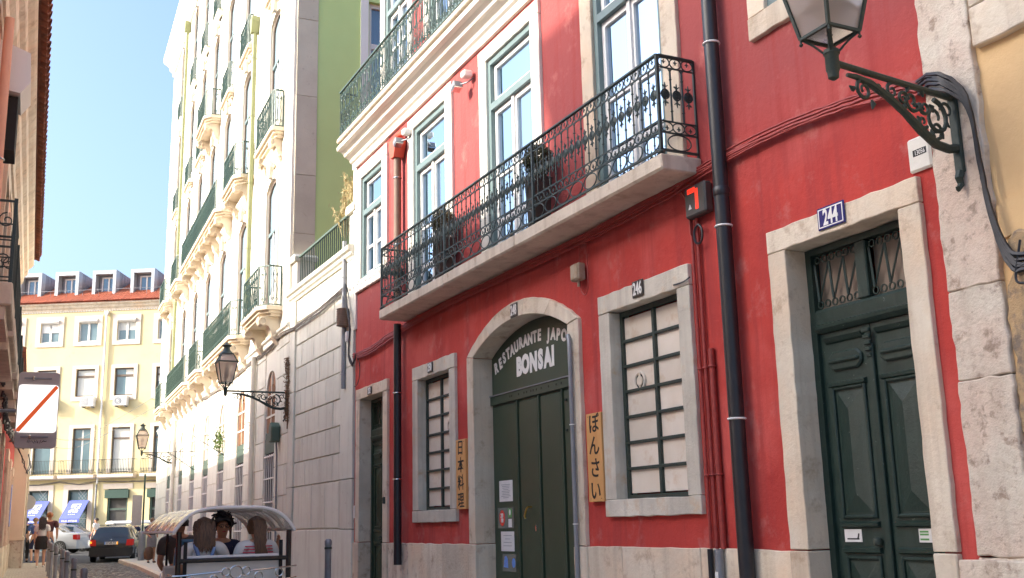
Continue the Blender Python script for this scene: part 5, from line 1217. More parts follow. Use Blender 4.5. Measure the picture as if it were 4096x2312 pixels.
# ------------------------------------------------------------------ street lanterns
m_lampw = mat('pale_lamp_pane', (.66, .56, .48), (.60, .51, .44), .3, 3, 3)
def pane_mat(name, tint):
    m = bpy.data.materials.new(name); m.use_nodes = True; t = m.node_tree; N = t.nodes; L = t.links; N.remove(N['Principled BSDF'])
    tr = N.new('ShaderNodeBsdfTranslucent'); tr.inputs[0].default_value = (*tint, 1); df = N.new('ShaderNodeBsdfDiffuse'); df.inputs[0].default_value = (*[x*.8 for x in tint], 1)
    gl = N.new('ShaderNodeBsdfGlossy'); gl.inputs['Roughness'].default_value = .12; tp = N.new('ShaderNodeBsdfTransparent')
    a = N.new('ShaderNodeMixShader'); a.inputs[0].default_value = .5; L.new(tr.outputs[0], a.inputs[1]); L.new(df.outputs[0], a.inputs[2])
    b = N.new('ShaderNodeMixShader'); b.inputs[0].default_value = .35; L.new(a.outputs[0], b.inputs[1]); L.new(tp.outputs[0], b.inputs[2])
    f = N.new('ShaderNodeFresnel'); c = N.new('ShaderNodeMixShader'); L.new(f.outputs[0], c.inputs[0]); L.new(b.outputs[0], c.inputs[1]); L.new(gl.outputs[0], c.inputs[2])
    L.new(c.outputs[0], N['Material Output'].inputs['Surface']); return m
m_frost = pane_mat('milky_lamp_pane', (.80, .66, .56))
def lantern(fr, s, z, reach, label, n0=.03, m=None, sc=1.0, drift=0.0):
    m = m or m_ironb; X = lambda n, dz: fr.w(s-drift*n*sc/reach, z+dz*sc, n0+n*sc)
    t = thing('street_lantern', fr.w(s, z-.7*sc, n0), label, 'street lamp', 'wall lanterns')
    rr = reach/sc
    part('wall_plate', MB().box(fr, s-.032*sc, s+.032*sc, z-.50*sc, z+.06*sc, n0-.03, n0+.02*sc), m, t, bevel=.006)
    part('plate_scroll', MB().tube([X(.01, -.50), X(.03, -.54), X(.015, -.58), X(.05, -.62), X(.06, -.60)], [.03*sc, .028*sc, .022*sc, .016*sc, .012*sc], 6), m, t)
    part('arm', MB().tube([X(.0, 0), X(rr*.5, .0), X(rr-.02, 0)], .021*sc, 8), m, t, smooth=True)
    k = rr/1.12
    part('brace', MB().tube([X(.02, -.34), X(.10*k, -.36), X(.22*k, -.35), X(.36*k, -.28), X(.5*k, -.19), X(.64*k, -.12), X(.80*k, -.065), X(.92*k, -.05), X(1.0*k, -.055)], [.030*sc]*4+[.025*sc]*3+[.018*sc, .012*sc], 7), m, t, smooth=True)
    def sp(cn, cz, r, turns, a0, sg, th, nm='scroll'):
        P = [X(cn*k+sg*r*(1-.78*i/18)*math.cos(a0+turns*2*math.pi*i/18), cz+r*(1-.78*i/18)*math.sin(a0+turns*2*math.pi*i/18)) for i in range(19)]
        part(nm, MB().tube(P, [th*sc*(1-.45*i/18) for i in range(19)], 6), m, t, smooth=True)
    sp(.20, -.17, .125, 1.3, math.pi*.5, 1, .017); sp(.20, -.25, .06, 1.1, math.pi*1.5, -1, .013); sp(.42, -.10, .075, 1.25, math.pi, 1, .014); sp(.60, -.07, .05, 1.2, math.pi*.5, -1, .012); sp(.86, -.12, .07, 1.4, math.pi*.5, -1, .014)
    sp(.08, -.10, .06, 1.0, 0, 1, .012); sp(.33, -.22, .045, 1.1, math.pi*1.2, 1, .013); sp(.50, -.10, .05, 1.3, 0, -1, .013); sp(.30, -.12, .05, 1.2, math.pi, -1, .013); sp(.72, -.075, .035, 1.2, math.pi, 1, .011)
    for cn, cz, a in ((.52, -.17, 2.4), (.72, -.12, .6), (.30, -.05, 1.2), (.38, -.19, 4.0), (.93, -.12, -.5), (.14, -.3, 1.0), (.46, -.05, 2.0), (.25, -.09, 3.6), (.22, -.3, .3), (.62, -.1, 5.2), (.36, -.13, .2), (.8, -.17, 4.2), (.12, -.2, 2.8)):
        part('leaf', MB().tube([X(cn*k, cz), X(cn*k+.03*math.cos(a), cz+.03*math.sin(a)), X(cn*k+.06*math.cos(a+.5), cz+.06*math.sin(a+.5))], [.006*sc, .018*sc, .004*sc], 5), m, t)
    c = fr.w(s-drift, z, n0+reach)
    part('socket', MB().lathe(c, [(.010*sc, -.115*sc), (.032*sc, -.10*sc), (.036*sc, -.06*sc), (.042*sc, -.05*sc), (.042*sc, .04*sc), (.05*sc, .05*sc), (.045*sc, .075*sc), (.018*sc, .085*sc), (.014*sc, .17*sc)], 12), m, t, smooth=True)
    # lantern body: square, widening upwards
    ex, ey = fr.d, fr.n; zb, zt = .17*sc, .62*sc; hb, ht = .118*sc, .20*sc; zr = .80*sc; hr = .12*sc
    P = lambda a, b, zz, h: c+ex*(a*h)+ey*(b*h)+Vector((0, 0, zz)); cs = [(-1, -1), (1, -1), (1, 1), (-1, 1)]
    fm = MB()
    for (a, b) in cs: fm.tube([P(a, b, zb, hb), P(a, b, zt, ht)], .014*sc, 4)
    for i in range(4):
        a, b = cs[i], cs[(i+1) % 4]; fm.tube([P(*a, zb, hb), P(*b, zb, hb)], .013*sc, 4); fm.tube([P(*a, zt, ht*1.04), P(*b, zt, ht*1.04)], .019*sc, 4); fm.tube([P(*a, zr, hr), P(*b, zr, hr)], .014*sc, 4)
        fm.tube([P(*a, zt, ht), P(*a, zr, hr)], .013*sc, 4)
    part('lantern_frame', fm, m, t)
    for (a, b) in cs:
        part('foot_ball', MB().lathe(P(a, b, zb-.035*sc, hb), [(.004*sc, -.012*sc), (.014*sc, 0), (.006*sc, .012*sc), (.008*sc, .03*sc)], 6), m, t)
        part('stay', MB().tube([P(a, b, zb, hb), P(a, b, zb-.05*sc, hb*.6), P(a, b, .06*sc, hb*.25)], .008*sc, 4), m, t)
    for i in range(4):
        a, b = cs[i], cs[(i+1) % 4]; e = .97
        part('glass_pane', MB().quad(P(*a, zb, hb*e), P(*b, zb, hb*e), P(*b, zt, ht*e), P(*a, zt, ht*e)), m_frost, t)
        part('roof_pane', MB().quad(P(*a, zt, ht*e), P(*b, zt, ht*e), P(*b, zr, hr*e), P(*a, zr, hr*e)), m_frost, t)
    part('floor_pane', MB().quad(*[P(a, b, zb, hb*.96) for a, b in cs]), m_frost, t)
    part('burner', MB().lathe(c+Vector((0, 0, zb)), [(.02*sc, 0), (.03*sc, .1*sc), (.045*sc, .12*sc), (.05*sc, .3*sc), (.02*sc, .36*sc)], 10), m_ironb, t, smooth=True)
    part('chimney', MB().lathe(c+Vector((0, 0, zr)), [(.12*sc*1.3, 0), (.13*sc, .03*sc), (.075*sc, .09*sc), (.065*sc, .15*sc), (.11*sc, .19*sc), (.05*sc, .22*sc), (.018*sc, .26*sc)], 10), m, t, smooth=True)
    return t
lantern(RED, 4.53, 4.255, 1.13, 'ornate iron wall lantern on the stone pilaster with scrolled bracket', n0=.05, drift=.13)
lantern(RED, 21.46, 4.34, 1.22, 'ornate iron wall lantern at the corner of ashlar wall and cream block', n0=.06, m=m_iron, sc=.92)
lantern(GRN, 19.3, 4.42, 1.15, 'ornate iron wall lantern at the far end of the cream block', n0=.05, m=m_ironb)
# dried creeper and weeds
m_dry = mat('dry_brown_stem', (.16, .09, .05), (.22, .14, .08), .9, 20, 3); m_straw = mat('straw_grass', (.56, .46, .24), (.48, .38, .18), .8, 20, 3)
t = thing('dried_creeper', RED.w(21.36, 3.5, .04), 'strip of dead brown creeper beside the corner lantern', 'creeper'); rr = random.Random(8); lv = MB()
for i in range(700):
    p = RED.w(21.36+rr.gauss(0, .07), rr.uniform(3.75, 5.05), .05+abs(rr.gauss(0, .03))); a = Vector((rr.gauss(0, 1), rr.gauss(0, 1), rr.gauss(0, 1))).normalized()*.03; b = Vector((rr.gauss(0, 1), rr.gauss(0, 1), rr.gauss(0, 1))).normalized()*.012
    lv.add([p-a, p+b, p+a, p-b], [(0, 1, 2, 3)])
part('dead_leaves', lv, m_dry, t); part('stem', MB().tube([RED.w(21.37+.02*math.sin(z_*9), z_, .045) for z_ in [3.6+.1*i for i in range(15)]], .012, 5), m_dry, t)
for (s_, z_, h_, lb, sd_) in ((18.05, 6.45, 1.25, 'tall straw coloured dry weed growing on the terrace wall', 1), (17.5, 7.1, .75, 'short straw coloured dry weed on the pier by the red house', 2)):
    t = thing('dry_weed', RED.w(s_, z_, -.1), lb, 'weed'); rr = random.Random(sd_); st = MB(); hd = MB()
    for i in range(7):
        ax, ay = rr.uniform(-.18, .30), rr.uniform(-.15, .15); hh = h_*rr.uniform(.65, 1); P = [RED.w(s_+ax*u*u*1.2, z_+hh*u, -.1+ay*u) for u in (0, .3, .6, .85, 1)]; st.tube(P, .006, 4)
        for q in range(70):
            u = rr.uniform(.55, 1.02); p = RED.w(s_+ax*u*u*1.2, z_+hh*u, -.1+ay*u)+Vector((rr.gauss(0, .03), rr.gauss(0, .05), rr.gauss(0, .03))); a = Vector((rr.gauss(0, .4), rr.gauss(0, .6), rr.uniform(.3, 1.2))).normalized()*.05; b = Vector((rr.gauss(0, 1), rr.gauss(0, 1), 0)).normalized()*.007
            hd.add([p-a, p+b, p+a, p-b], [(0, 1, 2, 3)])
    part('stalks', st, m_straw, t); part('seed_heads', hd, m_straw, t)
t = thing('alarm_box', RED.w(21.6, 3.3, .0), 'small dark green wall box beside the nearest barred window', 'wall box'); c_ = GRN
part('case', MB().prism(GRN, [(.72, 3.40), (1.0, 3.40), (1.0, 3.72), (.86, 3.82), (.72, 3.72)], .03, .22), m_gdark, t, bevel=.02); part('stub', MB().tube([GRN.w(.86, 3.4, .08), GRN.w(.88, 3.1, .06), GRN.w(.88, 1.2, .05)], .02, 6), m_zincd, t)
t = thing('flower_pot_bracket', GRN.w(8.9, 4.0, 0), 'iron hanging bracket with a small flowering plant on the cream block', 'bracket')
part('arm', MB().tube([GRN.w(8.1, 4.12, .02), GRN.w(8.1, 4.12, .85), GRN.w(8.1, 3.6, .02)], .014, 5), m_iron, t)
lv = MB(); rr = random.Random(5)
for i in range(260):
    p = GRN.w(8.15+rr.gauss(0, .12), 4.0+rr.gauss(0, .16), .16+rr.gauss(0, .07)); a = Vector((rr.gauss(0, 1), rr.gauss(0, 1), rr.gauss(0, 1))).normalized()*.05; b = Vector((rr.gauss(0, 1), rr.gauss(0, 1), rr.gauss(0, 1))).normalized()*.022; lv.add([p-a, p+b, p+a, p-b], [(0, 1, 2, 3)])
m_fol = mat('leaf_green', (.16, .24, .05), (.10, .17, .04), .6, 20, 3); part('foliage', lv, m_fol, t)
t = thing('hanging_bracket', GRN.w(13.4, 4.1, 0), 'bare iron hanging bracket past the flowering one', 'bracket'); part('arm', MB().tube([GRN.w(14.2, 4.12, .02), GRN.w(14.2, 4.12, .85), GRN.w(14.2, 3.55, .02)], .014, 5), m_iron, t)

# ------------------------------------------------------------------ shop awnings on the yellow block
for s_, lb in ((-2.15, 'blue shop awning with white emblem beside the rainwater pipe'), (-4.50, 'blue shop awning with white emblem behind the walking couple')):
    t = thing('awning', YEL.w(s_, 2.4, 0), lb, 'awning', 'blue awnings of the shop'); a, b = s_-.58, s_+.58; L0, L1 = (3.46, .04), (2.42, 1.12)
    part('canopy', MB().add([YEL.w(s, z+dz, n) for dz in (0, .02) for (z, n) in (L0, L1) for s in (a, b)], [(0, 1, 3, 2), (4, 5, 7, 6), (0, 1, 5, 4), (2, 3, 7, 6), (0, 2, 6, 4), (1, 3, 7, 5)]), m_awn, t)
    part('valance', MB().box(YEL, a, b, 2.22, 2.418, 1.11, 1.125), m_awn, t)
    for x in (a+.01, b-.01): part('arm', MB().tube([YEL.w(x, 2.44, 1.08), YEL.w(x, 2.46, .05)], .015, 5), m_wht, t)
    sl = Fr(YEL.w(s_, 0, 0), YEL.d, YEL.n)
    def onsl(u, v):             # point on the slope: u across, v down from the top (0..1)
        return YEL.w(s_+u, L0[0]+(L1[0]-L0[0])*v+.024, L0[1]+(L1[1]-L0[1])*v+.012)
    rr = random.Random(6)
    for i in range(7):
        for j in range(7):
            if 2 <= i <= 4 and j in (2,) and i != 3: continue
            if rr.random() < .30: continue
            u0, v0 = -.27+i*.078, .2+j*.068; part('emblem_block', MB().quad(onsl(u0, v0), onsl(u0+.07, v0), onsl(u0+.07, v0+.06), onsl(u0, v0+.06)), m_emb, t)
    for i, c in enumerate('1957'): part('emblem_block', MB().quad(onsl(-.2+i*.11, .75), onsl(-.15+i*.11, .75), onsl(-.15+i*.11, .79), onsl(-.2+i*.11, .79)), m_emb, t)
    lettering(YEL, s_, 2.315, 1.126, 'SOLAR  ANTIQUES', .14, m_emb, t, bold=.004, sx=.78)
# folding lattice behind the awning
for s_ in (-2.26, -4.62):
    t = thing('security_lattice', YEL.w(s_+.3, G0, -.04), 'folding metal lattice drawn across the shop window '+('by the rainwater pipe' if s_ > -3 else 'behind the couple'), 'security gate')
    mb = MB()
    for i in range(-3, 14):
        for sg in (-1, 1): 
            z0 = G0+i*.22; mb.tube([YEL.w(s_-.02 if sg > 0 else s_+.5, z0, -.03), YEL.w(s_+.5 if sg > 0 else s_-.02, z0+.6, -.03)], .012, 4)
    part('lattice', mb, m_zincd, t)
# ------------------------------------------------------------------ hanging light-box sign on the left
t = thing('light_box_sign', LFT.w(18, 3.0, .3), 'rounded grey sign box with lit white face and red diagonal stripe', 'sign')
SGN = Fr(LFT.w(18.0, 0, 0), LFT.n, -LFT.d)
def rrect(s0, s1, z0, z1, r): return arc(s1-r, z1-r, r, r, 0, 90, 5)+arc(s0+r, z1-r, r, r, 90, 180, 5)+arc(s0+r, z0+r, r, r, 180, 270, 5)+arc(s1-r, z0+r, r, r, 270, 360, 5)
q = lambda x, y: ((lambda d: ((d[0]*18/d[1]-SGN.o.x), EYE+d[2]*18/d[1]))(ray(x, y)))
m_sgrey = mat('grey_sign_panel', (.46, .42, .41), (.50, .46, .45), .5, 8, 4); m_lit = mat('lit_acrylic', (.8, .8, .8), None, .4, emit=(1, .98, .95), estr=.42); m_or = mat('orange_stripe', (.75, .10, .02), None, .5, emit=(1, .16, .03), estr=.12)
sx0, sx1, sz0, sz1 = .34, .93, 2.93, 4.10
part('case', MB().prism(SGN, rrect(sx0, sx1, sz0, sz1, .06), -.09, .0), m_sgrey, t, bevel=.006)
part('lit_face', MB().prism(SGN, rrect(sx0+.012, sx1-.012, 3.17, 3.90, .05), .0, .012), m_lit, t)
part('stripe', MB().prism(SGN, [(sx0+.016, 3.19), (sx0+.06, 3.175), (sx1-.016, 3.86), (sx1-.05, 3.895), (sx1-.07, 3.885), (sx0+.016, 3.225)], .012, .015), m_or, t)
for zz in (4.0, 3.1):
    part('bracket_bar', MB().box(SGN, sx0+.08, sx1-.12, zz-.012, zz+.012, .0, .02), m_zincd, t); part('bolt', MB().lathe(SGN.w((sx0+sx1)/2-.08, zz, .02), [(.012, -.03), (.022, -.02), (.022, .02), (.012, .03)], 8), m_steel, t)
part('support', MB().tube([SGN.w(-.2, 3.5, -.05), SGN.w(sx0, 3.5, -.05)], .03, 6), m_zincd, t)
rr = random.Random(12); px_ = sx0+.2
for i in range(9):
    P = [SGN.w(px_+i*.032+rr.uniform(-.02, .025), 3.03+rr.uniform(-.03, .03), .002) for _ in range(4)]; part('graffiti_stroke', MB().tube(P, .004, 4), m_ink, t)
# black cable mess on the left wall
cable('cable_bundle', 'tangle of old black cables hanging down the left house fronts', [LFT.w(17.6, 4.3, .10), LFT.w(19, 4.0, .12), LFT.w(21, 3.7, .13), LFT.w(24, 3.7, .15), LFT.w(28, 3.9, .18), LFT.w(34, 4.4, .2), LFT.w(39.9, 4.6, .25)], .022, m_cabk, 6, .07, seed=9)
cable('loose_cable', 'loose black wires dangling below the light-box sign', [LFT.w(25, 3.5, .3), LFT.w(26, 3.2, .42), LFT.w(27, 3.0, .5), LFT.w(27.5, 3.2, .56), LFT.w(28, 3.5, .5)], .012, m_cabk, 2, .04, seed=10)
o = part('torn_poster', MB().prism(LFT, rough([(35, 1.9), (35.7, 1.9), (35.6, 3.1), (35.0, 3.0)], .12, .05), .07, .09), m_stblue, None); tag(o, 'torn blue poster peeling off the low red house', 'poster')
# wires across the street in front of the yellow block
for z_, lb in ((7.0, 'upper overhead wire crossing before the yellow block'), (6.55, 'lower overhead wire crossing before the yellow block')):
    cable('overhead_wire', lb, [LFT.w(52, z_-.9, .4), YEL.w(-1, z_-.25, 3), GRN.w(25.5, z_+.3, .1)], .012, m_cabg, 1, .01)
cable('overhead_wire', 'sagging grey cables along the yellow block above the awnings', [YEL.w(-9, 4.5, .08), YEL.w(-4.6, 4.42, .1), YEL.w(-3.4, 4.56, .08), YEL.w(-2.2, 4.4, .1), YEL.w(-1.1, 4.55, .1), YEL.w(.2, 4.5, .08), YEL.w(6, 4.52, .08)], .022, m_cabg, 2, .02, seed=21)
# bollards and sign poles
for i, (x, y) in enumerate(((1.415, 16.9), (1.57, 20.8), (1.70, 24.4), (1.73, 26.2), (1.77, 29.1), (1.805, 31.5), (1.84, 32.9), (1.95, 35.6))):
    t = thing('bollard', (x, y, gz(y)+.1), 'plain dark iron bollard along the narrow left pavement', 'bollard', 'bollards along the left pavement')
    part('shaft', MB().lathe((x, y, gz(y)+.07), [(.06, 0), (.055, .05), (.047, .07), (.047, .86), (.052, .865), (.052, .92), (.035, .945)], 12), m_zincd, t, smooth=True); part('collar', MB().lathe((x, y, gz(y)+.80), [(.049, 0), (.053, .005), (.053, .025), (.049, .03)], 12), m_ironb, t)
d = ray(1312, 2250); k_ = 14.5/d[1]
x, y = d[0]*k_, 14.5
t = thing('bollard', (x, y, gz(y)), 'lone dark bollard in front of the ashlar wall', 'bollard'); part('shaft', MB().lathe((x, y, gz(y)), [(.055, 0), (.05, .05), (.045, .07), (.045, 1.30), (.05, 1.31), (.05, 1.36), (.03, 1.385)], 12), m_zincd, t, smooth=True); part('collar', MB().lathe((x, y, gz(y)+1.25), [(.047, 0), (.052, .005), (.052, .02), (.047, .03)], 12), m_ironb, t)
pz = gz(43.9)+.12
t = thing('street_pole', (5.68, 43.9, pz), 'slim dark sign pole on the right pavement corner', 'pole'); part('pole', MB().tube([(5.68, 43.9, pz), (5.68, 43.9, pz+3.25)], .035, 8), m_irong, t); part('base', MB().lathe((5.68, 43.9, pz), [(.13, 0), (.13, 1.0), (.1, 1.06), (.05, 1.1)], 10), m_zincd, t, smooth=True)
t2 = MB().box(Fr((5.68, 43.9), (1, 0), (0, -1)), -.42, -.06, pz+1.3, pz+2.45, -.02, .0); part('side_plate', t2, m_sgrey, t)
t = thing('round_sign', LFT.w(50, 2.5, .7), 'grey round traffic sign seen from behind by the beige house', 'traffic sign')
P0 = Vector((ray(110, 2010)*(47/ray(110, 2010)[1]))); P0.z += EYE
SR = Fr((P0.x, 47, 0), (1, 0), (0, -1)); part('disc', MB().prism(SR, arc(.0, P0.z, .30, .30, 0, 360, 24)[:-1], -.01, .01), m_sgrey, t); part('pole', MB().tube([(P0.x, 47.02, .45), (P0.x, 47.02, P0.z+.35)], .03, 8), m_zincd, t)
# ------------------------------------------------------------------ people
def skin_obj(name, chains, m, mw, parent, sub=2):
    """chains: lists of (point, radius or (rx, ry)); shared points join, the first point of a chain is its root"""
    V = []; Rr = []; E = []; roots = []; idx = {}
    for ch in chains:
        prev = None
        for j, (p, r) in enumerate(ch):
            key = tuple(round(c, 4) for c in p)
            if key in idx: i = idx[key]
            else:
                i = len(V); idx[key] = i; V.append(p); Rr.append(r if isinstance(r, tuple) else (r, r))
                if j == 0: roots.append(i)
            if prev is not None: E.append((prev, i))
            prev = i
    me = bpy.data.meshes.new(name); me.from_pydata(V, E, []); me.materials.append(m)
    o = bpy.data.objects.new(name, me); link(o, mw, parent)
    md = o.modifiers.new('skin', 'SKIN'); md.use_smooth_shade = True; md.branch_smoothing = .6
    sv = me.skin_vertices[0].data
    for i, r in enumerate(Rr): sv[i].radius = r; sv[i].use_root = i in roots
    sb = o.modifiers.new('sub', 'SUBSURF'); sb.levels = sub; sb.render_levels = sub
    return o
def lerp(a, b, t): return tuple(a[i]+(b[i]-a[i])*t for i in range(3))
m_skin = mat('skin', (.62, .36, .25), (.57, .32, .22), .55, 12, 3); m_skint = mat('tanned_skin', (.54, .27, .16), (.49, .24, .14), .55, 12, 3)
m_hairb = mat('brown_hair', (.05, .023, .012), (.15, .068, .030), .45, 60, 4, streak=True); m_hairk = mat('dark_hair', (.02, .013, .012), (.045, .03, .025), .5, 40, 3); m_hairg = mat('fair_hair', (.34, .22, .11), (.26, .16, .08), .5, 40, 3); m_hairr = mat('ginger_hair', (.34, .12, .04), (.26, .09, .03), .5, 40, 3)
m_wt = mat('white_cotton', (.70, .68, .66), (.62, .60, .58), .9, 8, 4); m_bk = mat('black_cloth', (.014, .013, .014), (.022, .02, .02), .9, 8, 4); m_nv = mat('navy_cloth', (.018, .02, .055), (.025, .028, .07), .9, 8, 4); m_gy = mat('charcoal_cotton', (.085, .075, .07), (.11, .10, .09), .9, 8, 4); m_jn = mat('blue_denim', (.06, .09, .18), (.08, .12, .22), .9, 14, 4); m_bl = mat('blue_cotton', (.05, .09, .26), (.06, .11, .30), .9, 8, 4); m_gsk = mat('grey_cloth', (.20, .20, .21), (.25, .25, .26), .9, 10, 4); m_maroon = mat('maroon_print', (.07, .02, .03), (.10, .04, .04), .9, 30, 4)
m_strap = mat('light_denim_strap', (.16, .24, .42), None, .9); m_str_r = mat('red_stripe', (.55, .06, .09), None, .9)
def hand(chains, wr, dirv, sidev, L=.085):
    d = Vector(dirv).normalized(); s = Vector(sidev).normalized(); w0 = Vector(wr); palm = w0+d*L*.55
    chains.append([(tuple(w0), .026), (tuple(w0+d*L*.3), (.034, .02)), (tuple(palm), (.036, .018))])
    for k, (off, ln) in enumerate(((-.027, .066), (-.009, .076), (.009, .072), (.026, .056))):
        b = palm+s*off*.8; u = d.cross(s).normalized(); chains.append([(tuple(b), .0088), (tuple(b+d*ln*.6+s*off*.2), .0082), (tuple(b+d*ln*.95+s*off*.25+u*.016), .0068)])
    b = w0+d*L*.25+s*.026; chains.append([(tuple(b), .0095), (tuple(b+d*.03+s*.026), .009), (tuple(b+d*.055+s*.032), .0075)])
def person(loc, rz, H, label, skin, hair, top, top_m, bottom, bot_m, shoe_m, pose='walk', hair_style='short', facing_detail=False, group=None, sit_z=None, arms=None, female=False, sleeves=True):
    """x right, y forward, z up; every limb tapers and bends at its joint"""
    k = H/1.72
    t = thing('person', loc, label, 'person', group)
    t.rotation_mode = 'XYZ'; mw = Matrix.Translation(Vector(loc)) @ Matrix.Rotation(rz, 4, 'Z'); WM[t] = mw; t.matrix_basis = mw
    S3 = lambda x, y, z: (x*k, y*k, z*k); sh = .175 if female else .2; hipw = .10
    pel = (0, 0, .95); 
    if pose == 'sit': pel = (0, 0, 0); 
    z0 = pel[2]; wst = (0, .0, z0+.16); chs = (0, .0, z0+.36); ucs = (0, -.005, z0+.46); nk = (0, .0, z0+.535); hb = (0, .02, z0+.60); hm = (0, .03, z0+.665); htp = (0, .02, z0+.745)
    P = lambda p: S3(*p)
    rad = lambda r: tuple(x*k for x in r) if isinstance(r, tuple) else r*k
    spine = [(P(pel), rad((.155, .115))), (P(wst), rad((.125 if female else .14, .095))), (P(chs), rad((.155 if female else .175, .115))), (P(ucs), rad((.12, .085))), (P(nk), rad(.052)), (P(hb), rad((.068, .078))), (P(hm), rad((.078, .095))), (P(htp), rad((.055, .066)))]
    ch = [spine]
    limbs = {}
    for sg in (-1, 1):
        shp = (sg*sh, 0, z0+.455)
        if pose == 'walk':
            ph = sg; hp = (sg*hipw, 0, .90); kn = (sg*.105, .06+.05*ph, .50); an = (sg*.10, -.02+.13*ph, .09); toe = (sg*.11, .11+.13*ph, .03)
            el = (sg*(sh+.045), -.03-.03*ph, z0+.19); wr = (sg*(sh+.05), .05-.06*ph, z0-.05)
        elif pose == 'stand':
            hp = (sg*hipw, 0, .90); kn = (sg*.11, .02, .49); an = (sg*.11, -.01, .09); toe = (sg*.13, .12, .03)
            el = (sg*(sh+.05), -.04, z0+.2); wr = (sg*(sh-.02), .16, z0+.08)
        else:
            hp = (sg*hipw, .03, -.03); kn = (sg*.13, .42, .02); an = (sg*.13, .45, -.38); toe = (sg*.13, .58, -.44)
            el = (sg*(sh+.05), .06, z0+.2); wr = (sg*(sh-.04), .27, z0+.14)
        if arms and sg in arms: el, wr = arms[sg]
        limbs[sg] = (shp, el, wr, hp, kn, an, toe)
        ch.append([(P(ucs), rad((.12, .085))), (P(shp), rad(.064)), (P(lerp(shp, el, .5)), rad(.050)), (P(el), rad(.042)), (P(lerp(el, wr, .4)), rad(.040)), (P(wr), rad(.027))])
        ch.append([(P(pel), rad((.155, .115))), (P(hp), rad(.092)), (P(lerp(hp, kn, .5)), rad(.078)), (P(kn), rad(.057)), (P(lerp(kn, an, .35)), rad(.056)), (P(an), rad(.036)), (P(lerp(an, toe, .6)), rad(.036)), (P(toe), rad(.028))])
        d = Vector(wr)-Vector(el); hand(ch, P(wr), d, (0, 1, 0) if abs(d.z) > .1 else (-sg, 0, 0), .085*k)
    body = skin_obj('body', ch, skin, mw, t)
    e = 1.12
    def grow(r, q=e, a=.008): return tuple(x*q+a for x in r) if isinstance(r, tuple) else r*q+a
    if top:
        c2 = [[(p, grow(r)) for p, r in spine[0 if top == 'long' else 1:4]]]
        c2[0][0] = (P((0, 0, z0+.06)), rad((.155, .112))); c2[0].append((P((0, -.008, z0+.505)), rad((.095, .075))))
        for sg in (-1, 1):
            shp, el = limbs[sg][0], limbs[sg][1]
            c2.append([(P(ucs), grow(rad((.12, .085)))), (P((shp[0]*.6, shp[1]-.004, shp[2]+.025)), grow(rad((.075, .075)))), (P(shp), grow(rad(.073))), (P(lerp(shp, el, .75 if sleeves else .2)), grow(rad(.060)))])
        skin_obj('shirt', c2, top_m, mw, t)
    if bottom == 'skirt':
        zk = P(lerp(limbs[1][3], limbs[1][4], .72))[2]; mb = MB().lathe((0, 0, 0), [(.17*k, zk), (.185*k, zk+.02), (.195*k, z0*k-.05*k), (.16*k, z0*k+.10*k), (.14*k, z0*k+.12*k)], 18, 1.0, .82); mb.v = [mw @ p for p in mb.v]; part_rot('skirt', mb, bot_m, t)
    elif bottom:
        c3 = [[(P((0, 0, z0+.06)), grow(rad((.150, .112)))), (P(pel), grow(rad((.158, .118))))]]
        for sg in (-1, 1):
            hp, kn, an = limbs[sg][3:6]; q = [(P(pel), grow(rad((.158, .118)))), (P(hp), grow(rad(.094))), (P(lerp(hp, kn, .5)), grow(rad(.080))), (P(kn), grow(rad(.060)))]
            if bottom == 'trousers': q += [(P(lerp(kn, an, .4)), grow(rad(.058))), (P(lerp(kn, an, .93)), grow(rad(.050)))]
            c3.append(q)
        skin_obj('trousers' if bottom == 'trousers' else 'shorts', c3, bot_m, mw, t)
    for sg in (-1, 1):
        an, toe = limbs[sg][5], limbs[sg][6]; a = Vector(P(an)); b = Vector(P(toe)); skin_obj('shoe', [[(tuple(a+Vector((0, -.03, -.045))), (.045*k, .04*k)), (tuple(a.lerp(b, .55)+Vector((0, 0, -.012))), (.046*k, .036*k)), (tuple(b+Vector((0, .03, 0))), (.038*k, .026*k))]], shoe_m, mw, t)
    # hair
    rr = random.Random(int(loc[0]*37+loc[1]*11)); c = Vector(P((0, .012, z0+.69))); hv = MB()
    def cap(back, low, bulge, nseg=18):
        rows = []
        for i in range(9):
            th = i/8
            row = []
            for j in range(nseg+1):
                a = -math.pi/2+2*math.pi*j/nseg        # a = pi/2 is forward
                fr_ = max(0, math.sin(a)); lo = low*(1-fr_)-.55*fr_
                zz = 1-(1+lo*(1 if fr_ > .3 else 1))*th
                rad_ = math.sqrt(max(.02, 1-min(1, max(-1, zz))**2)) if zz > 0 else 1.0
                w_ = bulge*(1+.10*rr.uniform(-1, 1))
                row.append(mw @ (c+Vector((.094*k*rad_*w_*math.cos(a), .112*k*rad_*w_*math.sin(a)-.012*k, .105*k*zz))))
            rows.append(row)
        hv.sheet(rows)
    if hair_style == 'short': cap(0, .55, 1.10)
    elif hair_style == 'curly':
        cap(0, .7, 1.22)
        for i in range(150):
            a = rr.uniform(0, 2*math.pi); ph = rr.uniform(-.35, 1.45); fr_ = math.sin(a)
            if fr_ > .45 and ph < .75: continue
            p = c+Vector((.118*math.cos(a)*math.cos(ph), .125*fr_*math.cos(ph)-.012, .125*math.sin(ph)+.012))*k; hv.tube([mw @ p, mw @ (p+Vector((rr.gauss(0, .016), rr.gauss(0, .016), rr.gauss(.006, .014)))), mw @ (p+Vector((rr.gauss(0, .022), rr.gauss(0, .022), rr.gauss(0, .02))))], .011, 4)
    else:
        cap(0, 1.0, 1.13)
        LN = {'long': .36, 'bob': .27, 'tail': .42}[hair_style]
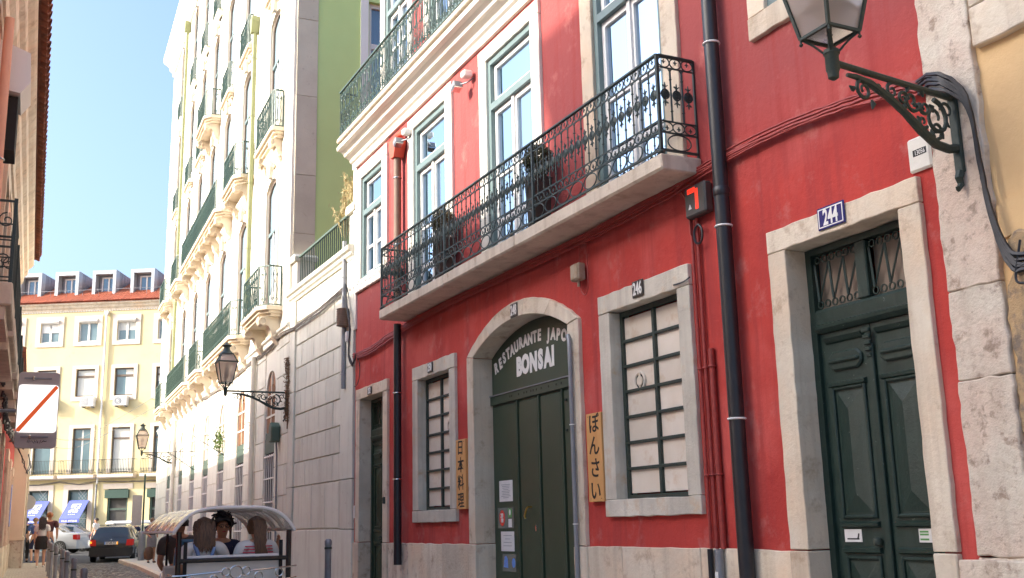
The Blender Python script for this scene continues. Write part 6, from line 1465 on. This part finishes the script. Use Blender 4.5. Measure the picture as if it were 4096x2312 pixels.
        for i in range(170):
            a = rr.uniform(math.pi*1.0, math.pi*2.0) if hair_style != 'tail' else rr.uniform(math.pi*1.3, math.pi*1.7)
            st = c+Vector((.104*math.cos(a), .118*math.sin(a)-.012, rr.uniform(-.02, .06)))*k; ln = LN*k*rr.uniform(.85, 1.08); sw = .012 if hair_style != 'tail' else -.25
            P_ = [mw @ (st+Vector((st.x*sw*q+rr.gauss(0, .010), -.02*q-.02*math.sin(q*2), -ln*q))) for q in (0, .25, .5, .75, 1)]
            hv.tube(P_, [q_*rr.uniform(.6, 1.15)*k for q_ in (.013, .014, .013, .011, .003)], 4)
    part_rot('hair', hv, hair, t, True)
    if facing_detail:
        f = Vector(P((0, .115, z0+.665)))
        for sg in (-1, 1):
            g = [(sg*.034*k+.026*k*math.cos(a), .012, .008*k+.019*k*math.sin(a)) for a in [i*2*math.pi/12 for i in range(12)]]
            q = MB().tube([mw @ (f+Vector(v)) for v in g], .0035, 4, True); q.tube([mw @ (f+Vector((sg*.06*k, .01, .012))), mw @ (f+Vector((sg*.085*k, -.09, .016)))], .003, 4); part_rot('spectacles', q, m_bk, t)
            part_rot('eye', MB().lathe(mw @ (f+Vector((sg*.032*k, -.012, .003))), [(.002, -.007), (.012, 0), (.002, .007)], 8), m_hairk, t)
        part_rot('nose', MB().tube([mw @ (f+Vector((0, -.008, .01))), mw @ (f+Vector((0, .012, -.02))), mw @ (f+Vector((0, .008, -.032)))], [.008, .013, .009], 6), skin, t, True)
        part_rot('mouth', MB().tube([mw @ (f+Vector((x, -.004-abs(x)*.25, -.058))) for x in (-.022, -.008, .008, .022)], [.003, .006, .006, .003], 5), m_str_r, t, True)
        for sg in (-1, 1): part_rot('ear', MB().lathe(mw @ (f+Vector((sg*.082*k, -.105, -.01))), [(.004, -.03), (.014, -.012), (.016, .012), (.005, .03)], 6), skin, t, True)
    return t, mw
def part_rot(name, mb, m, parent, smooth=False):
    inv = WM[parent].inverted(); mb.v = [inv @ p for p in mb.v]; me = mb.mesh(name, smooth); me.materials.append(m); return put(name, me, WM[parent].copy(), parent)
# pedestrians
t, mw = person((1.93, 39.5, gz(39.5)+.11), R(-3), 1.64, 'woman walking away in white tee and black skirt with long dark hair', m_skin, m_hairk, 'tee', m_wt, 'skirt', m_bk, m_wt, 'walk', 'long', female=True)
bagm = MB(); bagm.box(Fr((2.16, 39.45), (0, 1), (1, 0)), -.12, .12, gz(39.5)+.72, gz(39.5)+1.02, -.03, .05); o = part('shoulder_bag', bagm, m_beige, None, bevel=.02); tag(o, 'beige shoulder bag at the hip of the woman in white', 'bag')
person((2.22, 41.0, gz(41)+.11), R(-2), 1.80, 'tall man walking away in dark printed tee and jeans with ginger hair', m_skint, m_hairr, 'tee', m_maroon, 'trousers', m_jn, m_bk, 'walk', 'short')
person((2.02, 46.5, gz(46.5)+.11), R(10), 1.70, 'man in blue tee and shorts walking past the beige house', m_skin, m_hairg, 'tee', m_bl, 'shorts', m_nv, m_bl, 'walk', 'short')
person((1.72, 47.6, gz(47)+.11), R(10), 1.72, 'figure in black half hidden behind the round sign pole', m_skin, m_hairk, 'tee', m_bk, 'trousers', m_bk, m_bk, 'stand', 'short')
person((5.50, 40.0, gz(40)+.12), R(195), 1.52, 'woman in black top and grey skirt standing on the right pavement corner', m_skint, m_hairg, 'tee', m_bk, 'skirt', m_gsk, m_bk, 'stand', 'short', female=True, facing_detail=True)
o = part('hand_bag', MB().lathe((5.38, 39.72, gz(40)+.22), [(.05, 0), (.15, .05), (.17, .25), (.12, .42), (.05, .46)], 12, 1, .5), m_hairb, None, smooth=True); tag(o, 'brown bag hanging before the woman in the grey skirt', 'bag')
person((5.56, 61.0, gz(61)), R(60), 1.70, 'man in white shirt crossing before the rainwater pipe', m_skint, m_hairk, 'tee', m_wt, 'trousers', m_nv, m_bk, 'walk', 'short')
person((6.55, 53.2, gz(53)), R(20), 1.55, 'person behind the dark estate car, only the head showing', m_skint, m_hairb, 'tee', m_nv, 'trousers', m_nv, m_bk, 'stand', 'short')

# ------------------------------------------------------------------ tuk-tuk
TX, TY, TZ = 2.60, 12.4, gz(12.4); TK = Fr((TX, TY), (1, 0), (0, -1))   # s right, n towards the camera (rear)
tk = thing('tuk_tuk', (TX, TY+1.1, TZ), 'open tuk-tuk with clear vinyl canopy, black posts and chrome ring rail', 'tuk-tuk')
m_vinyl = glass('clear_vinyl', (.93, .91, .87), .06, .16); m_roofc = pane_mat('translucent_canvas', (.86, .80, .72)); m_canvas = mat('cream_canvas', (.66, .60, .52), (.60, .54, .46), .8, 4, 4); m_pipe_w = mat('white_vinyl_piping', (.74, .70, .66), None, .4); m_tukp = mat('black_gloss_tube', (.012, .011, .012), None, .22); m_tukw = mat('white_body_panel', (.62, .60, .57), (.58, .56, .53), .3, 3, 3, coat=.4); m_tblue = mat('blue_body_paint', (.03, .16, .34), None, .3, coat=.5)
hw, zs, zc = .64, TZ+1.56, TZ+1.82
def roofpt(u, n, e=0.0):          # u -1..1 across
    a = abs(u); z_ = zs+(zc-zs)*(1-a**4.2)+e; return TK.w(u*(hw+.03), z_, n)
L_ = [-2.35, -1.9, -1.45, -.95, -.5, .03]
for n_ in L_:
    part('canopy_hoop', MB().tube([roofpt(-1+2*i/24, n_) for i in range(25)], .020 if n_ > 0 else .014, 7), m_pipe_w, tk, smooth=True)
part('canopy_centre', MB().sheet([[roofpt(-.62+1.24*i/16, n_, .012) for i in range(17)] for n_ in L_]), m_roofc, tk, smooth=True)
for sg in (-1, 1):
    part('canopy_side', MB().sheet([[roofpt(sg*(.62+.38*i/8), n_-.0*i, .012+.008*math.sin(j*2.1+i)) for i in range(9)] for j, n_ in enumerate([-2.35+.119*q for q in range(21)])]), m_vinyl, tk, smooth=True)
    part('side_piping', MB().tube([roofpt(sg*1.0, n_) for n_ in L_], .018, 6), m_pipe_w, tk)
    part('roof_bar', MB().tube([roofpt(sg*.35, -2.3, -.03), roofpt(sg*.45, .0, -.03)], .011, 5), m_canvas, tk)
    part('rear_post', MB().tube([TK.w(sg*(hw-.03), TZ+.35, 0), TK.w(sg*(hw-.03), zs, 0)], .030, 8), m_tukp, tk, smooth=True)
    part('front_post', MB().tube([TK.w(sg*.40, TZ+.5, -2.2), TK.w(sg*.40, zs+.2, -2.2)], .016, 8), m_tukp, tk)
    part('belt', MB().box(TK, sg*(hw-.11)-.02, sg*(hw-.11)+.02, TZ+.6, TZ+1.45, -.04, -.03), m_bk, tk)
    part('side_panel', MB().box(TK, sg*(hw-.02)-.012, sg*(hw-.02)+.012, TZ+.32, TZ+.95, -2.1, -.05), m_tukw, tk, bevel=.02)
    part('mudguard', MB().tube([TK.w(sg*(hw-.06), TZ+.28+.34*math.sin(a), -.55+.36*math.cos(a)) for a in [math.pi*i/10 for i in range(11)]], .05, 6), m_tukp, tk)
    wl = part('wheel', MB().lathe((0, 0, 0), [(.18, -.05), (.25, -.06), (.27, -.03), (.27, .03), (.25, .06), (.18, .05)], 20), m_bk, None)
    mwh = Matrix.Translation(TK.w(sg*(hw-.09), TZ+.27, -.55)) @ Matrix.Rotation(R(90), 4, 'Y'); wl.parent = tk; wl.matrix_basis = WM[tk].inverted() @ mwh; WM[wl] = mwh
part('rear_bar', MB().tube([TK.w(-hw+.03, TZ+1.25, .0), TK.w(hw-.03, TZ+1.25, .0)], .026, 8), m_tukp, tk, smooth=True)
part('seat_back', MB().box(TK, -hw+.10, hw-.10, TZ+.62, TZ+1.30, -.10, -.05), m_tukw, tk, bevel=.02)
part('seat_pad', MB().box(TK, -hw+.10, hw-.10, TZ+.55, TZ+.68, -.55, -.11), m_canvas, tk, bevel=.03); part('seat_pad', MB().box(TK, -hw+.10, hw-.10, TZ+.55, TZ+.68, -1.5, -1.1), m_canvas, tk, bevel=.03); part('seat_back', MB().box(TK, -hw+.10, hw-.10, TZ+.68, TZ+1.16, -1.56, -1.5), m_canvas, tk, bevel=.02)
part('floor', MB().box(TK, -hw+.05, hw-.05, TZ+.28, TZ+.34, -2.2, -.02), m_tukp, tk); part('rear_panel', MB().box(TK, -hw+.04, hw-.04, TZ+.34, TZ+.64, -.06, -.02), m_tukw, tk, bevel=.02)
part('windscreen_frame', MB().tube([TK.w(-.36, TZ+.8, -1.8), TK.w(-.34, TZ+1.36, -1.78), TK.w(-.28, TZ+1.44, -1.78), TK.w(.02, TZ+1.44, -1.78), TK.w(.09, TZ+1.36, -1.78), TK.w(.10, TZ+.8, -1.8)], .035, 6), m_tblue, tk); part('nose', MB().lathe(TK.w(0, TZ+.3, -2.5), [(.28, 0), (.34, .2), (.32, .5), (.2, .68), (.05, .72)], 14, 1.3, .8), m_tblue, tk, smooth=True)
part('mirror', MB().box(TK, -.1, .06, TZ+1.36, TZ+1.42, -2.0, -1.97), m_bk, tk); part('mirror_stem', MB().tube([TK.w(-.02, TZ+1.4, -1.98), TK.w(-.02, TZ+1.72, -1.98)], .010, 5), m_bk, tk)
wl = part('wheel', MB().lathe((0, 0, 0), [(.18, -.05), (.25, -.06), (.27, -.03), (.27, .03), (.25, .06), (.18, .05)], 20), m_bk, None); mwh = Matrix.Translation(TK.w(0, TZ+.27, -2.5)) @ Matrix.Rotation(R(90), 4, 'Y'); wl.parent = tk; wl.matrix_basis = WM[tk].inverted() @ mwh; WM[wl] = mwh
# chrome rail with rings across the back
zr_ = TZ+1.125; RN2 = .10
def ringt(s_, z_, r_): part('chrome_ring', MB().tube([TK.w(s_+x, z_+y, RN2) for x, y in arc(0, 0, r_, r_, 0, 360, 22)[:-1]], .0085, 6, True), m_steel, tk, smooth=True)
part('chrome_rail', MB().tube([TK.w(-hw-.05, zr_-.02, -.15), TK.w(-hw-.03, zr_-.03, RN2-.03), TK.w(-hw+.05, zr_-.03, RN2), TK.w(-.15, zr_-.0, RN2)], .010, 6), m_steel, tk, smooth=True)
part('chrome_rail', MB().tube([TK.w(.16, zr_+.0, RN2), TK.w(hw-.03, zr_+.03, RN2), TK.w(hw+.05, zr_+.035, RN2-.06)], .010, 6), m_steel, tk, smooth=True)
ringt(0.0, zr_-.01, .068); ringt(-.112, zr_-.005, .043); ringt(.112, zr_-.0, .043); ringt(-.24, zr_-.08, .043); ringt(.25, zr_-.06, .043); ringt(-.48, zr_-.09, .043); ringt(.48, zr_-.03, .043)
part('chrome_rail', MB().tube([TK.w(-hw-.03, zr_-.14, RN2-.03), TK.w(-hw+.05, zr_-.14, RN2), TK.w(hw-.03, zr_-.10, RN2), TK.w(hw+.05, zr_-.09, RN2-.06)], .010, 6), m_steel, tk)
for s_, lb in ((-hw-.10, 'l'), (hw+.02, 'r')): part('lamp_guard', MB().tube([TK.w(s_, zr_+.02, -.2), TK.w(s_-.04, zr_+.0, -.05), TK.w(s_-.03, zr_-.16, -.05), TK.w(s_, zr_-.18, -.2)], .008, 5), m_pipe_w, tk)
# passengers
t, mw = person((TX-.29, TY+.30, TZ+.93), 0, 1.72, 'passenger with straight brown hair in white top with blue straps', m_skint, m_hairb, 'tee', m_wt, 'shorts', m_jn, m_wt, 'sit', 'bob', female=True, arms={1: ((.30, .12, .26), (.36, .40, .30))})
for sg in (-1, 1): part_rot('strap', MB().tube([mw @ Vector((sg*.115, -.03, .50)), mw @ Vector((sg*.10, -.125, .44)), mw @ Vector((sg*.055, -.145, .32)), mw @ Vector((0, -.135, .2))], .022, 4), m_strap, t)
person((TX+.05, TY+1.0, TZ+.94), R(182), 1.74, 'passenger with dark curly hair, glasses and navy top facing backwards', m_skint, m_hairk, 'tee', m_nv, 'trousers', m_nv, m_bk, 'sit', 'curly', facing_detail=True, female=True)
t, mw = person((TX+.31, TY+.30, TZ+.94), R(8), 1.70, 'passenger with long brown ponytail in red and white striped top', m_skint, m_hairb, 'tee', m_wt, 'shorts', m_jn, m_wt, 'sit', 'tail', female=True, arms={1: ((.26, .03, .24), (.31, .10, .46))})
for i in range(9):
    z_ = .17+i*.034; w_ = .155+.018*math.sin(i*.35); part_rot('stripe', MB().tube([mw @ Vector((w_*1.17*math.cos(a), .122*1.13*math.sin(a)+.0, z_)) for a in [q*2*math.pi/20 for q in range(20)]], .0085, 4, True), m_str_r, t)
person((2.42, 15.0, gz(15)), R(-10), 1.73, 'man in charcoal tee standing beyond the tuk-tuk canopy', m_skint, m_hairk, 'tee', m_gy, 'trousers', m_beige, m_bk, 'stand', 'short', arms={1: ((.25, -.05, 1.12), (.22, .14, 1.0)), -1: ((-.24, -.03, 1.13), (-.20, .15, 1.02))})

# ------------------------------------------------------------------ cars
m_cglass = mat('dark_car_glass', (.02, .03, .035), None, .05, spec=.9); m_tyre = mat('tyre_rubber', (.02, .02, .02), None, .8); m_rim = mat('alloy_rim', (.55, .55, .56), None, .3, metal=.9); m_tail = mat('red_lamp_lens', (.40, .012, .010), None, .15, emit=(1, .04, .02), estr=.03); m_amb = mat('amber_lens', (.7, .22, .02), None, .2, emit=(1, .35, .03), estr=.6); m_trimk = mat('black_bumper', (.02, .02, .022), None, .5)
def paint(name, c): return mat(name, c, tuple(x*.92 for x in c), .25, 2, 2, coat=.6, metal=.15)
def car(loc, rz, label, pm, L=4.6, Wd=1.75, Hh=1.46, kind='estate', plate=None, lamps=True, plate_m=None):
    t = thing('parked_car' if kind != 'estate' else 'car', loc, label, 'car'); mw = Matrix.Translation(Vector(loc)) @ Matrix.Rotation(rz, 4, 'Z'); WM[t] = mw; t.matrix_basis = mw
    hwid = Wd/2; belt = .92; zb = .22
    # stations from the tail (y = 0) to the nose (y = L): y, half width, belt z, roof z, roof half width
    if kind == 'estate': st = [(0, .80, .72, .74, .70), (.04, .90, .90, .93, .78), (.10, .94, .95, 1.02, .76), (.42, .97, .96, 1.40, .66), (.9, 1, .95, 1.45, .68), (1.8, 1, .93, 1.46, .69), (2.45, 1, .92, 1.42, .68), (3.25, .99, .92, .97, .72), (3.5, .98, .90, .93, .74), (4.2, .92, .80, .84, .66), (4.5, .80, .66, .70, .56), (L, .66, .58, .6, .46)]
    else: st = [(0, .78, .72, .74, .66), (.05, .9, .93, .95, .74), (.25, .93, .97, 1.0, .74), (.75, .97, .97, 1.02, .70), (1.35, 1, .95, 1.37, .60), (1.8, 1, .93, 1.42, .64), (2.4, 1, .92, 1.41, .64), (3.15, .99, .92, .97, .72), (3.5, .98, .90, .93, .74), (4.2, .92, .80, .84, .66), (4.5, .80, .66, .70, .56), (L, .66, .58, .6, .46)]
    hs = Hh/1.46
    sec = lambda y, w, b, r, rw: [(s_*x*hwid, y, z_*hs) for s_, x, z_ in ((-1, w*.90, zb), (-1, w, zb+.16), (-1, w, b*.72+.1), (-1, w*.97, b), (-1, rw+.02 if r-b > .2 else w*.90, r-.03 if r-b > .2 else (b+r)/2), (-1, rw*.8, r), (0, rw, r+.012), (1, rw*.8, r), (1, rw+.02 if r-b > .2 else w*.90, r-.03 if r-b > .2 else (b+r)/2), (1, w*.97, b), (1, w, b*.72+.1), (1, w, zb+.16), (1, w*.90, zb))]
    rows = [[mw @ Vector(p) for p in sec(*q)] for q in st]
    mb = MB().sheet(rows); n = 13; mb.add(rows[0], [tuple(range(n))]); mb.add(rows[-1], [tuple(range(n))]); mb.add([rows[0][0], rows[0][-1], rows[-1][-1], rows[-1][0]], [(0, 1, 2, 3)])
    body = part_rot('body', mb, pm, t, True)
    X = lambda x, y, z: mw @ Vector((x, y, z*hs))
    # glass: side windows between stations, rear and front screens
    gi = [i for i in range(len(st)-1) if st[i][3]-st[i][2] > .25 and st[i+1][3]-st[i+1][2] > .25]
    for sg in (-1, 1):
        for i in gi:
            a, b = st[i], st[i+1]; o_ = 1.012
            def sp(q, f, y): return X(sg*hwid*(q[1]*.97*(1-f)+(q[4]+.02)*f)*o_+sg*.004, y, q[2]*(1-f)+(q[3]-.03)*f)
            y0 = a[0]+.03; y1 = b[0]-.03
            part_rot('side_window', MB().quad(sp(a, .08, y0), sp(b, .08, y1), sp(b, .88, y1), sp(a, .88, y0)), m_cglass, t)
    i0 = gi[0]; a, b = st[i0-1], st[i0]
    part_rot('rear_window', MB().quad(X(-hwid*.76, a[0]+.06-.02, a[3]+.03), X(hwid*.76, a[0]+.06-.02, a[3]+.03), X(hwid*(b[4]-.03), b[0]-.05-.02, b[3]-.04), X(-hwid*(b[4]-.03), b[0]-.05-.02, b[3]-.04)), m_cglass, t)
    a, b = st[gi[-1]+1], st[gi[-1]+2]
    part_rot('windscreen', MB().quad(X(-hwid*(a[4]-.02), a[0]+.04, a[3]-.0), X(hwid*(a[4]-.02), a[0]+.04, a[3]-.0), X(hwid*.80, b[0]-.03, b[3]+.035), X(-hwid*.80, b[0]-.03, b[3]+.035)), m_cglass, t)
    part_rot('rear_bumper', MB().sheet([[X(x*hwid, -.07+.10*abs(x)**3, z_) for x in (-.97, -.7, -.35, 0, .35, .7, .97)] for z_ in (.25, .30, .52, .58)]), m_trimk if kind == 'estate' else pm, t, True)
    for sg in (-1, 1):
        for y_ in (.85, 3.55):
            tw_ = MB().lathe((0, 0, 0), [(.20, -.10), (.29, -.10), (.315, -.06), (.315, .06), (.29, .10), (.20, .10)], 24); M_ = mw @ Matrix.Translation((sg*(hwid-.10), y_, .315)) @ Matrix.Rotation(R(90), 4, 'Y')
            tw_.v = [M_ @ p for p in tw_.v]; wh = part_rot('wheel', tw_, m_tyre, t, True)
            rm = MB().lathe((0, 0, sg*.085), [(.02, -.01), (.2, -.012), (.215, 0), (.2, .008), (.02, .004)], 24)
            for q in range(10): rm.tube([(.04*math.cos(q*.628), .04*math.sin(q*.628), sg*.098), (.2*math.cos(q*.628), .2*math.sin(q*.628), sg*.10)], .016, 4)
            rm.v = [M_ @ p for p in rm.v]; part_rot('rim', rm, m_rim, t)
        part_rot('tail_light', MB().add([X(sg*hwid*x, y_, z_) for x, y_, z_ in ((.93, .02, .66), (.66, -.035, .66), (.68, -.03, .90), (.93, .05, .92), (.985, .22, .90), (.985, .20, .68), (.90, .10, .66), (.9, .1, .9))], [(0, 1, 2, 3), (0, 3, 4, 5), (1, 6, 7, 2), (5, 4, 7, 6), (3, 2, 7, 4), (0, 1, 6, 5)]), m_tail, t)
        if kind == 'estate' and sg < 0: part_rot('indicator', MB().quad(X(-hwid*.955, .01, .76), X(-hwid*.86, -.024, .76), X(-hwid*.86, -.024, .84), X(-hwid*.955, .012, .84)), m_amb, t)
        part_rot('door_mirror', MB().lathe(X(sg*(hwid+.08), 2.85, .93), [(.03, -.06), (.09, -.04), (.1, .04), (.04, .08)], 8, 1, .5), m_trimk if kind == 'estate' else pm, t, True)
        if kind == 'estate': part_rot('roof_rail', MB().tube([X(sg*hwid*.66, .5, 1.45), X(sg*hwid*.68, 1.2, 1.50), X(sg*hwid*.68, 2.3, 1.49)], .014, 5), m_trimk, t)
    if plate:
        part_rot('number_plate', MB().add([X(x, y_, z_) for y_ in (-.065, -.05) for x, z_ in ((-.26, .71), (.26, .71), (.26, .82), (-.26, .82))], [(0, 1, 2, 3), (4, 5, 6, 7), (0, 1, 5, 4), (2, 3, 7, 6), (0, 3, 7, 4), (1, 2, 6, 5)]), m_wht, t)
        for x0, x1, mm in ((-.26, -.215, m_stblue), (.215, .26, m_amb)): part_rot('plate_band', MB().quad(X(x0, -.067, .712), X(x1, -.067, .712), X(x1, -.067, .818), X(x0, -.067, .818)), mm, t)
        me = text_mesh(plate, .105, .002, .001, .95).copy(); me.materials.clear(); me.materials.append(m_ink)
        put('plate_number', me, mw @ Matrix.Translation((0, -.069, .762*hs)) @ Matrix.Rotation(R(90), 4, 'X'), t)
        part_rot('badge', MB().lathe(X(0, -.04, .90), [(.005, -.03), (.035, 0), (.005, .03)], 10), m_rim, t)
        part_rot('rear_wiper', MB().tube([X(0, .0, 1.0), X(.1, .03, 1.03), X(.42, .05, 1.04)], .008, 4), m_bk, t)
    return t
car((4.93, 47.3, gz(47.5)+.0), R(-13), 'dark estate car seen from behind with tail lights lit', paint('dark_grey_car_paint', (.028, .033, .042)), plate='07-89-TZ')
car((4.75, 57.6, gz(58)), R(62), 'silver saloon car parked facing away before the blue awnings', paint('silver_car_paint', (.50, .52, .55)), kind='saloon', L=4.6, Hh=1.42)
car((5.6, 54.3, gz(54.5)), R(-84), 'cream coloured car side-on beyond the dark estate car', paint('cream_car_paint', (.70, .62, .40)), kind='saloon', L=4.5, Hh=1.42)
car((6.0, 61.8, gz(61)), R(75), 'grey hatchback parked close to the shop fronts', paint('grey_car_paint', (.22, .23, .25)), kind='saloon', L=4.3, Hh=1.44)
# second open shuttle with a long white roof behind the cream car
SH = Fr((7.4, 60.0), dirdeg(82), dirdeg(172)); gs = gz(60)
t = thing('open_shuttle', SH.w(0, gs), 'open sightseeing shuttle with a long flat white canopy', 'shuttle')
part('canopy', MB().mould(SH, -1.35, 1.45, [(-.75, gs+1.36), (.75, gs+1.36), (.76, gs+1.42), (.5, gs+1.52), (-.5, gs+1.52), (-.76, gs+1.42)]), m_wht, t, bevel=.03)
for a in (-1.2, 0, 1.3):
    for b in (-.7, .7): part('post', MB().tube([SH.w(a, gs+.5, b), SH.w(a, gs+1.36, b)], .025, 6), m_bk, t)
part('body', MB().prism(SH, [(-1.3, gs+.28), (1.4, gs+.28), (1.55, gs+.7), (1.3, gs+.95), (-1.3, gs+.8)], -.68, .68), m_wht, t, bevel=.06)
for a in (-.9, 1.0):
    for b in (-.62, .62):
        wq = MB().lathe((0, 0, 0), [(.15, -.06), (.24, -.06), (.26, 0), (.24, .06), (.15, .06)], 16); M_ = SH.m(a, gs+.26, b) @ Matrix.Rotation(R(90), 4, 'X'); wq.v = [M_ @ p for p in wq.v]; part('wheel', wq, m_tyre, t)
